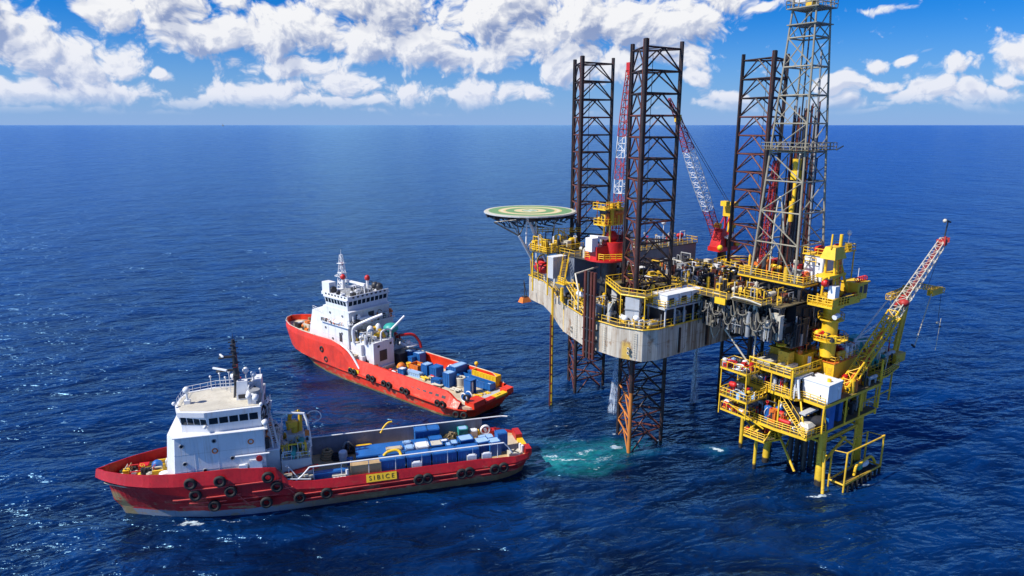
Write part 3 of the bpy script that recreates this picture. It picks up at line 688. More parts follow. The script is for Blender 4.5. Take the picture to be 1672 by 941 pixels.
    g = MB(cream); g.tube((57.8, 0, 5.4), (57.8, 0, 6.3), .45, 10); g.prism([(58.6, 1.3), (60.4, .5), (60.4, -.5), (58.6, -1.3)], 5.4, 5.9); g.use(red).box(58.4, 58.9, -.3, .2, 5.9, 6.3)
    g.use(white).tube((53.3, 2.9, 5.4), (53.3, 2.9, 6.9), .7, 14); g.ball((53.3, 2.9, 6.9), .7, 14, 6, (1, 1, .4)); part('bollard_and_vent', g, v)
    # side-deck clutter beside the house
    rnd = random.Random(3)
    c = MB(white, yellow, cream, red, dark, teal)
    for i in range(26):
        x = rnd.uniform(39.6, 50.5); y = 5.15 + rnd.uniform(.1, .35); c.use(rnd.choice([white, yellow, cream, dark, red, rope]))
        if rnd.random() < .5: c.box(x, x + rnd.uniform(.2, .7), y - .15, y + .2, 5.4, 5.4 + rnd.uniform(.3, 1.0))
        else: c.tube((x, y, 5.4), (x, y, 5.4 + rnd.uniform(.4, 1.1)), rnd.uniform(.1, .25), 8)
    c.use(white).box(39.9, 41.6, 5.0, 5.5, 5.4, 8.4); c.box(41.9, 43.0, 5.0, 5.5, 5.4, 7.9); c.tube((38.8, 5.4, 9.3), (43.4, 5.4, 9.3), .14, 6); c.use(red).tube((40.2, 5.5, 8.7), (40.2, 5.62, 8.7), .45, 14)
    part('side_locker', c, v)
    c = MB(white); c.path([(52.9, 4.1, 5.5), (50.6, 5.3, 6.0), (38.4, 5.45, 5.8)], .06, 5); c.rail([(36.4, 5.2, 5.4), (36.4, -4.8, 5.4)], 1, .045, 1.4)
    c.path([(38.0, 5.4, 6.2), (37.0, 5.4, 4.9), (33.4, 5.35, 4.35)], .09, 5); c.path([(36.6, 4.4, 6.5), (35.2, 5.0, 4.6)], .08, 5); part('side_opening_frame', c, v)
    # crane deck abaft the house
    c = MB(lgrey); c.box(33.2, 37.4, -1.6, 4.2, 3.0, 7.2); c.use(dark).box(33.15, 33.2, .2, 1.6, 4.4, 5.8); c.use(white).rail([(33.3, -1.5, 7.2), (33.3, 4.1, 7.2), (37.3, 4.1, 7.2)], 1, .045, 1.2)
    c.use(lgrey).box(34.2, 36.6, -.9, 1.3, 7.2, 9.8); c.use(white).box(34.1, 34.2, -.4, .4, 8.2, 9.4); c.use(teal).tube((34.4, 1.9, 7.2), (34.4, 1.9, 9.3), .5, 12)
    c.use(red).obox((34.8, 4.5, 5.5), (5.2, .45, .55), 0, 0, .16); c.use(black).ball((36.2, 4.5, 4.4), .6, 10, 6, (1.6, .5, 1)); c.use(cream)
    for k in range(6): c.obox((33.4 + k * .7, 4.7, 4.5 + (k % 2) * .2), (.6, .5, .4), k * .3)
    part('winch_house', c, v)
    # knuckle crane on top
    cr = thing('deck_crane', 'yellow and white folding deck crane behind the bridge of the ship with the black mast', 'crane', F, (34.6, .5, 9.8))
    m_ = MB(yellow_d); m_.tube((35.4, .2, 9.8), (35.4, .2, 11.4), .55, 10); m_.tube((36.4, -.8, 9.8), (36.0, -.8, 12.4), .3, 8); m_.tube((36.0, -.8, 12.2), (34.6, .4, 13.2), .22, 8); m_.tube((34.6, .4, 10.0), (34.5, .4, 12.9), .3, 8); m_.obox((35.8, .4, 11.2), (1.4, 1.2, .8), .4); m_.use(dark).ball((33.6, 1.2, 12.5), .4, 8, 6); m_.use(orange).box(33.3, 33.9, 1.9, 2.4, 9.9, 10.7)
    part('crane_base', m_, cr)
    m_ = MB(white); m_.path([(33.2, 2.0, 8.0), (33.3, 2.0, 10.2), (33.5, 2.0, 12.1), (33.9, 1.7, 13.3)], .2, 8); m_.path([(33.8, 1.7, 13.2), (38.2, 1.7, 13.9)], .2, 8); m_.tube((33.2, 2.0, 9.0), (36.9, 4.2, 6.2), .16, 6)
    part('boom', m_, cr)
    m_ = MB(white); m_.curve([(34.2, -.8, 11.4), (33.0, -1.2, 12.2), (31.8, -1.2, 12.0), (31.6, -1.0, 11.0), (32.9, -.6, 10.5)], .09, 6); part('hose_guide', m_, cr)
    bt = MB(dark)
    for x in (38.2, 38.8): pass
    part('door', MB(dark).box(37.54, 37.6, -2.6, -1.7, 3.1, 5.2).box(37.54, 37.6, .6, 1.6, 3.1, 5.2).box(37.54, 37.6, -.6, .2, 6.4, 7.4).box(37.54, 37.6, 1.8, 2.6, 6.4, 7.4), house)
    part('door', MB(dark).box(39.34, 39.4, -3.2, -2.3, 9.4, 11.5).box(39.34, 39.4, 1.2, 2.4, 9.6, 11.6).box(39.5, 39.56, -3.4, -2.5, 13.1, 15.1).box(39.5, 39.56, .8, 3.2, 14.0, 15.4), house)
    part('stairs', MB(white).stair((36.4, -3.6, 3.1), (37.6, -1.0, 9.3), .7).stair((38.0, 4.0, 9.4), (39.0, 1.0, 13.0), .7), house)
    part('life_ring', MB(orange).torus((46.0, 5.06, 10.4), (0, 1, 0), .34, .09, 16, 6), house); part('life_ring', MB(orange).torus((41.2, 5.06, 11.2), (0, 1, 0), .34, .09, 16, 6), house)
    part('weld_seam', MB(lgrey).box(39.5, 51.3, 5.0, 5.012, 10.25, 10.29).box(39.5, 51.5, 5.0, 5.012, 7.7, 7.74), house)
    for x in (42.6, 45.6, 48.6): part('frame_rib', MB(wall_white).box(x, x + .07, 5.0, 5.03, 5.5, 12.85), house)
    for k, x in enumerate((57.0, 58.1, 59.2, 55.6, 54.2)): part('fender_roll', MB(black).tube((x, -3.6 + (x - 54.2) * .42, 5.7), (x + .9, -3.3 + (x - 54.2) * .42, 5.7), .5, 12), v)
    part('x', clutter(random.Random(71), 46, 53.3, 59.5, -1.7, 1.9, 5.4, 7.3, [yellow, yellow_d, cream, dark, rope, red, black, white], .12), v)
    part('x', clutter(random.Random(72), 34, 37.7, 39.3, -4, 4, 9.35, 11.2, [white, white, dark, lgrey, orange, cream], .08), v)
    part('x', clutter(random.Random(73), 30, 38.9, 39.5, -4.8, 5, 13.05, 15.4, [white, white, dark, lgrey, black], .08), v)
    part('x', clutter(random.Random(74), 26, 40.0, 41.2, -3.8, 3.6, 16.26, 18.4, [white, white, dark, lgrey, cream], .08), v)
    part('x', clutter(random.Random(75), 30, 39.5, 50.8, 5.08, 5.5, 5.4, 6.6, [white, yellow, dark, red, cream, teal], .08), v)
    part('x', clutter(random.Random(76), 50, 33.4, 37.2, -1.4, 4.0, 7.2, 9.6, [white, yellow_d, yellow, dark, lgrey, teal, cream], .12), v)
    return v
V1 = vessel_one()
e_ = lambda n: ['foremost', 'second', 'third', 'fourth', 'fifth', 'sixth', 'seventh', 'eighth', 'ninth', 'tenth', 'eleventh', 'twelfth', 'thirteenth', 'fourteenth', 'fifteenth', 'sixteenth', 'aftmost'][n]
T1 = [(49.5, 6.2, 'upper tyre below the bow bulwark of the dark red ship'), (49.0, 4.4, 'tyre right under the foremost one'), (45.6, 6.2, 'tyre below the portholes, second from the bow on the dark red ship'),
      (44.3, 4.5, 'tyre at mid height beside the diagonal rib of the dark red ship'), (46.7, 2.4, 'small low tyre just above the water near the bow of the dark red ship'), (39.2, 6.0, 'upper tyre just ahead of the side opening of the dark red ship'),
      (38.1, 4.4, 'tyre below and behind the one ahead of the side opening'), (39.7, 2.1, 'low tyre at the waterline below the side opening'), (35.1, 2.2, 'tyre where the low cargo deck of the dark red ship begins'),
      (31.3, 2.3, 'single tyre on the rub rail ahead of the yellow name board'), (17.7, 2.5, 'forward tyre of the first pair behind the yellow name board'), (16.4, 2.5, 'after tyre of the first pair behind the yellow name board'),
      (11.1, 2.5, 'forward tyre of the middle pair beside the blue crates of the dark red ship'), (9.9, 2.6, 'after tyre of the middle pair beside the blue crates of the dark red ship'), (5.8, 2.5, 'forward tyre of the pair nearest the stern of the dark red ship'), (4.4, 2.6, 'tyre nearest the stern of the dark red ship')]
for x, z, l in T1:
    w = 6.42 if x < 36 else interp([(36, 6.4), (44, 6.3), (47, 6.05), (50, 5.75)], x) - max(0, 4.6 - z) * .10 * (x > 40)
    hang_tyre(F1, x, w + .02, z, 'black ' + l.replace('low tyre at the waterline','low tyre'), 'tyres hanging on the dark red hull', .95, 0 if x < 44 else -.12)

# ---- rear vessel: orange-red hull, white lattice mast
def vessel_two():
    F = F2
    v = thing('supply_vessel', 'orange red supply ship with white lattice mast, moored behind the dark red one', 'ship', F, (33, 0, 0))
    hm = shiphull('orange_red_hull_paint', (.70, .034, .007), (.16, .12, .03), (.14, .10, .03), .45)
    hb = MB(hm)
    aft = [(0, .70), (.015, .84), (.04, .94), (.09, 1), (.58, 1), (.70, .98), (.80, .90), (.87, .76), (.93, .55), (.97, .33), (.99, .17), (1, .01)]
    wl = [(0, .52), (.03, .74), (.08, .92), (.55, .96), (.68, .90), (.78, .76), (.87, .53), (.93, .32), (.97, .15), (1, .01)]
    def T(tab, k): return [(a, b * k) for a, b in tab]
    kn = lambda x: interp([(0, 2.7), (29, 2.9), (33, 3.4), (36.5, 6.6), (39, 7.4), (50, 7.0), (68, 6.4)], x)
    hull_loft(hb, 69, [(-2.2, 62, 2, T(wl, 7.0)), (0, 63.6, .9, T(wl, 7.7)), (.45, 63.9, .5, T(wl, 7.75)), (1.8, 65.5, -.4, T([(a, b + .03 * (a > .65)) for a, b in wl], 7.95)), (2.5, 66.6, -.8, T(aft, 8.0)), (kn, 68.7, -.9, T(aft, 8.0))], 60)
    part('hull', hb, v)
    bw = MB(hm); A = []; B = []; C_ = []; D = []
    tz = lambda x: interp([(-1, 3.4), (3, 3.9), (5, 5.2), (29, 5.3), (33, 5.6), (37, 7.7), (41, 8.4), (52, 8.1), (69, 7.5)], x)
    ln = lambda x: interp([(0, .5), (4, 1.3), (29, 1.3), (36, .25), (69, .12)], x)
    for i in range(81):
        s = i / 80; x = -.9 + 69.6 * s; w = interp(T(aft, 8.0), s); k = max(.03, w - ln(x) * min(1, w / 3))
        e = .4 if s > .98 else 0
        A.append((x, w, kn(x))); B.append((x - e * .5, k, tz(x))); C_.append((x - e, max(.02, k - .45 * min(1, w / 3)), tz(x) - .02)); D.append((x - e, max(.02, k - .5 * min(1, w / 3)), min(kn(x) - .2, 5.9)))
    for g in (1, -1):
        mir = lambda r: [(x, y * g, z) for x, y, z in r if x > 1.6]
        bw.rows([mir(A), mir(B), mir(C_), mir(D)])
    part('bulwark', bw, v)
    fr = MB(dark)
    for i in range(15):
        x = 5 + i * 1.75; fr.add([(x, 7.42, 3.9), (x + .95, 7.42, 3.9), (x + .95, 7.15, 4.35), (x, 7.15, 4.35)], [(0, 1, 2, 3)]); 
    o_ = part('freeing_port', fr, v)
    for p_ in range(0): pass
    cap = MB(cream); 
    for g in (-1,): cap.path([(x, g * (interp(T(aft, 8.0), (x + .9) / 69.6) - ln(x) - .1), tz(x) + .05) for x in (2, 3.2, 5, 8, 12, 16, 20, 24, 29)], .1, 5)
    cap.path([(68.2, 0, 7.6), (67.0, 2.0, 7.75), (64.5, 3.9, 7.8), (60, 5.7, 7.9), (53, 7.1, 8.2), (47, 7.5, 8.4)], .09, 5); part('cap_rail', cap, v)
    xs = [-.7, 0, 1, 2.5, 5, 12, 20, 30, 33]; half = [(x, interp(T(aft, 8.0), (x + .9) / 69.6) - .9) for x in xs]
    dk = MB(sand); dk.prism(half + [(x, -y) for x, y in reversed(half)], 2.4, 2.9); part('cargo_deck', dk, v)
    xs = [33, 38, 46, 54, 60, 64, 66.5, 67.6]; half = [(x, max(.1, interp(T(aft, 8.0), (x + .9) / 69.6) - .6)) for x in xs]
    dk = MB(sand); dk.prism(half + [(x, -y) for x, y in reversed(half)], 6.05, 6.2); dk.box(33, 33.2, -7, 7, 2.9, 6.05); part('forecastle_deck', dk, v)
    st = MB(hm); st.use(yellow); st.box(-1.0, .3, -4.1, -.6, 2.92, 3.32); st.use(hm).box(-1.0, .3, -.6, 2.2, 2.8, 3.3); st.box(-.8, 1.6, 2.2, 5.4, 2.6, 3.9); st.box(-.8, 1.0, -6.2, -4.1, 2.6, 3.7)
    st.use(lgrey).box(.3, 1.9, -5.4, 2.0, 2.9, 3.0); st.use(dark)
    for y, z in ((-2.0, 3.33), (-2.6, 3.33)): st.box(-.6, -.1, y, y + .25, 3.32, 3.34)
    part('stern_ramp', st, v)
    sg = MB(yellow); sg.box(30.6, 34.0, 8.0, 8.06, 3.0, 3.7); part('name_board', sg, v)
    rb = MB(hm); rb.path([(x, interp(T(aft, 8.0), (x + .9) / 69.6) + .02, 2.55) for x in (0, 2, 5, 12, 20, 30, 38)], .1, 5); part('rubbing_strake', rb, v)
    # deckhouses
    h = MB(wall_white)
    h.prism([(35.8, 6.4), (45.4, 6.4), (45.4, -6.4), (35.8, -6.4)], 6.0, 12.0); h.prism([(36.2, 5.7), (45.6, 5.7), (45.6, -5.7), (36.2, -5.7)], 12.0, 15.3); h.box(31.5, 35.8, -6.2, 6.2, 2.9, 6.1)
    h.prism([(45.4, 5.6), (53.2, 5.0), (54.2, 0), (53.2, -5.0), (45.4, -5.6)], 6.1, 13.0, [(45.4, 5.4), (51.6, 4.6), (52.4, 0), (51.6, -4.6), (45.4, -5.4)])
    h.box(35.8, 45.4, 6.4, 6.9, 11.85, 12.0); h.box(35.0, 35.8, -6.4, 6.9, 11.85, 12.0); h.box(35.4, 36.2, -5.7, 6.0, 15.15, 15.3)
    house = part('deckhouse', h, v)
    for x, z in ((44, 10.5), (41.5, 8.4), (38, 10.2), (43, 14), (38.5, 13.9)): porthole(house, (x, 6.42 if z < 12 else 5.72, z), (0, 1, 0), .22)
    dr = MB(dark); dr.box(35.74, 35.8, 2.2, 3.4, 6.2, 8.4); dr.box(35.74, 35.8, -3.6, -2.6, 6.4, 8.4); dr.box(35.74, 35.8, -1, 0, 9.4, 10.6); dr.box(35.74, 35.8, 3.6, 4.6, 9.4, 10.6); dr.box(36.14, 36.2, -1.2, .4, 12.2, 14.2); dr.box(36.14, 36.2, 2.8, 3.8, 12.2, 14.2); dr.box(38, 39, 6.4, 6.46, 8.2, 10.2); part('door', dr, house)
    wh = MB(wall_white)
    base = [(36.6, 5.6), (44.6, 5.6), (46.8, 3.6), (47.4, 0), (46.8, -3.6), (44.6, -5.6), (36.6, -5.6)]
    cen = lambda k: [(41.5 + (x - 41.5) * k, y * k) for x, y in base]
    wh.prism(base, 15.3, 16.3); wh.prism(base, 16.3, 17.5, cen(1.04)); wh.prism(cen(1.07), 17.5, 17.8)
    wv = part('wheelhouse', wh, v)
    windows_row(wv, (36.9, 5.62), (44.5, 5.62), 7, 16.35, 17.35, (0, 1), .78, .15); windows_row(wv, (36.6, 5.4), (36.6, -5.4), 9, 16.35, 17.35, (-1, 0), .78, .15)
    windows_row(wv, (44.7, 5.5), (46.8, 3.7), 2, 16.35, 17.35, (.66, .75), .8, .15)
    bu = MB(wall_white); bu.box(36.6, 46.0, 5.5, 5.62, 17.8, 18.5); bu.box(36.3, 36.45, -5.8, 5.6, 17.8, 18.5)
    bu.box(41.5, 46.0, -5.2, 5.5, 17.8, 18.3); bu.prism([(43.5, 5.2), (46.2, 5.2), (46.2, 3.4), (43.5, 3.4)], 17.8, 20.6); bu.use(dark).tube((43.4, 4.3, 18.9), (43.0, 4.3, 18.9), .8, 14)
    bu.use(white).box(37.6, 45, -.5, .1, 19.9, 20.3); bu.tube((37.9, -.2, 17.8), (37.9, -.2, 20), .14, 6); bu.tube((41, -.2, 17.8), (41, -.2, 20), .14, 6)
    bu.use(dark).ball((37.8, -4.2, 18.9), 1.0, 12, 8); bu.ball((39.6, -4.6, 18.9), .9, 12, 8); bu.use(grey).box(39, 43.4, -3.2, 3.0, 17.8, 18.6); part('monkey_island', bu, wv)
    pb = MB(dark)
    for i in range(7): pb.box(37.1 + i * 1.15, 37.65 + i * 1.15, 5.62, 5.66, 17.95, 18.35)
    for i in range(8): pb.box(36.26, 36.3, -4.9 + i * 1.25, -4.35 + i * 1.25, 17.95, 18.35)
    part('bulwark_slot', pb, wv)
    for x, y in ((44.0, 1.0), (39.0, -2.0)):
        d_ = MB(red); d_.ball((x, y, 21.2), .62, 12, 8, (1, 1, 1.1)); d_.use(white).tube((x, y, 17.8), (x, y, 20.8), .34, 8); part('red_dome', d_, wv)
    m_ = MB(white); m_.lattice((45.6, 0, 17.8), (45.6, 0, 26.0), 1.9, .5, 8, .09, .05); m_.tube((45.6, 0, 26), (45.6, 0, 27.2), .05, 5); m_.tube((45.3, .3, 26), (45.3, .3, 26.8), .04, 5)
    for z in (19.5, 21.8, 24): m_.box(44.8, 46.4, -.8, .8, z, z + .08)
    m_.obox((46.9, .5, 21.2), (.2, 2.2, .2), .5); m_.box(46, 47.2, .3, .7, 20.8, 21); m_.use(red).box(45.4, 45.8, -.2, .2, 23.6, 24.2)
    part('lattice_mast', m_, v)
    c = MB(white); c.rail([(35.1, 6.8, 12.0), (45.2, 6.8, 12.0)], 1, .04, 1.5); c.rail([(35.1, -6.3, 12.0), (35.1, 6.8, 12.0)], 1, .04, 1.5); c.rail([(46, 5.6, 13.0), (51.3, 4.6, 13.0)], 1, .04, 1.3)
    c.stair((35.3, 3.2, 6.2), (35.3, -.8, 12.0), .7); c.rail([(33, 7.0, 6.2), (46, 7.0, 6.2)], 1, .04, 1.6); part('railing', c, v)
    g = MB(dark); g.tube((58, -2, 6.8), (58, 2, 6.8), .6, 12); g.use(cream).box(56.8, 59.2, -2.6, -2.1, 6.2, 7.6); g.box(56.8, 59.2, 2.1, 2.6, 6.2, 7.6); g.use(orange).box(60.5, 61.5, -.6, .6, 6.2, 7.4); g.use(dark)
    for i in range(7): g.tube((47 + i * 2.6, 6.6 - i * .35, 6.2), (47 + i * 2.6, 6.6 - i * .35, 7.0), .25, 8)
    g.use(red).ball((51.5, -1, 14.2), .7, 10, 6); g.use(rope).ball((49.3, 1, 13.4), .9, 10, 6, (1, 1, .5)); part('anchor_windlass', g, v)
    # life raft and side gear
    g = MB(white); g.tube((38.4, 6.7, 12.6), (40.6, 6.7, 12.6), .42, 12); g.ball((38.4, 6.7, 12.6), .42, 10, 6); g.ball((40.6, 6.7, 12.6), .42, 10, 6); part('life_raft_canister', g, v)
    # aft gear house with the square opening
    c = MB(wall_white); c.box(22.2, 26.6, 0.0, 5.6, 2.9, 9.4); c.box(25.4, 29.4, 2.2, 6.4, 2.9, 8.6); c.use(lgrey).box(27, 30.8, -4.6, 2.2, 2.9, 7.6)
    c.use(dark).box(22.14, 22.2, 2.0, 4.0, 5.0, 7.4); c.box(22.14, 22.2, .6, 1.1, 8.2, 8.7); c.box(22.14, 22.2, 3.9, 4.5, 8.2, 8.7); c.use(orange).box(22.12, 22.2, 4.6, 5.1, 3.6, 4.5); c.use(wall_white).box(21.6, 22.2, .4, 5.2, 3.6, 3.9); c.use(dark).box(24, 25.4, 5.6, 5.66, 3.6, 5.2)
    part('winch_house', sh(c, 6.6, -.4), v)
    c = MB(white)
    c.curve([(27.6, 6.2, 8.8), (27.7, 6.2, 11.2), (27.0, 6.0, 12.6), (24.8, 4.2, 14.0), (22.6, 2.0, 15.2)], .34, 8); c.curve([(22.9, -.2, 9.4), (22.7, .0, 11.2), (22.7, 1.2, 11.6), (22.8, 2.4, 11.2), (22.8, 2.6, 9.4)], .2, 8)
    c.tube((22.7, -.2, 11.2), (20.8, -2.6, 14.2), .24, 8); c.ball((25.8, 3.0, 11.2), .8, 10, 6, (1, 1, 1.4)); c.ball((25.0, 1.4, 11.6), .7, 10, 6, (1, 1, 1.5))
    part('hose_davit', sh(c, 6.6), v)
    c = MB(white); c.curve([(37.4, 7.3, 8.0), (35.0, 7.5, 7.4), (33.0, 7.5, 6.0), (31.0, 7.5, 3.9)], .24, 6); c.tube((37.0, 7.4, 7.0), (35.0, 7.5, 4.6), .2, 6); part('side_opening_frame', c, v)
    c = MB(yellow_d); c.curve([(26.2, 2.6, 9.4), (25.6, 2.6, 11.6), (24.4, 2.0, 11.2), (23.4, 1.6, 9.6)], .38, 8); c.tube((29.6, 5.6, 8.8), (29.6, 5.6, 10.0), .9, 12); c.use(rope).box(27.4, 28.6, 3.4, 4.8, 8.8, 11.0); c.use(dark).box(26.8, 27.4, 3.2, 5.0, 8.8, 11.2); part('winch_machinery', sh(c, 6.6, -.6), v)
    c = MB(teal); c.ball((24.4, -1.0, 11.0), 1.5, 16, 10, (1.15, 1.1, .75)); c.tube((24.4, -1, 9), (24.4, -1, 10.5), .5, 8); part('green_tank', sh(c, 6.6, -.6), v)
    c = MB(red); c.curve([(21.8, -2.6, 9.4), (20.6, -5.2, 9.2), (19.8, -6.4, 7.6), (19.4, -6.7, 6.0)], .32, 8); c.use(white).box(19.8, 22.4, -6.3, -3.6, 6.6, 6.8); c.ball((21.4, -4.6, 7.4), .6, 10, 6); c.use(dark).box(20.4, 23.4, -6.2, -1.0, 2.9, 5.6); part('fast_boat_davit', sh(c, 7.4, 0), v)
    part('x', clutter(random.Random(81), 40, 35.1, 35.8, -6, 6.6, 12.0, 14.6, [white, white, dark, lgrey, orange], .09), v)
    part('x', clutter(random.Random(82), 60, 29.6, 35.4, 0, 5.4, 8.9, 11.6, [white, white, dark, lgrey, yellow, cream, grey], .13), v)
    part('x', clutter(random.Random(83), 40, 31, 35.6, -5, 0, 6.1, 8.6, [white, dark, lgrey, yellow, cream, grey], .12), v)
    part('x', clutter(random.Random(84), 30, 37, 41, -5, 5, 17.8, 19.6, [white, white, dark, lgrey], .08), v)
    part('x', clutter(random.Random(85), 30, 55, 63, -3, 3, 6.2, 7.6, [cream, dark, rope, white, orange], .1), v)
    part('x', clutter(random.Random(86), 30, 36.5, 45, 6.5, 6.85, 12.0, 13.0, [white, dark, lgrey, orange], .07), v)
    for x in (38.0, 40.4, 43.0): part('frame_rib', MB(wall_white).box(x, x + .08, 6.4, 6.43, 6.1, 11.8), house)
    part('weld_seam', MB(lgrey).box(35.9, 45.3, 6.4, 6.412, 9.0, 9.05), house)
    return v
V2 = vessel_two()
T2 = [(47.9, 6.0, 'tyre high on the bow flare of the orange ship'), (43.9, 5.7, 'tyre high on the side ahead of the bridge of the orange ship'), (46.0, 3.7, 'lower tyre on the bow flare of the orange ship'), (42.5, 3.6, 'lower tyre under the bridge of the orange ship'),
      (33.2, 3.1, 'forward tyre of the pair beside the yellow plate of the orange ship'), (31.9, 3.1, 'after tyre of the pair beside the yellow plate of the orange ship'), (27.1, 3.1, 'forward tyre of the second pair abaft the yellow plate, orange ship'), (25.7, 3.1, 'after tyre of the second pair abaft the yellow plate, orange ship'),
      (22.1, 3.0, 'forward tyre of the pair below the gear house of the orange ship'), (20.5, 3.0, 'after tyre of the pair below the gear house of the orange ship'), (16.4, 3.0, 'forward tyre of the midship pair on the orange ship'), (15.1, 3.0, 'after tyre of the midship pair on the orange ship'),
      (6.2, 3.0, 'forward tyre of the last pair before the stern of the orange ship'), (5.0, 3.0, 'after tyre of the last pair before the stern of the orange ship'), (1.9, 1.6, 'low tyre close to the stern corner of the orange ship'), (.5, 1.6, 'lowest tyre right at the stern corner of the orange ship'), (1.0, 4.6, 'big tyre on top of the stern corner of the orange ship')]
for x, z, l in T2:
    w = interp([(0, 6.6), (2, 7.6), (6, 8.25), (36, 8.25), (43, 8.0), (46, 7.7), (49, 7.4)], x); w -= max(0, 4.6 - z) * .16 * (x > 40)
    hang_tyre(F2, x, w if z < 4.5 or x > 9 else 5.6, z, 'black ' + l, 'tyres hanging on the orange hull', .80, 0 if x > 3 else .4)

# ------------------------------------------------------------------ cargo on the two ships
def crate(F, x, y, z, l, w, h, mat, label, cat='crate', group=None, rz=0, lid=None, name='cargo_crate', ribs=True, door=True):
    """steel offshore box: corner posts, ribbed sides, framed lid, skids, pad-eyes"""
    t_ = thing(name, label, cat, F, (x, y, z), rz, group); BASES[t_.name] = (0, 0, 0)
    b = MB(mat); b.box(-l / 2 + .05, l / 2 - .05, -w / 2 + .05, w / 2 - .05, .12, h - .06)
    for sx in (-1, 1):
        for sy in (-1, 1): b.box(sx * l / 2 - (.14 if sx > 0 else 0), sx * l / 2 + (.14 if sx < 0 else 0), sy * w / 2 - (.14 if sy > 0 else 0), sy * w / 2 + (.14 if sy < 0 else 0), 0, h)
    for sy in (-1, 1): b.box(-l / 2 + .14, l / 2 - .14, sy * w / 2 - .06, sy * w / 2 + .06, h - .16, h - .01); b.box(-l / 2 + .14, l / 2 - .14, sy * w / 2 - .06, sy * w / 2 + .06, .0, .16)
    for sx in (-1, 1): b.box(sx * l / 2 - .06, sx * l / 2 + .06, -w / 2 + .14, w / 2 - .14, h - .16, h - .01)
    if ribs:
        n = max(2, int(l / .55))
        for i in range(1, n):
            xx = -l / 2 + l * i / n
            for sy in (-1, 1): b.box(xx - .05, xx + .05, sy * w / 2 - .05, sy * w / 2 + .03, .16, h - .16)
    part('body', b, t_)
    d = MB(lid or mat); d.box(-l / 2 + .16, l / 2 - .16, -w / 2 + .16, w / 2 - .16, h - .05, h + .02)
    d.box(-l / 2 + .3, -l / 2 + .36, -w / 2 + .16, w / 2 - .16, h + .02, h + .05); d.box(l / 2 - .36, l / 2 - .3, -w / 2 + .16, w / 2 - .16, h + .02, h + .05); part('lid', d, t_)
    for sx in (-1, 1):
        for sy in (-1, 1):
            p = MB(dark); p.torus((sx * (l / 2 - .09), sy * (w / 2 - .09), h + .08), (1, 0, 0), .09, .03, 8, 4); part('pad_eye', p, t_)
    return t_
def basket(F, x, y, z, l, w, h, mat, label, fill, name='cargo_basket', rz=0, group=None):
    t_ = thing(name, label, 'cargo basket', F, (x, y, z), rz, group); BASES[t_.name] = (0, 0, 0)
    b = MB(mat); e = .09
    b.box(-l / 2, l / 2, -w / 2, w / 2, .1, .2)
    for s in (-1, 1):
        b.box(-l / 2, l / 2, s * w / 2 - e / 2, s * w / 2 + e / 2, .2, h); b.box(s * l / 2 - e / 2, s * l / 2 + e / 2, -w / 2 + e, w / 2 - e, .2, h)
        b.tube((-l / 2, s * w / 2, h), (l / 2, s * w / 2, h), .09, 5); b.tube((s * l / 2, -w / 2, h), (s * l / 2, w / 2, h), .09, 5)
        n = max(2, int(l / .8))
        for i in range(n + 1): xx = -l / 2 + l * i / n; b.box(xx - .05, xx + .05, s * (w / 2 + .06) - .04, s * (w / 2 + .06) + .04, 0, h)
    part('frame', b, t_)
    f = MB(*fill); rnd = random.Random(int(abs(x * 31 + y * 17)))
    n = int(l * w * 1.3) + 3
    for i in range(n):
        f.use(rnd.choice(fill)); cx = rnd.uniform(-l / 2 + .35, l / 2 - .35); cy = rnd.uniform(-w / 2 + .3, w / 2 - .3)
        if rnd.random() < .5: f.tube((max(-l / 2 + .15, cx - .8), cy, h * .62 + rnd.uniform(-.1, .25)), (min(l / 2 - .15, cx + .8), cy + rnd.uniform(-.15, .15), h * .62 + rnd.uniform(-.1, .25)), rnd.uniform(.06, .14), 6)
        else: f.obox((cx, cy, h * .55), (rnd.uniform(.3, .8), rnd.uniform(.3, .6), rnd.uniform(.2, .5)), rnd.uniform(0, 1.5))
    part('load', f, t_); return t_
Z1 = 3.0
g1 = 'blue boxes on the deck of the dark red ship'
crate(F1, 20.9, .1, Z1, 11.4, 3.9, 2.2, blue, 'long low blue cargo box forward on the timber deck, its lid bare', 'container', g1)
crate(F1, 13.9, -1.2, Z1, 2.0, 1.6, 2.4, blue, 'short bare blue box next to the pale lidded ones, dark red ship', 'container', g1)
mb = MB(wood)
for k in range(5): mb.box(-2.2, 2.2, -.85 + k * .35, -.54 + k * .35, 0, 2.3)
mb.box(-2.25, -2.1, -.9, .95, 0, 2.36); mb.box(2.1, 2.25, -.9, .95, 0, 2.36)
single('timber_stack', mb, 'tan timber stack standing right above the yellow name board', 'timber', F1, (25.4, 4.0, Z1))
big = [(21.4, 3.7, 3.8, 1.9, 'blue container behind the white rail with a yellow hose over it'), (17.4, 3.7, 3.7, 1.9, 'blue container behind the rail, below the square pale lids'), (13.4, 3.7, 3.8, 1.9, 'blue container behind the rail, second from the after crates'), (9.6, 3.7, 3.4, 1.9, 'blue container behind the rail directly beside the after crates')]
for i, (x, y, l, h, lab) in enumerate(big): crate(F1, x, y - .05, Z1, l, 2.1, h + .6, blue, lab, 'container', g1)
lids = [(20.8, 1.0, 2.4, 1.1, sand, 'tan topped box, first of the pale lids on the blue stack'), (18.4, 1.2, 1.3, 1.4, blue_l, 'small light blue box between the tan and white lids'), (16.4, 1.0, 2.0, 1.9, white, 'white squared lid at the middle of the blue stack'), (14.1, .9, 2.0, 1.9, cream, 'cream squared lid just aft of the white one'),
        (12.3, 1.8, .9, 1.3, blue_l, 'pale blue box aft of the cream lid'), (18.6, -.6, 1.2, .9, blue_l, 'small pale blue box inboard on the blue stack'), (12.8, .3, 1.4, .9, white, 'flat white case on the after end of the blue stack'), (11.3, 1.3, 1.2, 1.5, blue_l, 'light blue case at the after end of the stack beside the rail')]
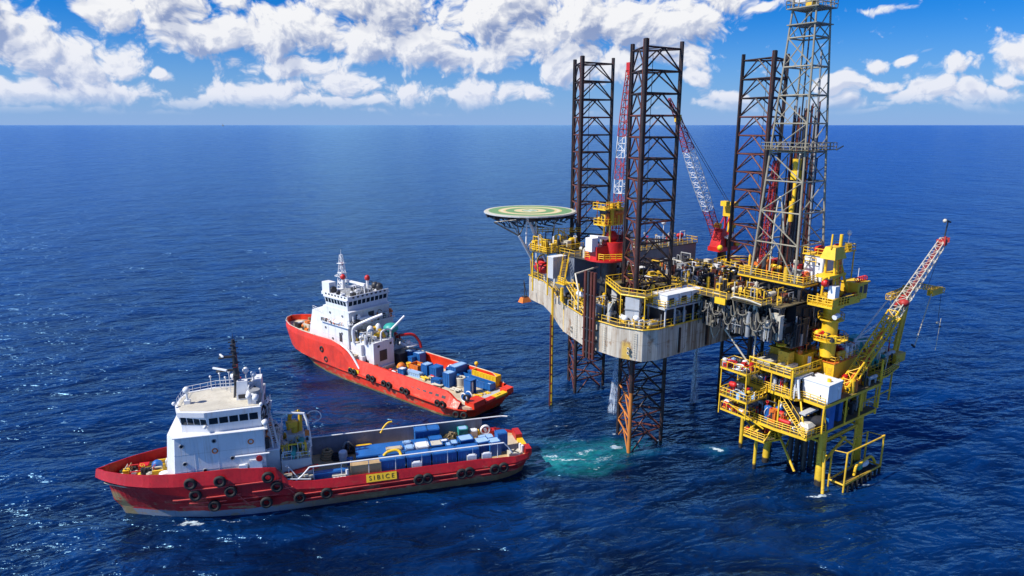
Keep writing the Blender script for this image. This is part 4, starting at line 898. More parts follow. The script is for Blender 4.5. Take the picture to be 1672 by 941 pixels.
for x, y, l, w, m_, lab in lids:
    crate(F1, x, y, Z1 + (2.26 if x > 15.2 else 0), l, w, .3 if x > 15.2 else 2.5, blue if x <= 15.2 else m_, lab, 'crate', g1, 0, m_, ribs=False)
crate(F1, 15.9, -3.9, Z1, 2.1, 2.1, 3.0, blue, 'forward one of two tall blue containers by the far rail', 'container', g1)
crate(F1, 13.9, -3.9, Z1, 2.0, 2.1, 3.0, blue, 'after one of two tall blue containers by the far rail', 'container', g1)
crate(F1, 9.3, .7, Z1, 2.3, 2.0, 2.7, blue, 'square blue crate just aft of the fishing net heap', 'container', g1, .1, blue_l)
crate(F1, 6.8, 1.6, Z1, 2.2, 1.9, 2.4, blue, 'square blue crate with light lid in the middle of the after group', 'container', g1, .15, blue_l)
crate(F1, 4.9, 2.2, Z1, 1.9, 1.8, 2.4, blue, 'blue crate of the after group beside the tall box, nearer the rail', 'container', g1, .1, blue_l)
crate(F1, 3.4, 1.0, Z1, 1.7, 1.7, 3.1, blue, 'tall upright blue box nearest the stern of the dark red ship', 'container', g1, .1)
crate(F1, 5.6, -.4, Z1, 2.2, 1.6, 1.9, blue_l, 'flat pale blue box behind the after crates', 'container', g1, .1)
crate(F1, 8.8, -4.1, Z1, 1.6, 1.5, 2.2, teal, 'teal green box against the far rail by the net heap', 'container', None, 0, blue_l)
crate(F1, 6.9, -4.3, Z1, 1.2, 1.2, 1.5, white, 'white box against the far rail aft of the teal one', 'box')
crate(F1, 25.2, -4.2, Z1, 2.4, .8, 1.1, yellow, 'yellow rack standing against the far grey bulwark', 'rack')
crate(F1, 30.6, 4.2, Z1, 5.0, .9, 1.7, blue, 'blue locker behind the rail ahead of the name board', 'locker')
crate(F1, 27.6, -.4, Z1, .9, .9, 1.0, blue, 'small dark blue box beside the white drum at the forward end', 'box')
def netheap():
    """heaped net: rolled and folded strands round a bumpy core"""
    rnd = random.Random(5); mb = MB(net); mb.ball((0, 0, .3), 1.0, 18, 10, (1.9, 2.3, .9))
    t_ = thing('fishing_net_heap', 'heap of brown and olive fishing net beside the blue crates', 'net', F1, (11.2, -1.6, Z1))
    part('net_pile', MB(net).ball((11.2, -1.6, 3.2), 1.0, 18, 10, (1.8, 2.3, 2.2)), t_)
    s_ = MB(net, rope)
    for i in range(120):
        a = rnd.uniform(0, 6.28); r_ = rnd.uniform(0, 1) ** .5; c = Vector((11.2 + 1.9 * r_ * math.cos(a), -1.6 + 2.7 * r_ * math.sin(a), 3.2 + 2.4 * (1 - r_ ** 1.6)))
        s_.use(rnd.choice([net, net, net, rope])); k = [c + Vector((rnd.uniform(-.6, .6), rnd.uniform(-.6, .6), rnd.uniform(-.2, .25))) for _ in range(3)]; s_.curve(k, rnd.uniform(.05, .13), 5, 3)
    part('loose_strand', s_, t_)
netheap()
def coil(F, x, y, z, Rr, r, mat, label, cat='rope coil', name='rope_coil', n=3, ax=(0, 0, 1)):
    mb = MB(mat)
    for k in range(n): mb.torus((0, 0, r + k * r * 1.6), ax, Rr - k * r * .6, r, 18, 6)
    single(name, mb, label, cat, F, (x, y, z))
coil(F1, 31.0, -3.4, Z1, 1.0, .22, rope, 'large tan mooring rope coil at the forward end of the timber deck', n=4)
coil(F1, 29.6, -2.6, Z1, .7, .2, black, 'black hose coil beside the tan rope at the forward end of the deck', n=3)
mb = MB(white); mb.tube((0, 0, 0), (0, 0, 1.3), .7, 16); mb.ball((0, 0, 1.3), .7, 16, 6, (1, 1, .5)); mb.torus((0, 0, .7), (0, 0, 1), .7, .05, 16, 5); single('drum', mb, 'round white drum standing on the timber deck near the winch house', 'drum', F1, (28.6, -2.2, Z1))
mb = MB(dark, grey); mb.torus((0, 0, 1.0), (.4, 1, 0), .8, .3, 18, 8); mb.torus((.3, .2, 1.2), (1, .3, .2), .7, .22, 16, 6); mb.use(grey).curve([(-1, 0, 0), (-.4, 0, 1.6), (.5, 0, 2.0), (1.1, 0, .2)], .2, 6); mb.use(dark).ball((0, -.2, .5), .8, 10, 6, (1.4, 1, .6)); single('hose_bundle', mb, 'dark tangled hose bundle standing up near the far grey bulwark', 'hoses', F1, (27.6, -4.0, Z1))
mb = MB(yellow); mb.curve([(1.4, 0, 0), (.8, 0, .5), (-.4, 0, .7), (-1.0, .3, .5), (-1.2, .8, 0)], .24, 8); single('yellow_hose', mb, 'thick yellow hose draped over the blue container behind the white rail', 'hose', F1, (21.2, 3.2, Z1 + 2.55))
mb = MB(yellow); mb.curve([(0, 0, 0), (-.6, -.4, .8), (-1.3, -.6, 1.4), (-2.0, -.7, 1.5)], .16, 8); single('yellow_hose', mb, 'short yellow hose rising over the far rail of the dark red ship', 'hose', F1, (22.4, -4.8, Z1 + 2.6))
rnd = random.Random(11)
mb = MB(yellow, orange)
for i in range(14): a = rnd.uniform(0, 3.1); mb.use(rnd.choice([yellow, yellow, orange])).obox((rnd.uniform(-1.5, 1.5), rnd.uniform(-1, 1), .12 + .1 * (i % 4)), (rnd.uniform(.7, 1.5), .3, .2), a)
single('loose_timber', mb, 'scattered yellow planks on the deck aft of the teal box', 'planks', F1, (6.9, -2.6, Z1))
mb = MB(white); mb.torus((0, 0, 0), (0, 1, 0), .75, .14, 20, 6); mb.torus((0, .3, 0), (0, 1, 0), .75, .14, 20, 6); mb.tube((0, -.1, 0), (0, .4, 0), .3, 10); mb.box(-.8, .8, -.1, .4, -1.2, -.9); single('hose_reel', mb, 'white hose reel against the far rail near the stern of the dark red ship', 'hose reel', F1, (4.8, -4.5, Z1 + 1.2))
mb = MB(red, dark); mb.tube((0, -.5, .6), (0, .5, .6), .55, 14); mb.use(dark).tube((0, -.6, .6), (0, .6, .6), .2, 8); mb.use(red).box(-.6, .6, -.6, -.5, 0, 1.2); mb.box(-.6, .6, .5, .6, 0, 1.2); single('winch', mb, 'small dark red winch by the far stern rail of the front ship', 'winch', F1, (3.4, -4.3, Z1))
mb = MB(yellow, dark); mb.tube((0, 0, 0), (0, 0, 1.0), .35, 10); mb.torus((0, 0, 1.0), (1, 0, 0), .35, .1, 12, 5); single('capstan', mb, 'yellow capstan between the white box and the hose reel', 'capstan', F1, (6.0, -4.4, Z1))
for x, lab in ((9.2, 'white jerrycan group hanging outside the rail beside the blue crates'), (6.8, 'white canister hanging behind the rail nearest the stern'), (17.8, 'white square case behind the rail at the middle of the dark red ship')):
    mb = MB(white); mb.box(-.75, .75, -.25, .25, 0, .8); mb.tube((-.5, 0, .8), (.5, 0, .8), .2, 8); single('white_case', mb, lab, 'case', F1, (x, 5.0, Z1 + .9))
mb = MB(cream, white, red); mb.box(-1.0, 1.0, -.3, .3, 0, .7); mb.use(white)
for k in range(4): mb.tube((-.8 + k * .5, .35, .0), (-.8 + k * .5, .35, .5), .2, 10)
mb.use(white).tube((-1.2, 0, 0), (-1.2, 0, 1.4), .22, 8); single('bottle_rack', mb, 'cream rack of small white bottles at the rail ahead of the name board', 'rack', F1, (29.4, 5.0, Z1 + .6))
mb = MB(white, rope); mb.prism([(-.8, -.6), (.8, -.6), (.8, .6), (-.8, .6)], 0, 1.2, [(-.5, -.3), (.5, -.3), (.5, .3), (-.5, .3)]); mb.use(yellow).tube((.6, .2, .6), (1.4, -1.2, 2.4), .12, 6); mb.use(rope).ball((-1.2, .2, .5), .5, 8, 6); single('covered_gear', mb, 'white covered gear with a yellow pole at the forward deck corner', 'deck gear', F1, (32.6, 3.4, Z1))

Z2 = 2.9; g2 = 'blue boxes on the deck of the orange ship'
crate(F2, 27.6, -4.3, Z2, 1.9, 1.9, 2.9, blue, 'tall blue container beside the boat davit, forward one', 'container', g2, 0, blue_l)
crate(F2, 25.2, -4.6, Z2, 2.2, 1.9, 2.9, blue, 'tall blue container beside the boat davit, after one', 'container', g2, 0, blue_l)
crate(F2, 25.9, -2.9, Z2, 1.5, 1.1, 2.2, blue, 'lower blue box in front of the two tall ones by the davit', 'container', g2)
crate(F2, 19.2, -1.3, Z2, 1.8, 1.9, 2.5, blue, 'blue cube forward of the long blue container on the orange ship', 'container', g2, 0, blue_l)
crate(F2, 17.0, -1.9, Z2, 2.2, 2.2, 2.3, blue, 'blue container just aft of the forward blue cube', 'container', g2)
crate(F2, 12.9, -4.4, Z2, 2.0, 3.6, 2.9, blue, 'large dark blue container near the far orange bulwark', 'container', g2, 0, blue_l)
crate(F2, 11.0, .2, Z2, 1.9, 1.9, 3.0, blue, 'bright blue upright cube in the middle of the deck', 'container', g2, 0, blue_l)
crate(F2, 10.6, -5.9, Z2, 1.3, 1.0, 1.7, blue, 'small blue box between the large container and the yellow trough', 'container', g2)
crate(F2, 15.4, -4.6, Z2, 1.4, 1.6, 1.6, blue, 'low blue box beside the white dome', 'container', g2)
crate(F2, 20.6, .9, Z2, 3.8, 1.2, 1.0, blue_l, 'flat pale blue box lying along the near bulwark', 'container', g2, .05)
crate(F2, 14.2, .6, Z2, 2.2, 1.5, .9, blue, 'low blue tray forward of the bright blue cube', 'container', g2, .3)
crate(F2, 23.4, 2.0, Z2, 1.5, 1.4, 1.4, blue, 'dark blue box beside the white bags near the gear house', 'container', g2, .2, white)
t_ = thing('open_cabinet', 'upright blue cabinet with open side showing a cylinder, near the stern', 'cabinet', F2, (4.9, .5, Z2))
b = MB(blue); b.box(4.0, 5.8, .9, 1.3, 2.9, 5.9); b.box(5.4, 5.8, -.3, .9, 2.9, 5.9); b.box(4.0, 5.8, -.4, -.3, 2.9, 5.9); b.box(4.0, 5.8, -.4, 1.3, 5.8, 5.95); b.box(3.9, 5.9, -.5, 1.4, 2.9, 3.0); part('shell', b, t_)
part('cylinder', MB(white).tube((4.7, .3, 3.0), (4.7, .3, 5.2), .4, 12).ball((4.7, .3, 5.2), .4, 12, 6), t_)
basket(F2, 7.0, -3.5, Z2, 9.2, 1.5, 1.5, blue, 'very long blue open trough lying along the after deck', (blue, blue_l, dark), name='pipe_basket')
basket(F2, 6.2, -5.8, Z2, 6.6, 1.5, 2.3, yellow, 'yellow open container filled with grey pipes at the far stern bulwark', (lgrey, lgrey, grey), name='pipe_basket')
basket(F2, 22.3, -1.3, Z2, 2.7, 2.2, 1.7, orange, 'orange mesh basket of gear aft of the gear house', (orange, yellow, dark))
mb = MB(orange, yellow); mb.ball((0, 0, .9), .95, 14, 8); mb.use(yellow).torus((0, 0, .9), (0, 0, 1), .95, .08, 16, 5); mb.torus((0, 0, .9), (1, 0, 0), .95, .08, 16, 5); single('marker_buoy', mb, 'round orange buoy beside the orange basket', 'buoy', F2, (25.4, .6, Z2))
mb = MB(yellow); mb.tube((0, 0, 0), (0, 0, 1.5), .5, 12); mb.torus((0, 0, 1.5), (0, 0, 1), .5, .12, 12, 5); mb.torus((0, 0, .8), (0, 0, 1), .5, .06, 12, 5); single('drum', mb, 'yellow drum right below the gear house opening', 'drum', F2, (27.0 - 6.6 + 1.0, 2.9 - .9, Z2) if False else (24.6, -.9, Z2))
mb = MB(cream, dark); mb.tube((0, 0, 0), (0, 0, 1.8), 1.0, 18); mb.torus((0, 0, 1.8), (0, 0, 1), .92, .12, 18, 5); mb.torus((0, 0, .1), (0, 0, 1), 1.0, .1, 18, 5); mb.use(dark).tube((0, 0, 1.75), (0, 0, 1.86), .4, 10); mb.use(cream).tube((0, 0, 1.8), (0, 0, 2.2), .2, 8); single('drum', mb, 'cream round tank with a rusty lid between the cube and the cabinet', 'tank', F2, (9.2, -1.3, Z2))
mb = MB(white); mb.ball((0, 0, .6), 1.0, 14, 8, (1, 1, .9)); mb.tube((0, 0, 0), (0, 0, .6), .8, 12); single('dome_buoy', mb, 'white dome by the far orange bulwark amidships', 'buoy', F2, (16.2, -5.6, Z2 + .3))
mb = MB(blue, white); mb.tube((0, -.7, .8), (0, .7, .8), .75, 16); mb.use(white).torus((0, -.7, .8), (0, 1, 0), .8, .12, 18, 6); mb.torus((0, .7, .8), (0, 1, 0), .8, .12, 18, 6); single('cable_reel', mb, 'blue and white cable reel in the near stern corner', 'reel', F2, (3.0, 3.5, Z2))
mb = MB(red, white, rope); mb.ball((0, 0, .5), .6, 12, 6, (2.4, 1, .8)); mb.use(yellow).ball((.8, .2, .8), .5, 10, 6, (1.8, .7, .6)); single('covered_boat', mb, 'small red and yellow covered boat by the near bulwark', 'boat', F2, (27.6 - 1.0, 4.5, Z2 + .3), rz=.1)
for (x, y, m_, lab) in ((23.9, .9, white, 'pile of white bags beside the orange basket'), (25.3, 3.0, white, 'pile of white and red bags beside the covered boat')):
    mb = MB(m_, red); rr = random.Random(int(x))
    for i in range(9): mb.use(m_ if i % 4 else red).ball((rr.uniform(-.9, .9), rr.uniform(-.6, .6), .3 + .25 * (i // 4)), .45, 8, 6, (1.3, .9, .6))
    single('bag_pile', mb, lab, 'bags', F2, (x, y, Z2))
mb = MB(yellow, sand)
for i in range(12): mb.use(yellow if i % 3 else sand).obox((rnd.uniform(-.7, .7), -2 + i * .36, .14), (1.5, .3, .22), rnd.uniform(-.2, .2))
single('loose_timber', mb, 'row of yellow planks across the after deck of the orange ship', 'planks', F2, (2.9, -.2, Z2))
for x, y, m1, lab in ((17.6, 1.0, yellow, 'yellow gas bottle lying by the near bulwark'), (16.3, -.6, red, 'red bars lying between the blue boxes'), (12.6, 2.0, cream, 'cream timber pile by the near bulwark amidships'), (8.0, 1.6, cream, 'low cream pile with dark gear beside the drum'), (21.6, -3.4, dark, 'dark winch gear beside the orange basket')):
    mb = MB(m1, cream, dark); rr = random.Random(int(x * 9))
    for i in range(7): mb.use([m1, m1, cream, dark][i % 4] if m1 is not cream or i % 3 else dark).tube((-1.1 + rr.uniform(-.2, .2), rr.uniform(-.7, .7), .15 + .12 * (i % 3)), (1.1 + rr.uniform(-.2, .2), rr.uniform(-.7, .7), .15 + .12 * (i % 3)), .12 + .08 * (i % 2), 7)
    single('deck_pile', mb, lab, 'deck gear', F2, (x, y, Z2), rz=rr.uniform(-.4, .4))
mb = MB(orange, yellow); mb.tube((0, 0, 0), (0, 0, 2.6), .18, 8); mb.use(yellow).ball((0, 0, 2.8), .45, 10, 6); single('stern_light_post', mb, 'yellow topped light post by the far bulwark near the stern', 'post', F2, (9.8, -6.7, Z2 + .4))

# ------------------------------------------------------------------ the jack-up drilling rig (rig frame: u along the stern edge, m towards the bow)
FR = frame(23.4, 104.6, math.atan2(.593, .805))
hullm = hullmat()
ZD = 23.2
footm = paint('orange_rusted_steel', (.52, .17, .025), .65, (.20, .06, .02), .6, .3, var=.3, thr=.55)
def leg_geo(cu, cm, rot, name_label, rig, z0, z1, first):
    Rr = 4.55; ch = [(cu + Rr * math.cos(R(rot + a)), cm + Rr * math.sin(R(rot + a))) for a in (0, 120, 240)]
    bay = 3.36; zs = [z1 - 1.1 - i * bay for i in range(int((z1 - 1.1 - z0) / bay) + 1)]
    lg = MB(legmat, legred); br = .155
    for i, z in enumerate(zs):
        for k in range(3):
            a, b = Vector((*ch[k], z)), Vector((*ch[(k + 1) % 3], z)); mid = (a + b) / 2
            lg.use(footm if first and z < 9.5 and k == 1 else legred if (z < 7 and k != 1) or (i % 5 == 3 and k == 2) or (k == 1 and z < 58) else legmat)
            lg.tube(a, b, br, 5, caps=False)
            if i + 1 < len(zs):
                z2 = zs[i + 1]; lg.tube(mid, Vector((*ch[k], z2)), br * .85, 5, caps=False); lg.tube(mid, Vector((*ch[(k + 1) % 3], z2)), br * .85, 5, caps=False)
        if i % 1 == 0 and i + 1 < len(zs):
            ms = [(Vector((*ch[k], z)) + Vector((*ch[(k + 1) % 3], z))) / 2 for k in range(3)]
            lg.use(legmat)
            for k in range(3): lg.tube(ms[k], ms[(k + 1) % 3], .07, 4, caps=False)
    leg = part('leg', lg, rig, name_label)
    for k in range(3):
        c = MB(legmat, legred); x, y = ch[k]
        for za, zb in ((z0, 11), (11, z1)):
            c.use(footm if za < 5 and k == 2 and first else legmat)
            c.tube((x, y, za), (x, y, zb), .34, 10)
            th = R(rot + k * 120 + 90); dx, dy = math.cos(th) * .36, math.sin(th) * .36
            c.use(legred if k == 2 else legmat)
        c.tube((x + dx, y + dy, za), (x + dx, y + dy, zb), .10, 4); c.tube((x - dx, y - dy, za), (x - dx, y - dy, zb), .10, 4)
        c.use(legmat).tube((x, y, z1), (x, y, z1 + .05), .32, 10)
        part('chord', c, leg)
    ca = MB(dark); ca.tube((cu, cm, ZD), (cu, cm, z1 - 2), .05, 4); part('cable', ca, leg)
    return ch

def rig_():
    rig = thing('jack_up_rig', 'three legged jack up drilling rig with rust streaked grey hull and green helideck', 'oil rig', FR, (18, 18, 0))
    OUT = [(0, 0), (-2.6, .9), (-4.3, 5), (-4.7, 12), (-1.8, 21), (-.4, 23.8), (3.6, 30.7), (6.9, 37.6), (8, 44), (20, 46), (30, 40), (38.5, 21), (41, 12), (41, 5), (39, 1), (36.6, 0)]
    OUT = OUT[::-1]
    h = MB(hullm); h.prism(OUT, 18.0, ZD); part('hull', h, rig)
    ins = lambda d: [(18 + (x - 18) * d, 20 + (y - 20) * d) for x, y in OUT]
    d_ = MB(deckgrey); d_.prism(ins(.99), ZD, ZD + .06); part('main_deck', d_, rig)
    e = MB(yellow_d); pts = [(x, y, ZD + .06) for x, y in ins(.985)]; e.rail(pts + [pts[0]], 1.1, .05, 1.6)
    part('railing', e, rig)
    e = MB(yellow_d)
    ed = [(x, y, ZD + .1) for x, y in ins(1.004)]; e.path(ed + [ed[0]], .14, 5)
    part('deck_edge_trim', e, rig)
    legs = [(13.8, 32.6, 0, 'rear left'), (3.4, 6.9, 0, 'front'), (33.4, 6.6, 0, 'right')]
    # orientation solved from the photograph: chord directions in world space 5, 125, 245 degrees
    for cu, cm, off, nm in legs:
        wr = 5 - math.degrees(math.atan2(.593, .805))
        leg_geo(cu, cm, wr + (18 if nm == 'right' else 0), {'front': 'front leg with orange rusted foot', 'rear left': 'leg behind the helideck', 'right': 'leg behind the derrick'}[nm], rig, -8, 67.6, nm == 'front')
    # jack houses: three jack cases round each leg and a yellow walkway
    for cu, cm, off, nm in legs:
        wr = 5 - math.degrees(math.atan2(.593, .805)) + (18 if nm == 'right' else 0)
        z1 = 28.3; jc = MB(lgrey, dark)
        for a in (0, 120, 240):
            th = R(wr + a); x, y = cu + 5.6 * math.cos(th), cm + 5.6 * math.sin(th)
            jc.use(lgrey).obox((x, y, (ZD + z1) / 2 - .2), (1.3, 2.3, z1 - ZD - .3), th); jc.use(grey).obox((x, y, ZD + 2.7), (1.5, 2.5, .18), th); jc.use(dark)
            for s in (-1, 1): jc.tube((x + s * .6 * -math.sin(th), y + s * .6 * math.cos(th), ZD + 1), (x + s * .6 * -math.sin(th) + .9 * math.cos(th), y + s * .6 * math.cos(th) + .9 * math.sin(th), ZD + 1), .35, 10)
        j_ = part('jack_house', jc, rig)
        wk = MB(grating); O = [(cu + 7.4 * math.cos(R(wr + a)), cm + 7.4 * math.sin(R(wr + a))) for a in range(20, 380, 60)]; I = [(cu + 5.0 * math.cos(R(wr + a)), cm + 5.0 * math.sin(R(wr + a))) for a in range(20, 380, 60)]
        O = [(cu + (7.0 if i % 2 else 6.4) * math.cos(R(wr + a)), cm + (7.0 if i % 2 else 6.4) * math.sin(R(wr + a))) for i, a in enumerate((-18, 18, 102, 138, 222, 258))]
        I = [(cu + (x - cu) * .66, cm + (y - cm) * .66) for x, y in O]
        for i in range(6):
            a, b, c, d = O[i], O[(i + 1) % 6], I[(i + 1) % 6], I[i]; wk.prism([a, b, c, d], z1 - .12, z1)
        w_ = part('walkway', wk, j_)
        rl = MB(yellow); pts = [(x, y, z1) for x, y in O]; rl.rail(pts + [pts[0]], 1.1, .055, 1.5)
        for a, b in zip(pts, pts[1:] + pts[:1]): rl.tube((a[0], a[1], z1 - .06), (b[0], b[1], z1 - .06), .16, 5)
        for a in pts: rl.tube((a[0], a[1], ZD), (a[0] * 1, a[1], z1), .10, 6)
        part('walkway_railing', rl, j_)
        rnd = random.Random(int(cu)); part('pipework', clutter(rnd, 60, cu - 3.4, cu + 3.4, cm - 3.4, cm + 3.4, ZD, z1 + 1.2, [dark, dark, grey, cream, yellow_d, grating], .1), j_)
    # accommodation block and roofs
    q = MB(grey, lgrey)
    q.use(paint('blue_grey_house_paint', (.17, .20, .26), .5, (.10, .07, .05), .4, .35, var=.15))
    q.box(2.6, 8.2, 23.4, 27.2, ZD, 31.0); q.box(8.2, 33.8, 20.4, 27.4, ZD, 31.0); q.use(lgrey)
    q.prism([(4.6, 31.2), (7.6, 38.6), (20, 40), (27, 36), (26, 27.4), (19.4, 27.4), (19.4, 30.5), (8.2, 29.0)], ZD, 28.0)
    quarters = part('accommodation_block', q, rig)
    r_ = MB(sand, yellow_d); r_.use(deckgrey).box(2.4, 34.0, 20.2, 27.6, 31.0, 31.15); r_.use(yellow_d).rail([(2.5, 27.4, 31.15), (2.5, 23.2, 31.15), (8.1, 23.2, 31.15), (8.1, 20.3, 31.15), (34, 20.3, 31.15), (34, 27.5, 31.15)], 1.1, .055, 1.5); part('roof', r_, quarters)
    for i in range(9):
        for z in (25.2, 28.2): part('window', MB(glass).box(10.5 + i * 2.5, 11.3 + i * 2.5, 20.34, 20.4, z, z + .8), quarters)
    rnd = random.Random(21)
    part('roof_equipment', clutter(rnd, 46, 3.2, 33, 21, 26.8, 31.15, 33.6, [white, lgrey, yellow_d, cream, dark, grey, red]), quarters)
    for u, m in ((27, 23.5), (30.8, 24.5)): part('satellite_mast', MB(white).tube((u, m, 31.15), (u, m, 35.2), .08, 6).ball((u, m, 35.5), .5, 12, 8), quarters)
    g = MB(lgrey); g.box(-.9, 2.3, 25.4, 26.9, 27.0, 31.0)
    for i in range(7): g.box(-.9 + i * .5, -.82 + i * .5, 25.34, 25.4, 27, 31); 
    g.use(white).box(-.95, 2.35, 25.3, 27.0, 31.0, 31.1); part('overhanging_cabin', g, rig)
    # upper yellow decks between helideck and crane
    y_ = MB(grating, yellow); y_.box(-.5, 9, 27.8, 33, 31.2, 31.35); y_.use(yellow); y_.rail([(9, 27.9, 31.35), (-.4, 27.9, 31.35), (-.4, 33, 31.35), (3, 37, 31.35)], 1.15, .07, 1.1, 3)
    y_.stair((.5, 31, 31.3), (3.5, 37.5, 36.8), 1.0); y_.rail([(2.8, 36.5, 34), (6, 32, 34), (10, 30, 34)], 1.1, .07, 1.1, 3); y_.stair((9, 29, 31.3), (5.5, 31.5, 34), 1.0)
    for u, m in ((0, 28), (0, 32.6), (8.6, 28), (8.6, 32.6)): y_.tube((u, m, ZD), (u, m, 31.2), .16, 6)
    part('yellow_stair_deck', y_, rig)
    part('yellow_deck_equipment', clutter(random.Random(5), 60, -.2, 8.6, 28, 33, 31.35, 34.6, [yellow, yellow, yellow_d, white, dark, cream], .12), rig)
    # helideck
    hc, hz = (4.7, 39.6), 38.0
    def helimat():
        m, t, b = newmat('helideck_paint'); P = t.n('ShaderNodeTexCoord').outputs['Object']; s = t.n('ShaderNodeSeparateXYZ'); t.set(s.inputs[0], P)
        x = t.m('SUBTRACT', s.outputs[0], hc[0] - 18); y = t.m('SUBTRACT', s.outputs[1], hc[1] - 18); r = t.m('SQRT', t.m('ADD', t.m('MULTIPLY', x, x), t.m('MULTIPLY', y, y)))
        band = lambda a, b_: t.m('MULTIPLY', t.m('GREATER_THAN', r, a), t.m('LESS_THAN', r, b_))
        nz = t.noise(P, 2.0, 4, .6)
        c = t.mix(nz, (.10, .23, .09), (.17, .32, .13)); c = t.mix(band(5.0, 6.5), c, (.58, .45, .20)); c = t.mix(band(5.5, 6.1), c, (.64, .56, .36)); c = t.mix(band(1.7, 3.3), c, (.60, .50, .28)); c = t.mix(band(8.5, 9.6), c, (.50, .48, .38))
        ax, ay = t.m('ABSOLUTE', x), t.m('ABSOLUTE', y)
        bar = t.m('MULTIPLY', band(-1, 1.5), t.m('MAXIMUM', t.m('MULTIPLY', t.m('GREATER_THAN', ax, .6), t.m('LESS_THAN', ax, 1.0)), t.m('MULTIPLY', t.m('LESS_THAN', ax, .8), t.m('LESS_THAN', ay, .2))))
        c = t.mix(bar, c, (.74, .74, .68)); c = t.mix(t.m('MULTIPLY', t.ramp(nz, .55, .7), .3), c, (.25, .22, .16)); t.L.new(c, b.inputs['Base Color']); b.inputs['Roughness'].default_value = .75; return m
    hd = MB(helimat()); poly = [(hc[0] + 9.3 * math.cos(2 * math.pi * (k + .5) / 32), hc[1] + 9.3 * math.sin(2 * math.pi * (k + .5) / 32)) for k in range(32)]
    hd.prism(poly, hz - .12, hz); heli = part('helideck', hd, rig)
    en = MB(lgrey); en.prism([(hc[0] + (x - hc[0]) * 1.02, hc[1] + (y - hc[1]) * 1.02) for x, y in poly], hz - .30, hz - .125); part('safety_net', en, heli)
    tr = MB(grey, dark); gx = [-7, -3.5, 0, 3.5, 7]
    for a in gx:
        L_ = math.sqrt(max(0, 81 - a * a)); tr.use(dark)
        tr.box(hc[0] + a - .15, hc[0] + a + .15, hc[1] - L_, hc[1] + L_, hz - 1.1, hz - .45); tr.box(hc[0] - L_, hc[0] + L_, hc[1] + a - .15, hc[1] + a + .15, hz - 1.15, hz - .5)
        n_ = 6
        for i in range(n_):
            y0 = hc[1] - L_ + 2 * L_ * i / n_; y1 = y0 + 2 * L_ / n_; zb = hz - 1.1 - 2.1 * (1 - abs(i - 2.5) / 4)
            tr.tube((hc[0] + a, y0, hz - 1), (hc[0] + a * .8, (y0 + y1) / 2, zb), .1, 5); tr.tube((hc[0] + a * .8, (y0 + y1) / 2, zb), (hc[0] + a, y1, hz - 1), .1, 5)
            if i: tr.tube((hc[0] + a * .8, (y0 * 3 - y1) / 2, zb), (hc[0] + a * .8, (y0 + y1) / 2, zb), .1, 5)
    part('under_truss', tr, heli)
    sp = MB(white)
    F_ = lambda a, b: (hc[0] + a, hc[1] + b)
    for a, b, r__ in (((-.3, 34, 37.5), (4.4, 34, 28.4), .30), ((-2.4, 34, 34.2), (1.6, 34, 28.0), .22), ((1.9, 34, 36.8), (2.0, 34, 28.4), .15), ((-.5, 34, 37.5), (-.6, 34, 31.4), .15), ((6.9, 34, 37.4), (5.9, 34, 32.4), .18), ((-.6, 34, 31.4), (1.95, 34, 33.6), .12),
                         ((9.5, 44.5, 37), (9.5, 41, 24), .25), ((2, 44.5, 37), (6, 38, 26), .2), ((3.2, 34, 31.2), (6.2, 34, 32.2), .14)):
        sp.tube(a, b, r__, 8)
    dk_ = MB(dark); dk_.tube((-5.4, 38, 36.6), (-2.4, 34, 34.2), .16, 6); dk_.tube((-3.0, 34, 37.3), (-2.2, 34, 34.0), .12, 5); dk_.tube((-.5, 34, 37.4), (-2.3, 34, 34.1), .12, 5); dk_.tube((-5.4, 38, 36.6), (-3, 34, 37.3), .12, 5); part('dark_bracket', dk_, heli)
    part('helideck_brace', sp, heli)
    lg_ = MB(dark); 
    # left crane pedestal, side pipes, caisson, raw water tower
    pm = MB(legred, red, dark)
    for i in range(4): pm.use([legred, legred, dark, legred][i]).tube((-5.35, 9.3 + i * .75, 16.6), (-5.35, 9.3 + i * .75, 31.5), .27, 10)
    for z in (17.4, 19.5, 21.5, 23.6, 27.5): pm.use(dark).box(-5.5, -4.6, 9.0, 12.0, z, z + .2)
    part('riser_bundle', pm, rig, 'dark red vertical pipes on the bow side of the hull')
    ca = MB(yellow_d, legred); ca.tube((2.0, 28.8, -4), (2.0, 28.8, ZD + 1), .26, 10); ca.use(legred).tube((1.2, 28.3, -4), (1.2, 28.3, 19), .18, 8); ca.use(cream).tube((2.7, 29.4, -2), (2.7, 29.4, 16), .12, 8)
    for z in range(0, 18, 2): ca.use(red).tube((1.2, 28.3, z), (2.0, 28.8, z + .8), .08, 5)
    part('water_tower', ca, rig)
    hp = MB(yellow_d); 
    for u, m in ((-1.95, 19.6), (-1.6, 21.2), (-2.6, 17.4)): hp.tube((u, m, 17.9), (u, m, ZD + 1.5), .16, 8)
    part('hull_side_pipe', hp, rig)
    for k, (a, b_) in enumerate((((-2.75, .95), (-3.9, 3.6)), ((-4.45, 5.6), (-4.8, 11.2)), ((-4.2, 13.6), (-2.4, 19)))):
        lf = MB(cream, dark); x0, y0 = (a[0] * .7 + b_[0] * .3) - .12, a[1] * .7 + b_[1] * .3; x1, y1 = (a[0] * .3 + b_[0] * .7) - .12, a[1] * .3 + b_[1] * .7
        lf.tube((x0, y0, 18.6), (x0, y0, 22.9), .05, 5); lf.tube((x0 - .1, y0 + .4, 18.6), (x0 - .1, y0 + .4, 22.9), .05, 5)
        for i in range(11): lf.tube((x0, y0, 18.8 + i * .38), (x0 - .1, y0 + .4, 18.8 + i * .38), .035, 4)
        part('hull_ladder', lf, rig)
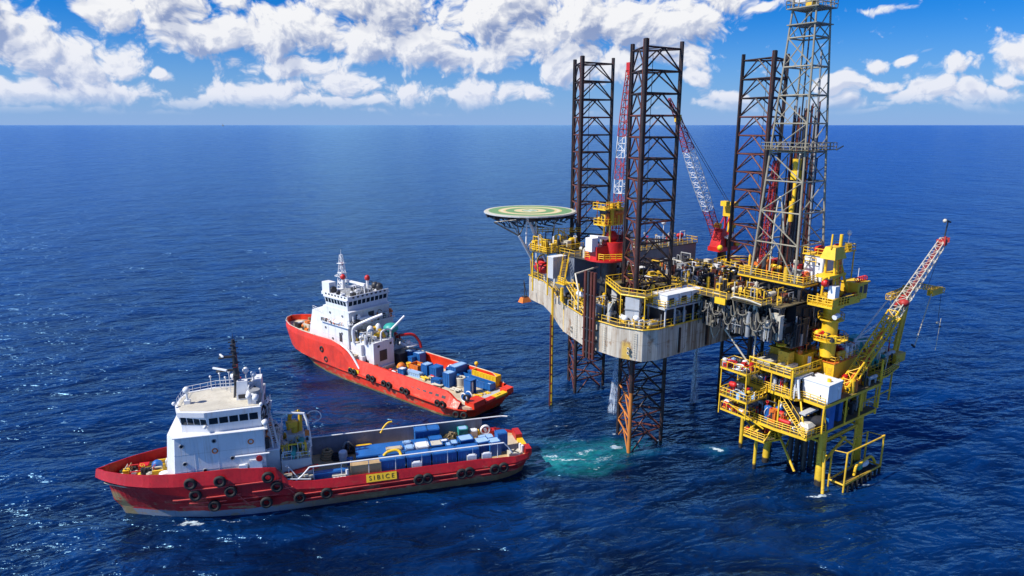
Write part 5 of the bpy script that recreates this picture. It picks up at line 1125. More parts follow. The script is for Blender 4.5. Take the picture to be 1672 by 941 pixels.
        for dz in (19.2, 19.9): part('water_outlet', MB(dark, cream).tube((x1 - .1, y1, dz), (x1 + .15, y1, dz), .2, 10).use(cream).torus((x1 - .1, y1, dz), (1, 0, 0), .24, .06, 12, 5), rig)
    for u in (5, 12, 19, 26): part('hull_fender', MB(legmat).box(u, u + .35, -.22, 0, 18.3, 22.6), rig)
    # bent cream handrail pipes of the cantilever and deck
    st_ = MB(cream); st_.path([(-4.2, 14.5, 24), (-4.2, 14.5, 27.2), (-2.6, 17.2, 29.6), (3.5, 18.0, 30.0)], .16, 6); st_.path([(-3.2, 9.0, ZD), (-3.4, 6.8, 27)], .12, 6); st_.path([(-1.6, 5.4, 27), (-2.6, 3.9, ZD)], .12, 6); part('cream_pipe', st_, rig)
    # deck machinery
    rnd = random.Random(2)
    zones = [(80, -3.4, 1.6, 8, 22, ZD, 26.6, [white, cream, dark, dark, grey, yellow, lgrey], .13), (46, -2.2, .6, .8, 5.5, ZD, 24.8, [white, cream, yellow, yellow_d, dark, grey], .11), (120, 8.5, 27, 8, 19.5, ZD, 27.5, [dark, dark, dark, lgrey, cream, yellow_d, grey, yellow, legred], .15), (90, 27, 39, 3, 19, ZD, 28, [dark, dark, lgrey, cream, yellow_d, grey, yellow], .15),
             (60, 1.2, 11.4, .5, 3.4, ZD, 25.8, [dark, dark, dark, grey, grating], .14), (60, 9, 30, 9, 19, 27, 30.0, [white, lgrey, dark, cream, yellow_d], .12)]
    for i, z in enumerate(zones): part('deck_machinery', clutter(rnd, *z[:7], z[7], z[8]), rig)
    ld = MB(grating, yellow_d); ld.box(8, 31, 8.6, 19.8, 26.9, 27.0); ld.use(yellow_d).rail([(31, 8.7, 27), (8.1, 8.7, 27), (8.1, 19.7, 27)], 1.1, .05, 1.5)
    for u in (8.4, 14, 20, 26, 30.6):
        for m in (9, 19): ld.tube((u, m, ZD), (u, m, 27), .14, 6)
    part('machinery_deck', ld, rig)
    # equipment skid near the stern corner with three white enclosures
    sk = MB(lgrey, grating, dark); sk.use(lgrey).box(1.0, 11.6, -.25, 3.8, 26.2, 26.45)
    for u in (1.3, 3.6, 5.9, 8.2, 10.4):
        for m in (-.05, 3.6): sk.box(u, u + .22, m - .1, m + .1, ZD, 26.2)
    sk.use(dark).box(1.6, 11.2, 1.2, 3.4, ZD, 25.9); part('equipment_platform', sk, rig)
    sk = MB(yellow); sk.rail([(11.5, 3.7, 26.45), (11.5, -.15, 26.45), (1.1, -.15, 26.45), (1.1, 3.7, 26.45)], 1.1, .06, 1.3, 3); part('platform_railing', sk, rig)
    # stern hoses and loops
    hs_ = MB(cream); hs_.curve([(12.4, -.6, 23.6), (12.6, -.7, 21), (13.6, -.8, 19.4), (14.8, -.7, 20.8), (15.0, -.6, 23.8)], .13, 8)
    hs_.path([(9.2, -.15, 24.3), (12.3, -.2, 24.3)], .1, 6); hs_.path([(11.8, -.2, 24.3), (11.8, -.2, 26.2), (11.0, -.2, 26.6)], .1, 6); part('hanging_hose', hs_, rig)
    # cantilever
    c = MB(dark, grating)
    for u in (11.8, 24.6):
        c.use(dark); c.box(u, u + .5, -14.2, 13, 23.4, 23.7); c.box(u + .2, u + .3, -14.2, 13, 23.7, 27.6); c.box(u, u + .5, -14.2, 13, 27.6, 27.9)
        for i in range(14): m = -14.0 + i * 2; c.box(u + .05, u + .45, m, m + .12, 23.7, 27.6)
        for i in range(7): c.tube((u + .1, -14 + i * 2.4, 23.6), (u + .1, -12.8 + i * 2.4, 27.6), .14, 5)
    for i in range(10): c.box(12.1, 24.8, -14.1 + i * 3, -13.7 + i * 3, 24.6, 25.2)
    c.use(grating).box(11.2, 25.6, -14.2, 12.5, 27.9, 28.05); c.use(dark).box(12.6, 24.2, -4, 12, 23.6, 27.8)
    cant = part('cantilever', c, rig)
    part('cantilever_pipework', clutter(random.Random(8), 130, 9.8, 11.9, -14.5, .5, 23.0, 28.2, [hosegrey, dark, dark, dark, cream, black, dark, grey], .11), cant)
    part('cantilever_machinery', clutter(random.Random(9), 60, 12.5, 24, -15, -1, 22.2, 24, [dark, dark, cream, grey], .13), cant)
    hs_ = MB(hosegrey)
    rr = random.Random(4)
    for i in range(11):
        m = -.6 - i * 1.2; w = rr.uniform(.8, 1.9); d = rr.uniform(.6, 2.2); u = 9.7 - rr.uniform(0, .5); z = 26.4 + rr.uniform(-1, 1); hs_.curve([(u, m, z), (u - .2, m - w * .2, z - d * .8), (u - .2, m - w * .5, z - d), (u - .1, m - w * .8, z - d * .8), (u, m - w, z - .2)], .10, 7)
    for i in range(6): m = -2 - i * 2.2; hs_.path([(9.9, m, 27.9), (9.6, m - .9, 25.4), (9.7, m - 1.4, 24.4)], .12, 6)
    part('hose_loop', hs_, cant)
    sp = MB(yellow, grating); sp.use(grating).box(8.6, 11.2, -6.2, 1.8, 27.9, 28.02); sp.box(8.4, 11.2, -12.5, -7.2, 28.3, 28.42); sp.use(yellow).rail([(11.1, 1.7, 28.02), (8.7, 1.7, 28.02), (8.7, -6.1, 28.02)], 1.1, .055, 1.3); sp.rail([(8.5, -7.2, 28.42), (8.5, -12.5, 28.42), (11, -12.5, 28.42)], 1.0, .05, 1.3); sp.box(8.2, 8.5, -6.2, -4.2, 27.2, 28.2); sp.use(cream).path([(8.6, -7.0, 28.5), (8.0, -8.0, 29.0), (8.0, -10.5, 29.0), (8.6, -12.4, 28.5)], .14, 6)
    sp.use(yellow_d).rail([(11.4, 12.4, 28.05), (11.4, 1.9, 28.05)], 1.1, .05, 1.5); sp.rail([(25.4, 12.4, 28.05), (25.4, -15, 28.05)], 1.1, .05, 1.5); part('side_walkway', sp, cant)
    dgs = MB(legred, cream); dgs.use(cream).tube((11.8, -3, 23), (14.4, -11, 13), .16, 6); dgs.tube((13, -9, 22), (13, -9, 14.5), .14, 6); dgs.use(dark).tube((12, -12, 23), (20, 2, 18), .2, 6); dgs.tube((25, -12, 23), (17, 2, 18), .2, 6); part('support_strut', dgs, cant)
    part('hanging_lamp', MB(yellow).ball((13.2, -13.5, 21.6), .7, 10, 6, (1.4, 1, .3)), cant)
    # drill floor
    f = MB(dark, lgrey, grating); f.use(dark).box(16.4, 26.2, -14.2, -2.8, 30.2, 30.8)
    f.use(grating).box(16.2, 26.4, -14.4, -2.6, 30.8, 30.9)
    for u in (16.6, 21, 25.6):
        for m in (-13.8, -8.5, -3.4): f.use(dark).box(u, u + .45, m, m + .45, 28, 30.3)
    for a, b in (((16.8, -13.6), (16.8, -8.5)), ((16.8, -8.5), (16.8, -3.4)), ((16.8, -13.6), (21, -13.6)), ((21, -13.6), (25.8, -13.6))): f.tube((*a, 28.1), (*b, 30.3), .14, 5); f.tube((*b, 28.1), (*a, 30.3), .14, 5)
    f.use(dark).box(17.6, 25, -13.2, -4, 24.6, 28.0); f.box(15.4, 24.6, -14.1, -12.6, 21.2, 27.6); f.use(grating).box(14.4, 25, -14.6, -12.4, 21.0, 21.15)
    df_ = part('drill_floor', f, rig)
    y_ = MB(yellow); y_.rail([(16.3, -2.7, 30.9), (16.3, -14.3, 30.9), (20.2, -14.3, 30.9)], 1.15, .06, 1.1, 3); y_.box(16.05, 16.2, -14.4, -2.6, 30.5, 30.75); y_.box(16.2, 20.2, -14.55, -14.4, 30.5, 30.75); y_.rail([(16.4, -2.7, 30.9), (26.3, -2.7, 30.9)], 1.1, .06, 1.3); part('floor_railing', y_, df_)
    w = MB(lgrey); w.box(20.3, 26.3, -15.0, -11.8, 30.9, 35.0); w.use(white).box(20.22, 20.3, -14.9, -11.9, 31, 34.9); w.use(yellow).box(20.0, 29.4, -15.3, -11.5, 35.0, 35.15); w.rail([(20.1, -11.6, 35.15), (20.1, -15.2, 35.15), (29.3, -15.2, 35.15), (29.3, -11.6, 35.15)], 1.0, .055, 1.3)
    for u, m in ((29.2, -15.1), (29.2, -11.7)): w.tube((u, m, 28), (u, m, 35), .12, 5)
    dh = part('doghouse', w, df_)
    for z in (32.0, 33.6): part('porthole', MB(dark).box(20.17, 20.22, -14.5, -14.2, z, z + .3), dh)
    w = MB(red); w.ball((22.0, -13.2, 35.8), .75, 12, 8, (1.7, 1, .8)); w.ball((26.6, -13.6, 35.8), .6, 10, 6, (1.6, 1, .8)); part('red_tank', w, dh)
    w = MB(white); w.tube((28.8, -14.2, 35.1), (28.8, -14.2, 37.6), .06, 5); w.ball((28.8, -14.2, 37.9), .36, 10, 6, (1, 1, 1.3)); w.use(yellow_d).tube((28.4, -14.4, 35.1), (28.4, -14.4, 36.2), .5, 10); part('roof_aerial', w, dh)
    w = MB(yellow); w.box(19.2, 20.1, -14.0, -12.2, 30.9, 36.0) if False else w.rail([(19.5, -12.2, 33.6), (19.5, -14.2, 33.6)], 1.1, .07, 1); part('service_ladder', w, dh)
    part('floor_machinery', clutter(random.Random(12), 110, 16.6, 25.6, -13.6, -3.2, 30.9, 34.0, [dark, dark, red, yellow, yellow_d, cream, grey, orange], .13), df_)
    part('x', clutter(random.Random(61), 150, 12.6, 24.4, -2.0, 12.0, 28.05, 30.6, [dark, dark, dark, white, cream, yellow, yellow_d, grey, black, black, legred, orange], .14), cant)
    part('x', clutter(random.Random(65), 80, 11.6, 16.2, -13.6, -2.4, 28.05, 30.4, [dark, dark, black, yellow_d, cream, yellow_d, grey, legred], .12), cant)
    part('x', clutter(random.Random(66), 90, 9.6, 11.8, -14, 0, 22.6, 27.8, [dark, dark, black, grey, hosegrey], .11), cant)
    part('x', clutter(random.Random(62), 90, 8.6, 30, 9, 19.4, 27.0, 30.0, [dark, dark, dark, white, yellow_d, cream, yellow, grey, black, legred], .14), rig)
    part('x', clutter(random.Random(63), 60, 24.8, 31, 1.5, 9, 24, 29.0, [dark, dark, yellow, lgrey, cream, yellow_d, grey, black], .15), rig)
    part('x', clutter(random.Random(64), 60, 14.2, 25, -15.0, -14.2, 21.2, 27.0, [dark, dark, dark, black, grey, legmat], .12), cant)
    pk_ = MB(dark, lgrey, legred)
    for i in range(16): pk_.use([dark, lgrey, legred][i % 3]).tube((13.2 + i * .32, 1.5, 28.3 + (i % 2) * .22), (13.2 + i * .32, 11.5, 28.3 + (i % 2) * .22), .13, 7)
    part('pipe_rack', pk_, cant)
    return rig
RIG = rig_()

def derrick():
    d = thing('drilling_derrick', 'tall tapering galvanised steel drilling derrick standing on the drill floor', 'derrick', FR, (20.3, -8.9, 30.9))
    cu, cm = 20.3, -8.9; zb, zt = 30.9, 72.2; tp = (18.6, -9.9)
    f_ = lambda z: (z - zb) / (zt - zb)
    def C(k, z):
        f = f_(z); a = 3.95 + (1.9 - 3.95) * f; x = cu + (tp[0] - cu) * 0; sx, sy = ((-1, 1), (-1, -1), (1, -1), (1, 1))[k]; return Vector((cu + sx * a, cm + sy * a, z))
    zs = [30.9, 36.6, 41.6, 46.4, 50.9, 55.2, 59.4, 63.6, 67.8, 71.9]
    for k in range(4):
        m = MB(galv); m.tube(C(k, zb), C(k, zt + 1), .20, 8, .15); part('corner_post', m, d)
    g = MB(galv)
    for i, z in enumerate(zs):
        for k in range(4):
            k2 = (k + 1) % 4; a, b = C(k, z), C(k2, z)
            if i: g.tube(a, b, .14, 6)
            if i + 1 < len(zs):
                z2 = zs[i + 1]
                if k == 0 and i < 1: g.tube(C(k, z), (C(k, z2) + C(k2, z2)) / 2, .11, 5); g.tube(C(k2, z), (C(k, z2) + C(k2, z2)) / 2, .11, 5)
                elif i % 2 == 0: g.tube(C(k, z), C(k2, z2), .10, 5); g.tube((C(k2, z) + C(k, z)) / 2, (C(k2, z2) + C(k2, z)) / 2, .07, 5); 
                else: g.tube(C(k2, z), C(k, z2), .10, 5); g.tube((C(k2, z) + C(k, z)) / 2, (C(k, z2) + C(k, z)) / 2, .07, 5)
    part('bracing', g, d)
    c = MB(galv, yellow); c.box(cu - 2.6, cu + 2.6, cm - 2.6, cm + 2.6, 71.9, 72.05); c.rail([(cu + a * 2.6, cm + b * 2.6, 72.05) for a, b in ((-1, -1), (1, -1), (1, 1), (-1, 1), (-1, -1))], 1.1, .06, 1.1); c.box(cu - 2.4, cu + 2.4, cm - 2.4, cm + 2.4, 69.6, 69.75)
    c.use(yellow_d).box(cu - 1.0, cu + .9, cm - .5, cm + .5, 72.1, 72.8); c.use(galv).tube((cu - 1, cm, 73.6), (cu + 1, cm, 73.6), .7, 12); part('crown_block', c, d)
    mb = MB(grating, galv); z = 51.2; s = 4.0
    for x0, x1, y0, y1 in ((cu - s, cu + s, cm - s, cm - 2.9), (cu - s, cu + s, cm + 2.9, cm + s), (cu - s, cu - 2.9, cm - 2.9, cm + 2.9), (cu + 2.9, cu + s, cm - 2.9, cm + 2.9)): mb.box(x0, x1, y0, y1, z, z + .1)
    mb.use(galv).rail([(cu + a * s, cm + b * s, z) for a, b in ((-1, -1), (1, -1), (1, 1), (-1, 1), (-1, -1))], 1.1, .06, 1.0); mb.tube((cu + s, cm - s, z), (cu + s + 1.2, cm - s - .4, z + .6), .12, 5)
    for i in range(12): mb.tube((cu - 2.7 + i * .45, cm - 2.7, z + .4), (cu - 2.7 + i * .45, cm - .6, z + .4), .06, 4)
    part('racking_board', mb, d)
    pk = MB(dark, grey); rnd = random.Random(6)
    for i in range(60):
        x = cu + rnd.uniform(.1, 2.3); y = cm + rnd.uniform(-2.2, 2.0); pk.use(rnd.choice([dark, dark, grey, legred])).tube((x, y, 31), (x + rnd.uniform(-.2, .1), y, rnd.uniform(56, 59) if i % 3 else 50), .11, 5)
    part('stacked_drill_pipe', pk, d)
    tb = MB(yellow); tb.tube((cu - .6, cm - .4, 47.6), (cu - .6, cm - .4, 49.8), .5, 10, .7); tb.box(cu - 1.3, cu + .1, cm - .9, cm + .1, 46.6, 48.0); tb.tube((cu - .6, cm - .4, 43.2), (cu - .6, cm - .4, 46.6), .3, 8); tb.tube((cu - 1.0, cm - .4, 40), (cu - 1.0, cm - .4, 43.2), .42, 8); tb.use(dark).tube((cu - .6, cm - .4, 49.8), (cu - .6, cm - .4, 71.8), .12, 5); tb.tube((cu - .2, cm - .2, 49.8), (cu - .2, cm - .2, 71.8), .08, 5)
    part('travelling_block', tb, d)
    ho = MB(cream, grey); ho.curve([(cu - 2, cm - 1.6, 50.6), (cu - 1.4, cm - 1.2, 49.6), (cu - .8, cm - .8, 46), (cu - .4, cm - .6, 48)], .13, 7); ho.curve([(cu - 3.4, cm + 1, 32), (cu - 3.1, cm + 1, 40), (cu - 3.0, cm + .4, 44), (cu - 1.6, cm, 38), (cu - .9, cm, 41)], .12, 7)
    ho.use(grey).tube((cu + 1.2, cm - 2.8, 31), (cu + .6, cm - 1.9, 66), .16, 6); part('standpipe_hose', ho, d)
derrick()

b = MB(faded_red); b.lattice((18.6, -5.4, 31.0), (18.6, -6.3, 49.4), .9, .6, 14, .09, .05); b.tube((18.6, -6.2, 45), (17.2, -5.4, 40.4), .12, 5)
part('raised_burner_boom', b, RIG, 'red lattice boom raised inside the derrick')

# ---- cranes
def crane_left():
    c = thing('pedestal_crane', 'red and white lattice boom crane between the two left legs, tip bright red', 'crane', FR, (5.6, 17.4, ZD))
    u, m = 5.6, 17.4
    part('pedestal', MB(dark).tube((u, m, ZD), (u, m, 31.6), 1.5, 20).tube((u, m, 27), (u, m, 27.3), 2.0, 20), c)
    t_ = MB(red); t_.tube((u - .6, m, 31.4), (u - .6, m, 31.7), 4.0, 26); t_.tube((u + .4, m - .6, 31.7), (u + .4, m - .6, 34.6), 2.0, 20); t_.box(u - 4.2, u - 1.4, m - 1.2, m + 1.6, 31.7, 34.0); t_.ball((u + .6, m, 35.3), 1.15, 12, 8); t_.box(u + 2.0, u + 4.0, m - 1.4, m + .8, 31.6, 33.0)
    part('turntable', t_, c)
    t_ = MB(white); t_.box(u - 5.0, u - 3.6, m - .8, m + .9, 33.2, 35.6); t_.obox((u - 2.0, m + .3, 35.4), (3.2, 2.0, .5), 0, 0, .14); t_.box(u + 4.0, u + 4.9, m - 1.2, m + .2, 32.6, 36.2); t_.box(u + 2.6, u + 4.9, m - 1.2, m + .2, 35.6, 36.2); part('winch_housing', t_, c)
    cb = MB(dark); cb.box(u + 2.4, u + 4.0, m - 1.3, m + .3, 33.1, 35.5); part('cab', cb, c)
    a = MB(yellow_d, yellow, dark); a.use(yellow_d)
    for x, y in ((-.6, -1), (-.6, 1)): a.tube((u + x - .2, m + y, 31.8), (u + x, m + y * .6, 39.6), .22, 6)
    a.use(yellow).box(u - 2.6, u + 1.8, m - 1.5, m + 1.5, 37.6, 37.8); a.rail([(u - 2.6, m + 1.4, 37.8), (u - 2.6, m - 1.4, 37.8), (u + 1.8, m - 1.4, 37.8)], 1.0, .06, .9, 2); a.box(u - 2.8, u + 2.0, m - 1.6, m + 1.6, 40.4, 40.6); a.rail([(u - 2.8, m + 1.5, 40.6), (u - 2.8, m - 1.5, 40.6), (u + 2.0, m - 1.5, 40.6)], 1.0, .06, .9, 2)
    a.use(dark).box(u - 1.6, u + .9, m - 1, m + 1, 38.6, 40.4); part('gantry', a, c)
    part('gantry_gear', clutter(random.Random(31), 34, u - 2.5, u + 1.7, m - 1.4, m + 1.4, 37.8, 41.8, [yellow, yellow_d, dark, orange]), c)
    rr = MB(yellow); rr.rail([(u - 4.4, m + 1.6, 31.7), (u - 3.6, m - 2.4, 31.7), (u - .6, m - 3.9, 31.7), (u + 2.4, m - 2.6, 31.7)], 1.1, .06, 1.0, 3); part('railing', rr, c)
    bm = MB(red, white); p = Vector((u + 1.2, m - .6, 34.4)); q = Vector((9.0, 17.3, 65.4))
    bm.lattice(p, q - (q - p) * .04, 1.4, .8, 24, .085, .05, [(0, faded_red), (.27, white), (.36, faded_red), (.47, white), (.62, faded_red)], wm=1.7); bm.use(red); e = (q - p).normalized(); bm.obox(q - e * .7, (.8, .8, 1.6), 0); bm.tube(q - e * 2, q, .4, 6, .2)
    part('boom', bm, c)
    ln = MB(dark); ln.tube(q, (u - .6, m, 40.6), .05, 4); ln.tube(q - e * .5, (q.x + .6, q.y, 58), .04, 4); ln.ball((q.x + .6, q.y, 58), .25, 8, 6); part('hoist_line', ln, c)
crane_left()
def crane_right():
    u, m = 37.8, 16.8
    c = thing('pedestal_crane', 'red crane with white boom leaning left between the front leg and the right leg', 'crane', FR, (u, m, ZD))
    part('pedestal', MB(dark).tube((u, m, ZD), (u, m, 29.6), .9, 16).tube((u, m, 26), (u, m, 26.2), 1.3, 16), c)
    t_ = MB(red); t_.box(u - 2.8, u + 3.4, m - 1.5, m + 1.5, 29.6, 30.5); t_.prism([(u - 2.6, m - 1.3), (u + .4, m - 1.3), (u + .4, m + 1.3), (u - 2.6, m + 1.3)], 30.5, 34.2, [(u - 1.6, m - 1.0), (u - .6, m - 1.0), (u - .6, m + 1.0), (u - 1.6, m + 1.0)]); t_.prism([(u + 1.6, m - 1.2), (u + 3.4, m - 1.2), (u + 3.4, m + 1.2), (u + 1.6, m + 1.2)], 30.5, 33.4, [(u + 1.7, m - .8), (u + 2.3, m - .8), (u + 2.3, m + .8), (u + 1.7, m + .8)])
    for y in (-.9, .9): t_.tube((u + 1.6, m + y, 31), (u + 1.3, m + y * .7, 38.6), .24, 6); t_.tube((u - 1.4, m + y, 33), (u + 1.2, m + y * .7, 37.0), .14, 5)
    part('turntable', t_, c)
    w = MB(white); w.obox((u + .6, m - 1.4, 32.7), (3.6, 1.2, .35), 0, 0, -.12); w.use(dark).box(u - .6, u + 1.4, m - 1.7, m - .6, 30.5, 32.4); part('cab', w, c)
    y_ = MB(yellow); y_.box(u + .6, u + 1.9, m - .9, m + .9, 36.6, 38.8); y_.prism([(u + 1.9, m - .9), (u + 4.2, m - .2), (u + 4.2, m + .2), (u + 1.9, m + .9)], 38.2, 39.4); y_.box(u - .8, u + .5, m - .8, m + .6, 38.8, 39.8); y_.box(u + .7, u + 1.6, m - 1.2, m - .4, 33.4, 36.6); y_.tube((u - 1.9, m - .6, 34.9), (u - 1.9, m + .6, 34.9), .55, 10); y_.tube((u + 3.4, m, 34), (u + 3.4, m, 35), .45, 8); y_.ball((u - 2.6, m - 1.4, 30.5), .6, 8, 6); y_.box(u + 2.4, u + 3.6, m - 1.7, m - 1.2, 30.4, 31); part('winch', y_, c)
    p = Vector((u - 2.0, m, 32.6)); q = Vector((22.4, 17.4, 56.2)); e = (q - p).normalized()
    b = MB(red, white); b.lattice(p, q, 1.5, .9, 24, .085, .05, [(0, faded_red), (.24, white), (.72, faded_red)], wm=1.8); b.use(yellow).obox(q, (1.0, 1.0, 1.3), .3); b.use(red).lattice(q, Vector((19.4, 17.2, 59.6)), .8, .4, 4, .09, .05)
    part('boom', b, c)
    ln = MB(dark)
    for k in (-.3, .3): ln.tube(q + Vector((0, k, .4)), (u + 1.2, m + k, 39.2), .06, 4)
    ln.tube(q, q - Vector((.4, 0, 9)), .04, 4); ln.tube((u + 3.4, m, 34), (u + 3.4, m, 27), .1, 5); part('hoist_line', ln, c)
    pl = MB(yellow, grating, cream); pl.box(u - 3.2, u + 1.2, m - 3.6, m - 2.2, 27.2, 28.3); pl.use(cream).curve([(u - 2, m - 3, 28.3), (u + .4, m - 3.2, 28.6), (u + 1.8, m - 3.4, 27.4), (u + 2.2, m - 3.6, 25)], .28, 7); pl.use(yellow).rail([(u - 3, m - 4.6, 25.4), (u + 4, m - 8, 25.4)], 1.1, .06, 1.2); part('boom_rest', pl, c)
crane_right()

# ---- loose things carried by the rig
t_ = thing('air_conditioning_unit', 'white enclosure nearest the front leg, first of three on the stern platform', 'machine housing', FR, (3.0, 1.4, 26.45), 0, 'white enclosures on the stern platform')
b = MB(white); b.box(-1.35, 1.35, -1.5, 1.5, .15, 2.0); b.box(-1.45, 1.45, -1.6, 1.6, 2.0, 2.12); b.use(grey).box(-1.2, -1, -1.4, 1.4, 0, .15); b.box(1, 1.2, -1.4, 1.4, 0, .15)
BASES[t_.name] = (0, 0, 0); part('casing', b, t_); part('louvre', MB(dark).box(-.9, .3, -1.53, -1.5, .5, 1.5), t_); part('vent_cowl', MB(white).ball((.9, -1.5, 1.2), .34, 10, 6), t_)
dup(t_, FR, (6.0, 1.4, 26.45), 0, 'middle one of three white enclosures on the stern platform'); dup(t_, FR, (9.0, 1.4, 26.45), 0, 'white enclosure farthest from the front leg on the stern platform')
def lifeboat(u, m, z, rz, label, F=FR):
    t_ = thing('lifeboat', label, 'lifeboat', F, (u, m, z), rz); BASES[t_.name] = (0, 0, 0)
    hull_ = MB(red); hull_.ball((0, 0, 0), 1.5, 20, 12, (2.1, .95, .95)); part('hull', hull_, t_)
    part('canopy', MB(red).ball((.2, 0, .75), 1.05, 16, 8, (1.9, .9, .9)), t_); part('hatch', MB(dark).box(-.2, 1.3, -1.45, -.7, .2, 1.1), t_); part('fender_strip', MB(orange).torus((0, 0, .1), (0, 0, 1), 1.5, .01, 4, 3) if False else MB(orange).box(-2.6, 2.6, -1.40, -1.2, -.05, .12), t_)
    k = MB(yellow_d); k.curve([(-2.2, 1.4, -2.4), (-2.2, 1.6, 2.0), (-2.0, .2, 3.0)], .16, 6); k.curve([(2.2, 1.4, -2.4), (2.2, 1.6, 2.0), (2.0, .2, 3.0)], .16, 6); part('davit', k, t_)
lifeboat(4.7, 35.6, 27.0, R(70), 'red enclosed lifeboat hanging under the helideck at the rig bow')
mb = MB(orange, yellow, dark); mb.prism([(-1.2, -.8), (1.2, -.8), (1.2, .8), (-1.2, .8)], -1.0, 0, [(-.8, -.5), (.8, -.5), (.8, .5), (-.8, .5)]); mb.use(dark).tube((0, 0, 0), (.5, 1.0, 3.4), .1, 5); mb.tube((.6, 0, 0), (.5, 1.0, 3.4), .08, 5); mb.use(dark).box(-.5, .5, -.4, .4, 0, .3)
single('work_basket', mb, 'orange and yellow work basket hanging low off the rig bow', 'basket', FR, (4.2, 40.6, 19.6))
for (u, m, z, lab) in ((-3.0, 15.4, 26.4, 'white life raft canister under the red crane, farther one'), (-2.9, 13.2, 25.0, 'white life raft canister on the curved deck edge by the red pipes'), (-1.6, 3.6, 24.6, 'white canister lying at the hull corner below the front leg'), (-2.6, 5.2, 24.4, 'second white canister at the deck edge by the front leg')):
    mb = MB(white, dark); mb.tube((-.7, 0, 0), (.7, 0, 0), .45, 14); mb.ball((-.7, 0, 0), .45, 12, 6, (.6, 1, 1)); mb.ball((.7, 0, 0), .45, 12, 6, (.6, 1, 1)); mb.use(dark).torus((0, 0, 0), (1, 0, 0), .46, .04, 14, 4); mb.use(yellow_d).box(-.8, .8, -.3, .3, -.75, -.4)
    single('life_raft_canister', mb, lab, 'life raft', FR, (u, m, z), 'life raft canisters along the rig deck edge', rz=1.3)
t_ = thing('stair_landing', 'yellow stairway descending beside the red pipe bundle of the rig', 'stairway', FR, (-3.0, 18.0, ZD)); s_ = MB(yellow); s_.stair((-3.4, 13.0, 23.4), (-1.6, 20.0, 27.0), 1.2); s_.box(-2.8, -.6, 20, 22.4, 27.0, 27.15); s_.rail([(-2.7, 20, 27.15), (-2.2, 22.3, 27.15)], 1.1, .07, .8, 3); s_.stair((-1.2, 22.4, 27.1), (2.0, 25.0, 30.6), 1.0); part('stairs', s_, t_); part('loose_fittings', clutter(random.Random(44), 22, -3.2, -.8, 13, 21, 24.2, 27.6, [yellow, yellow, yellow_d, dark, cream]), t_)

# falling water from the rig's cooling outlets
def watermat():
    m = bpy.data.materials.new('falling_water'); m.use_nodes = True; m.node_tree.nodes.clear(); t = NT(m.node_tree)
    P = t.n('ShaderNodeTexCoord').outputs['Object']; n = t.noise(t.scl(P, (2.2, 2.2, .5)), 1.6, 6, .7)
    tr = t.n('ShaderNodeBsdfTransparent'); df = t.n('ShaderNodeBsdfDiffuse'); df.inputs[0].default_value = (.75, .82, .9, 1)
    lw = t.n('ShaderNodeLayerWeight'); lw.inputs[0].default_value = .25
    f = t.m('MULTIPLY', t.ramp(n, .42, .72), t.m('POWER', t.m('SUBTRACT', 1.0, lw.outputs['Facing']), 1.6), clamp=True)
    ms = t.n('ShaderNodeMixShader'); t.L.new(t.m('MULTIPLY', f, .85), ms.inputs[0]); t.L.new(tr.outputs[0], ms.inputs[1]); t.L.new(df.outputs[0], ms.inputs[2]); o = t.n('ShaderNodeOutputMaterial'); t.L.new(ms.outputs[0], o.inputs[0]); return m
wm = watermat()
for x, y, z, r0, r1, lab in ((37.0, 130.5, 18.5, .22, .95, 'straight white stream of water falling from the right side of the rig hull'), (20.2, 124.5, 12, .10, .6, 'thin broken water stream falling between the two left legs')):
    mb = MB(wm); rr = random.Random(int(x))
    for k in range(7):
        a = rr.uniform(0, 6.28); d = rr.uniform(0, .3); pts = [(d * math.cos(a) * (1 + i * .35), d * math.sin(a) * (1 + i * .35), z - z * i / 8) for i in range(9)]
        for i in range(8): mb.tube(pts[i], pts[i + 1], (r0 + (r1 - r0) * i / 8) * rr.uniform(.5, .8), 8, (r0 + (r1 - r0) * (i + 1) / 8) * .65, caps=False)
    single('falling_water', mb, lab, 'water stream', WORLD, (x, y, 0), kind=None)

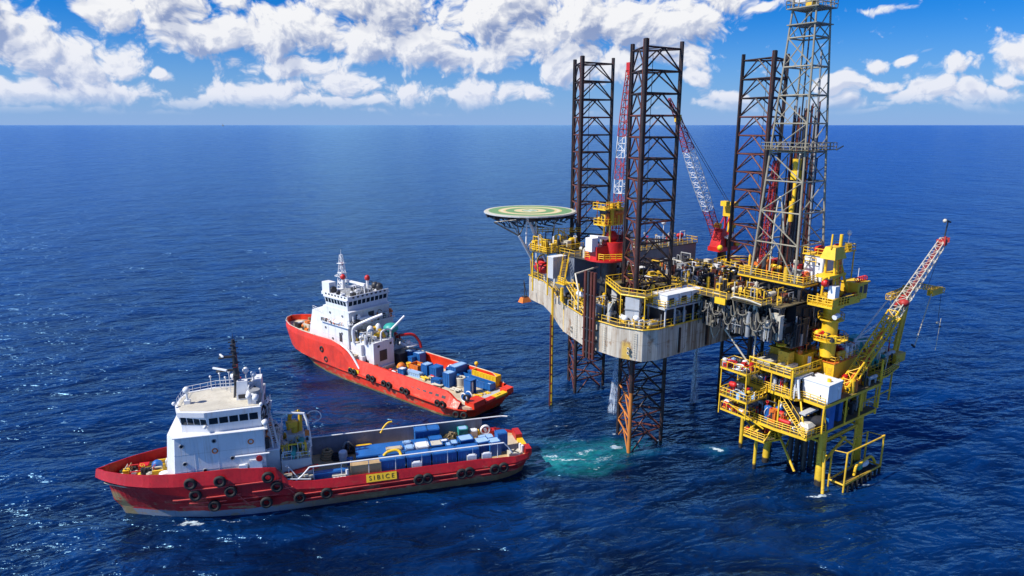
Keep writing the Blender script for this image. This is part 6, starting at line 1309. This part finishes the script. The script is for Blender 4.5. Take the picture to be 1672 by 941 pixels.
# ------------------------------------------------------------------ the yellow wellhead platform
def platform():
    P = thing('wellhead_platform', 'bright yellow fixed wellhead platform on tubular legs in front of the rig', 'platform', FR, (21, -15, 0))
    u0, u1, m0, m1 = 15.75, 26.75, -20.4, -11.4
    def legm():
        m = paint('splash_zone_yellow_leg', (.74, .46, .02), .5, (.22, .11, .02), .6, .4, var=.25, thr=.52)
        t = NT(m.node_tree); b = [n for n in t.N if n.type == 'BSDF_PRINCIPLED'][0]; src = b.inputs['Base Color'].links[0].from_socket
        Pn = t.n('ShaderNodeTexCoord').outputs['Object']; s = t.n('ShaderNodeSeparateXYZ'); t.set(s.inputs[0], Pn); n = t.noise(Pn, 1.2, 4, .6)
        z = t.m('ADD', s.outputs[2], t.m('MULTIPLY', n, .8)); c = t.mix(t.ramp(z, 1.5, 1.1), src, (.03, .022, .015)); t.L.new(c, b.inputs['Base Color']); return m
    lm = legm()
    for u, m in ((u0, m0), (u1, m0), (u0, m1), (u1, m1)):
        l = MB(lm); s = .0; cu, cm = 21.25, -15.9; dx, dy = (u - cu) * .02, (m - cm) * .02
        l.tube((u + dx * 4, m + dy * 4, -6), (u, m, 9.3), .62 if m == m0 else .55, 16); l.use(yellow).tube((u, m, 9.3), (u, m, 17.5), .30, 12); part('leg', l, P)
    b = MB(lm)
    b.tube((u0, m1, 8.2), (14.2, -17.2, 1.2), .2, 8); b.tube((u0, m0, 3.0), (19.6, m0 - 1.6, 7.6), .22, 8); b.tube((u0, m0, 7), (u0, m1, 7), .2, 8); b.tube((u0, m1, 7), (u1, m1, 7), .2, 8); b.tube((u1, m0, 7), (u1, m1, 7), .2, 8); b.tube((u0, m0, 7.2), (u1, m0, 7.2), .22, 8)
    b.tube((u0, m1, 7), (21, m1, 1.0), .2, 8); b.tube((u1, m1, 7), (21, m1, 1.0), .2, 8); b.tube((u1, m0, 7), (u1, m1 - 3, 1.0), .2, 8); b.tube((12.5, -9, 7.5), (u0, m1, 3.5), .2, 8); b.tube((20.5, m0, 7), (u1, m0, 3), .18, 8)
    part('brace', b, P)
    c = MB(lm)
    for u, m, z in ((16.7, -5.5, 9), (11.9, -11.5, 8.5), (20, -9, 9), (23, -7, 9)): c.tube((u, m, -5), (u, m, z), .34 if u > 13 else .28, 12)
    for u in (18, 20, 22): 
        for m in (-14, -16.5): c.use(dark).tube((u, m, -6), (u, m, 9), .4, 12)
    part('conductor_pipe', c, P)
    # decks: plate, edge beams, rails
    def deck(name, poly, z, th=.35, rail=True, skip=(), label=None, mid=3):
        d = MB(grating, yellow); d.prism([(x, y) for x, y in poly], z - .08, z)
        pts = [(x, y, z) for x, y in poly]; d.use(yellow)
        for a, b_ in zip(pts, pts[1:] + pts[:1]):
            dv = Vector(b_) - Vector(a); L_ = dv.length; ang = math.atan2(dv.y, dv.x); c_ = (Vector(a) + Vector(b_)) / 2; d.obox((c_.x, c_.y, z - th / 2 - .02), (L_ + .1, .14, th), ang)
        for i in range(1, 5): x = poly[0][0] + (poly[2][0] - poly[0][0]) * i / 5; 
        o = part(name, d, P, label)
        if rail:
            r_ = MB(yellow)
            for i, (a, b_) in enumerate(zip(pts, pts[1:] + pts[:1])):
                if i not in skip: r_.rail([a, b_], 1.1, .06, 1.15, mid)
            part('railing', r_, o)
        return o
    cc = lambda *p: [tuple(q) for q in p]
    L0 = deck('cellar_deck', cc((10.2, -20.8), (14.8, -21.2), (29.6, -21.4), (29.6, -8), (15.2, -5.2), (9.8, -7.2), (9.6, -15.8)), 9.5, .45, skip=(1, 3))
    L1 = deck('main_deck', cc((13.4, -21.4), (30.4, -21.6), (30.4, -7.0), (12.6, -6.6), (12.6, -17.0), (13.6, -17.6)), 14.0, .45, skip=(0, 2))
    L2 = deck('upper_deck', cc((11.8, -16.4), (21.0, -16.6), (21.0, -8.6), (11.8, -9.2)), 17.6, .4)
    L3 = deck('left_upper_landing', cc((8.4, -11.0), (11.7, -11.0), (11.7, -6.2), (8.4, -6.2)), 17.0, .3, mid=1)
    L4 = deck('left_middle_landing', cc((7.2, -12.2), (12.5, -12.2), (12.5, -7.2), (7.2, -7.2)), 13.0, .3, mid=2)
    L5 = deck('left_lower_landing', cc((8.6, -12.0), (10.1, -12.0), (10.1, -6.6), (8.6, -6.6)), 9.9, .3, mid=1)
    L6 = deck('hanging_landing', cc((9.0, -11.0), (9.2, -14.6), (12.2, -15.4), (14.4, -14.3), (14.2, -10.5)), 6.8, .3)
    L7 = deck('right_landing', cc((30.4, -21.2), (33.0, -21.2), (39.0, -20.2), (39.0, -18.6), (33.5, -18.2), (30.4, -18)), 14.6, .3)
    # posts, cage and stairs
    p = MB(yellow)
    for u, m, za, zb, r_ in ((13.4, -21.3, 9.5, 14, .16), (12.0, -16.6, 14, 18.8, .18), (11.8, -13.2, 14, 17.6, .12), (11.8, -9.2, 14, 17.6, .16), (16.4, -16.6, 14, 17.6, .12), (30.2, -21.4, 9.5, 17.8, .2), (30.2, -14, 9.5, 14, .16), (24, -21.5, 9.5, 14, .16), (19.6, -21.5, 9.5, 14, .14), (30.2, -7.2, 9.5, 17.6, .18), (10, -16, 9.5, 14, .14), (8.5, -11, 13, 17, .12), (8.5, -6.3, 9, 17, .1), (7.3, -12.1, 10, 13, .1), (12.6, -7, 9.5, 14, .14), (29.6, -21.4, 8.6, 9.5, .2)):
        p.tube((u, m, za), (u, m, zb), r_, 8)
    p.path([(11.8, -9.2, 17.6), (11.4, -9.4, 18.9), (11.4, -13, 18.9), (11.8, -16.6, 18.8), (16.4, -16.8, 18.7)], .14, 7)
    p.tube((12, -16.6, 16.0), (16.2, -16.6, 16.0), .09, 5); p.tube((9, -14.6, 6.8), (11.2, -15, 9.5), .12, 6); p.tube((12.4, -15.2, 6.8), (10.4, -15.6, 9.5), .12, 6); p.tube((9.2, -11, 6.8), (9.8, -13, 9.5), .12, 6); p.tube((14.2, -14.3, 6.8), (12.4, -15.4, 9.5), .12, 6)
    p.tube((7.2, -9, 11.8), (9.6, -14, 8.6), .12, 6); p.tube((10, -20.6, 9.5), (13.4, -17.4, 14), .14, 6); p.tube((14.8, -21.2, 9.5), (13.4, -21.4, 14), .1, 6)
    part('framework', p, P)
    s_ = MB(yellow); s_.stair((11.2, -15.8, 13.6), (10.4, -20.4, 9.6), .9); s_.stair((13.6, -21.0, 9.5), (9.6, -16.8, 13.6), .8) if False else None; s_.stair((9.6, -8, 10.0), (12, -12.4, 13.8), .8); s_.stair((20.6, -9, 14.1), (16.6, -8.8, 17.5), .8); s_.stair((12.8, -14.9, 6.9), (14.6, -19.4, 9.5), .8); part('stairs', s_, P)
    # modules
    mo = MB(yellow, yellow_d, orange); mo.box(20.2, 27.0, -18.6, -13.6, 14.1, 18.4); mo.use(orange).box(20.0, 27.2, -18.8, -13.4, 18.4, 18.5); mo.use(yellow).box(16.8, 20.0, -15.2, -9.4, 17.7, 19.5); mo.box(16.6, 22.6, -15.4, -9.2, 19.5, 19.7); mo.use(yellow_d).box(14.4, 16.0, -14.2, -12.4, 17.7, 20.2)
    for i in range(5): mo.use(yellow_d).box(20.14, 20.2, -18.2 + i * .9, -17.6 + i * .9, 16.6, 17.6)
    mo.use(yellow).rail([(20.1, -13.5, 18.5), (20.1, -18.7, 18.5), (27.1, -18.7, 18.5)], 1.0, .05, 1.2); part('equipment_module', mo, P)
    pc = MB(cream, sand); pc.box(12.6, 17.0, -12.2, -9.8, 17.7, 18.5); pc.box(12.2, 15.8, -15.6, -12.9, 17.7, 18.0); pc.box(12.4, 15.6, -15.2, -14.6, 18.0, 18.5); pc.box(12.4, 15.6, -13.8, -13.3, 18.0, 18.5); part('cream_skid', pc, P)
    wp = MB(white); wp.box(13.4, 17.2, -17.0, -15.4, 16.9, 17.2); wp.box(13.3, 13.6, -17.0, -16.2, 14.1, 16.9); wp.box(16.6, 17.2, -16.8, -15.6, 14.1, 16.9); wp.curve([(12.4, -16.9, 14), (12.4, -16.9, 15.9), (12.8, -16.6, 16.8), (13.4, -16.3, 16.9)], .12, 6); wp.tube((12.7, -17.6, 14.1), (12.9, -17.0, 17.0), .18, 8); wp.box(17.6, 17.9, -16.0, -15.6, 14, 19.4); part('white_shelter', wp, P)
    bl = MB(dark); bl.tube((11.6, -18.4, 10.9), (14.8, -20.6, 10.9), .9, 14); bl.box(12, 15.5, -18.4, -16, 9.6, 12.4); bl.use(lgrey).box(11.4, 15.2, -19.6, -18.6, 12.3, 12.6); part('black_vessel', bl, P)
    cl = MB(cream, yellow); cl.box(10.8, 12.6, -20.6, -18.9, 9.6, 10.8); cl.prism([(10.7, -20.7), (12.7, -20.7), (12.7, -18.8), (10.7, -18.8)], 10.8, 11.3, [(11.1, -20.3), (12.3, -20.3), (12.3, -19.2), (11.1, -19.2)]); part('cream_locker', cl, P)
    bb = MB(blue); bb.box(15.2, 16.8, -21.3, -20.0, 9.6, 13.5); bb.box(19.4, 20.4, -20.6, -19.6, 9.6, 13.4); part('blue_cabinet', bb, P)
    for k in range(2):
        t2 = MB(blue); u, m = (12.6, -14.6) if k else (11.4, -13.4); t2.tube((u, m, 9.6), (u, m, 11.6), .62, 14); t2.ball((u, m, 11.6), .62, 14, 6, (1, 1, .5)); t2.use(white).torus((u - .1, m - .2, 11), (.4, 1, .2), .8, .06, 14, 5); part('blue_tank', t2, P)
    t2 = MB(dark, blue_l); t2.tube((33.2, -13.0, 15.6), (36.4, -13.6, 16.8), 1.0, 18); t2.use(blue_l).ball((33.2, -13, 15.6), 1.0, 16, 8); part('horizontal_tank', t2, P)
    t2 = MB(teal); t2.box(35.0, 38.2, -14.6, -12.4, 16.4, 18.6); part('teal_skid', t2, P)
    # platform crane tower
    pd = MB(yellow); pd.tube((24.6, -15.0, 18.4), (24.6, -15.0, 27.0), 1.22, 8); pd.tube((24.6, -15, 26.6), (24.6, -15, 27.4), 1.7, 14)
    twr = part('crane_pedestal', pd, P)
    for z, r_, w in ((21.4, 2.7, 0), (24.6, 1.9, 1)):
        g_ = MB(yellow, grating); poly = [(24.6 + r_ * math.cos(a * math.pi / 4 + .39), -15 + r_ * math.sin(a * math.pi / 4 + .39)) for a in range(8)]; g_.prism(poly, z - .2, z); pts = [(x, y, z) for x, y in poly]; g_.rail(pts + [pts[0]], .9, .05, 1.2); part('gallery', g_, twr)
    g_ = MB(yellow, red, dark); poly = [(20.8, -17.0), (28.6, -17.2), (29.6, -15.5), (28.6, -13), (20.8, -13)]; g_.prism(poly, 27.0, 27.35); pts = [(x, y, 27.35) for x, y in poly]; g_.rail([pts[4], pts[0], pts[1]], 1.2, .07, .8, 3); g_.box(20.8, 22.4, -17.05, -16.95, 27.4, 28.4); g_.box(25.4, 28.4, -17.2, -17.1, 27.4, 28.2); part('slewing_platform', g_, twr)
    g_ = MB(yellow); g_.box(28.0, 31.0, -17.0, -14.2, 27.3, 29.9); g_.box(27.8, 31.3, -17.2, -14.0, 29.9, 30.1); g_.use(dark); g_.box(28.5, 29.3, -17.04, -17.0, 28.4, 29.5); g_.box(29.8, 30.8, -17.04, -17.0, 28.2, 29.6); g_.box(31.0, 31.04, -16.6, -14.8, 28.2, 29.6); g_.use(white).tube((30.4, -15.6, 30.1), (30.4, -15.6, 32.0), .05, 5); g_.use(red)
    for i in range(5): g_.torus((28.6 + i * .6, -16.4, 30.5), (1, .3, 0), .35, .08, 10, 5)
    part('crane_cab', g_, twr)
    g_ = MB(yellow, orange, dark)
    for a, b_ in (((22.8, -16, 27.4), (22.6, -15.6, 35.2)), ((23.8, -16, 27.4), (23.4, -15.6, 35.2)), ((22.8, -14, 27.4), (22.6, -14.4, 35.2)), ((28.2, -15.6, 27.4), (24.6, -15.2, 34.6))): g_.tube(a, b_, .2, 7)
    g_.use(orange).tube((24.3, -15.8, 27.4), (24.3, -15.6, 34.8), .24, 7); g_.use(yellow)
    g_.box(20.6, 25.4, -16.2, -14.0, 31.6, 32.0); g_.tube((19.4, -15.8, 31.6), (21, -15.8, 31.9), .16, 6); g_.prism([(21.2, -16.4), (24.6, -16.4), (24.6, -14.0), (21.2, -14.0)], 34.4, 36.2, [(21.8, -16.0), (24.0, -16.0), (24.0, -14.4), (21.8, -14.4)]); g_.tube((23.9, -15.6, 35.8), (23.9, -15.6, 38.0), .26, 8); g_.tube((21.6, -15.4, 36), (21.7, -15.4, 38.2), .14, 6)
    for i in range(9): g_.box(22.75, 23.85, -16.12, -15.98, 28.0 + i * .75, 28.12 + i * .75)
    part('mast_frame', g_, twr)
    g_ = MB(white); g_.box(21.4, 22.6, -16.9, -15.8, 28.4, 30.4); g_.tube((21.8, -17.0, 25.6), (22.8, -17.0, 25.8), .4, 10); g_.use(red).ball((21.0, -15.4, 30.8), .6, 8, 6); g_.ball((27, -14, 28), .6, 8, 6); part('winch_box', g_, twr)
    for o_ in [twr] + list(twr.children): o_.data.transform(Matrix.Translation((-4.0, -2.0, .9)))
    # boat landing
    bo = MB(lm, yellow)
    bo.use(yellow_d)
    A = [(16.3, -24.2), (27.2, -24.4), (27.2, -21.8), (16.3, -21.8)]
    for z in (1.2,):
        for a, b_ in zip(A, A[1:] + A[:1]): bo.tube((*a, z), (*b_, z), .16, 7)
    for (u, m) in A: bo.tube((u, m, -.5), (u, m, 6.6 if m < -24 else 6.2), .15, 7)
    bo.tube((23.0, -21.8, 1), (23, -21.8, 8.2), .14, 7); bo.tube((16.3, -24.2, 6.6), (27.2, -24.4, 6.4), .15, 7); bo.tube((16.3, -21.8, 6.2), (27.2, -21.8, 6.2), .08, 6); bo.tube((16.3, -24.2, 6.6), (16.3, -21.8, 6.2), .08, 6); bo.tube((27.2, -24.4, 6.4), (27.2, -21.8, 6.2), .08, 6)
    bo.tube((13.4, -22.6, -1), (14.4, -21.6, 6.5), .26, 8); bo.tube((14.2, -22.0, 6.0), (15.9, -20.6, 2.4), .16, 7)
    for z in (2.6, 3.6): bo.tube((16.3, -24.2, z - .9), (27.2, -24.4, z - 1.4), .07, 5) if z < 3 else None
    bo.use(black).box(16.6, 27.0, -24.1, -22.0, .5, 1.0)
    for i in range(8): bo.tube((17 + i * 1.4, -24.5, -.6), (17 + i * 1.4, -24.5, 1.1), .22, 8)
    part('boat_landing', bo, P)
    sl_ = MB(lgrey); sl_.path([(28.6, -19, 14), (28.6, -19, -1)], .04, 4); sl_.path([(32.0, -21, 14.6), (32.6, -21, 17.4), (31.6, -21, 18.6)], .07, 5); part('hanging_line', sl_, P)
    # dense process equipment on every deck
    Y = [yellow, yellow, yellow_d, yellow_d, red, dark, lgrey, white, orange, cream, teal, dark]
    zones = [('process_equipment', 170, 13, 29, -20.6, -7, 9.5, 13.4, [dark, dark, yellow_d, yellow_d, red, yellow, grey, blue, yellow], .15), ('process_equipment', 60, 10, 13, -19, -8, 9.5, 12.6, [red, red, yellow, dark, orange, lgrey, white], .12),
             ('process_equipment', 110, 17.5, 30, -21.2, -7.5, 14.0, 17.0, Y, .14), ('process_equipment', 50, 12.8, 16.4, -16, -9.4, 14.0, 16.6, [yellow, yellow_d, dark, blue, lgrey, red], .12), ('process_equipment', 50, 20.5, 27, -18.4, -13.8, 18.5, 20.6, [red, white, yellow, orange, dark, yellow_d], .12),
             ('process_equipment', 26, 8.5, 11.4, -10.8, -6.4, 17.0, 18.3, [red, red, white, blue_l, dark], .1), ('process_equipment', 26, 7.4, 12, -12, -7.4, 13.0, 14.3, [red, blue_l, white, yellow, dark], .1), ('process_equipment', 20, 8.7, 10, -11.8, -6.8, 9.9, 11.2, [red, white, orange, yellow], .1), ('process_equipment', 40, 9.4, 13.8, -14, -11, 6.8, 8.2, [red, yellow, yellow_d, orange, dark], .1),
             ('process_equipment', 50, 16.6, 21.4, -15, -9.4, 19.7, 21.2, [orange, yellow, red, dark, white], .1), ('process_equipment', 90, 28, 40, -19, -11, 15.0, 19.2, [yellow, yellow_d, red, white, dark, lgrey, teal, cream], .14), ('process_equipment', 30, 18, 23.6, -18.8, -15.4, 28.3, 29.9, [yellow, red, dark, yellow_d], .1), ('process_equipment', 24, 18.6, 22.6, -19, -15, 22.3, 23.5, [red, dark, yellow], .1)]
    for i, z in enumerate(zones): part(z[0], clutter(random.Random(100 + i), *z[1:8], z[8], z[9]), P)
    for (u, m, z, sx) in ((34, -15, 14.6, 11),): 
        d = MB(yellow_d, grating); d.use(grating).box(28, 40.5, -19, -11, 14.5, 14.6); d.use(yellow_d); d.rail([(28, -19, 14.6), (40.4, -19, 14.6), (40.4, -11, 14.6)], 1.1, .06, 1.3)
        for a in (30.4, 35, 40): d.tube((a, -18.8, 7.5), (a, -18.8, 14.5), .16, 7); d.tube((a, -11.2, 7.5), (a, -11.2, 14.5), .16, 7)
        d.tube((30.4, -18.8, 9.5), (40, -18.8, 9.5), .14, 6); part('right_extension_deck', d, P)
    return P
platform()

def white_house():
    t_ = thing('control_cabin', 'white box cabin with a flat lid on the front corner of the yellow platform', 'cabin', FR, (16.1, -19.2, 14.06))
    b = MB(white); b.box(14.2, 18.0, -21.3, -17.2, 14.06, 16.9); b.box(14.1, 18.1, -21.4, -17.1, 16.9, 17.05); part('shell', b, t_)
    part('door_handle', MB(dark).box(14.16, 14.2, -20.2, -20.05, 14.6, 15.2), t_); part('vent_hood', MB(white).ball((17.0, -21.35, 16.0), .36, 12, 8, (1, .8, 1)), t_); part('lamp', MB(dark).ball((16.0, -17.6, 17.2), .28, 8, 6), t_)
white_house()

def platform_crane():
    c = thing('lattice_crane', 'yellow and white lattice boom crane with red tip reaching up to the right', 'crane', FR, (22.0, -20.0, 13.5))
    p = Vector((21.0, -20.2, 14.6)); q = Vector((48.6, -20.6, 35.6)); e = (q - p).normalized()
    b = MB(yellow, white, orange); b.lattice(p, p + (q - p) * .48, 1.4, 1.6, 12, .13, .075); 
    b2 = MB(cream); b2.lattice(p + (q - p) * .48, q, 1.5, 1.0, 16, .085, .045); b.use(orange).tube(p + (q - p) * .02, p + (q - p) * .38, .22, 6); part('lower_boom', b, c)
    up = part('upper_boom', b2, c)
    r_ = MB(faded_red); r_.lattice(p + (q - p) * .55, q - e * .6, .4, .4, 12, .05, .035); r_.obox((q.x - .7, q.y, q.z - .3), (.5, 1.6, .9), 0); r_.obox((q.x + .7, q.y, q.z), (.6, 1.2, .8), .3); r_.tube((q.x - 1.2, q.y - .6, q.z - .8), (q.x - 1.0, q.y - .6, q.z + .8), .2, 6); r_.ball((q.x - 12.6, q.y - .3, q.z - 9.2), .8, 10, 6, (1.2, 1, .8)); r_.tube((q.x - 13.6, q.y + .6, q.z - 9.8), (q.x - 11.2, q.y + .6, q.z - 8.4), .3, 8); part('boom_tip', r_, c)
    j = MB(dark, cream); j.tube(q, q + Vector((.6, 0, 3.4)), .12, 6); j.tube(q + Vector((-.6, 0, 3.6)), q + Vector((1.6, 0, 3.0)), .16, 6); j.use(cream).ball(q + Vector((-.7, 0, 3.4)), .35, 8, 6); part('tip_sheave', j, c)
    y_ = MB(yellow_d); y_.tube((40.2, -18.4, 14.6), (43.0, -18.6, 27.8), .34, 8); y_.tube((41.6, -18.4, 14.6), (43.6, -18.6, 27.8), .2, 8); y_.lattice((35.4, -18.6, 27.0), (44.5, -18.6, 27.6), .9, .8, 8, .08, .05); y_.lattice((46.4, -18.9, 27.4), (55.5, -18.9, 25.4), .9, .8, 8, .09, .06); y_.box(50.5, 54.5, -19.4, -18.4, 25.0, 26.2); y_.lattice((40, -17.4, 18.0), (43.4, -18, 27.6), 1.4, 1.0, 8, .1, .06); y_.box(39, 42.4, -19.6, -16.8, 14.7, 16.2); part('mast', y_, c)
    w = MB(white)
    for a, b_ in (((30.2, -16.4, 19.6), (38.6, -17.6, 26.6)), ((38.6, -17.6, 26.6), (40.6, -17.0, 20.4)), ((30.8, -16.4, 20.0), (41.4, -17.6, 23.6)), ((38.6, -17.6, 26.6), (43.0, -17.8, 22.8)), ((30.2, -16.4, 19.6), (39.6, -16.8, 18.4)), ((33, -16.4, 19.2), (35.4, -16.4, 16.6)), ((29.2, -16.3, 18.4), (30.4, -16.4, 20)), ((33, -15, 19.2), (39.6, -15, 18.6)), ((35.8, -16.4, 17), (36.8, -16.2, 19))): w.tube(a, b_, .15, 6)
    for i in range(6): w.tube((28.4, -12.6 - i * .3, 19.6 - i * .3), (33.4, -12.8 - i * .3, 19.2 - i * .3), .14, 6)
    part('back_stay', w, c)
    l = MB(dark, cream); l.tube(q + Vector((-.2, 0, -1)), (44.6, -20.6, 27.4), .04, 4); l.use(cream).tube((50.4, -19.2, 25.4), (46.0, -19.4, 16.4), .11, 6); l.use(dark).tube((46.0, -19.4, 16.4), (44.9, -19.4, 17.0), .2, 6); l.tube((55.0, -19, 25.4), (55.4, -19, 19.5), .04, 4); l.tube((55.4, -19, 19.5), (56.6, -19, 19.0), .04, 4); l.use(cream).tube((56.6, -19, 19.8), (56.2, -19, 13.6), .06, 5); l.ball((55.2, -19, 19.2), .26, 8, 6); l.use(dark).ball((56.6, -19, 18.2), .22, 8, 6); part('hoist_line', l, c)
    return c
platform_crane()
# side arm hung in the air left of the boom
lb = [(9.6, -8.8, 17.05, 'white ring buoy rack on the top left landing of the yellow platform', white, 'rack'), (8.3, -9.6, 13.05, 'blue rounded cover lying on the middle left landing of the yellow platform', blue_l, 'cover'), (9.2, -10.4, 9.95, 'white drum on the lowest left landing of the yellow platform', white, 'drum'), (9.4, -7.4, 9.95, 'red drum at the outer end of the lowest left landing', red, 'drum')]
for u, m, z, lab, mt, cat in lb:
    mb = MB(mt, dark)
    if cat == 'rack': mb.torus((0, 0, .5), (0, 0, 1), .6, .16, 16, 6); mb.use(dark).tube((0, 0, 0), (0, 0, .5), .3, 8); mb.use(mt).tube((.2, -.6, .1), (.2, -1.6, .1), .3, 10)
    elif cat == 'cover': mb.ball((0, -.4, .5), .6, 14, 8, (.9, 2.2, .7)); mb.box(-.4, .4, -1.2, .5, 0, .3)
    else: mb.tube((0, -.6, .55), (0, .6, .55), .5, 14); mb.torus((0, -.4, .55), (0, 1, 0), .51, .04, 14, 4); mb.torus((0, .4, .55), (0, 1, 0), .51, .04, 14, 4); mb.use(dark).box(-.4, .4, -.5, .5, 0, .2)
    single({'rack': 'ring_buoy_rack', 'cover': 'equipment_cover', 'drum': 'drum'}[cat], mb, lab, cat, FR, (u, m, z))
t_ = thing('work_boat', 'small white and teal boat resting on the boat landing at sea level', 'boat', FR, (24.0, -23.0, 1.25)); b = MB(white); b.ball((24.4, -23.0, 1.9), .7, 14, 8, (2.0, .9, .8)); part('hull', b, t_); b = MB(yellow); b.curve([(20.4, -23.6, 1.3), (20.8, -23.6, 2.8), (22.2, -23.4, 2.6), (25.6, -23.4, 2.9), (27, -23.6, 1.6)], .22, 7); b.use(teal).box(22.4, 23.4, -23.4, -22.6, 1.4, 2.4); part('hose_frame', b, t_)

# the far-off platform on the horizon
mb = MB(grey); mb.box(-30, 30, -18, 18, 18, 44); mb.box(-8, 2, -6, 6, 44, 95)
for sx in (-24, 24):
    for sy in (-14, 14): mb.tube((sx, sy, -2), (sx, sy, 18), 3, 8)
single('distant_platform', mb, 'tiny grey platform far off on the horizon, the only thing out there', 'platform', WORLD, (-10300, 25000, 0))

flush_fittings()
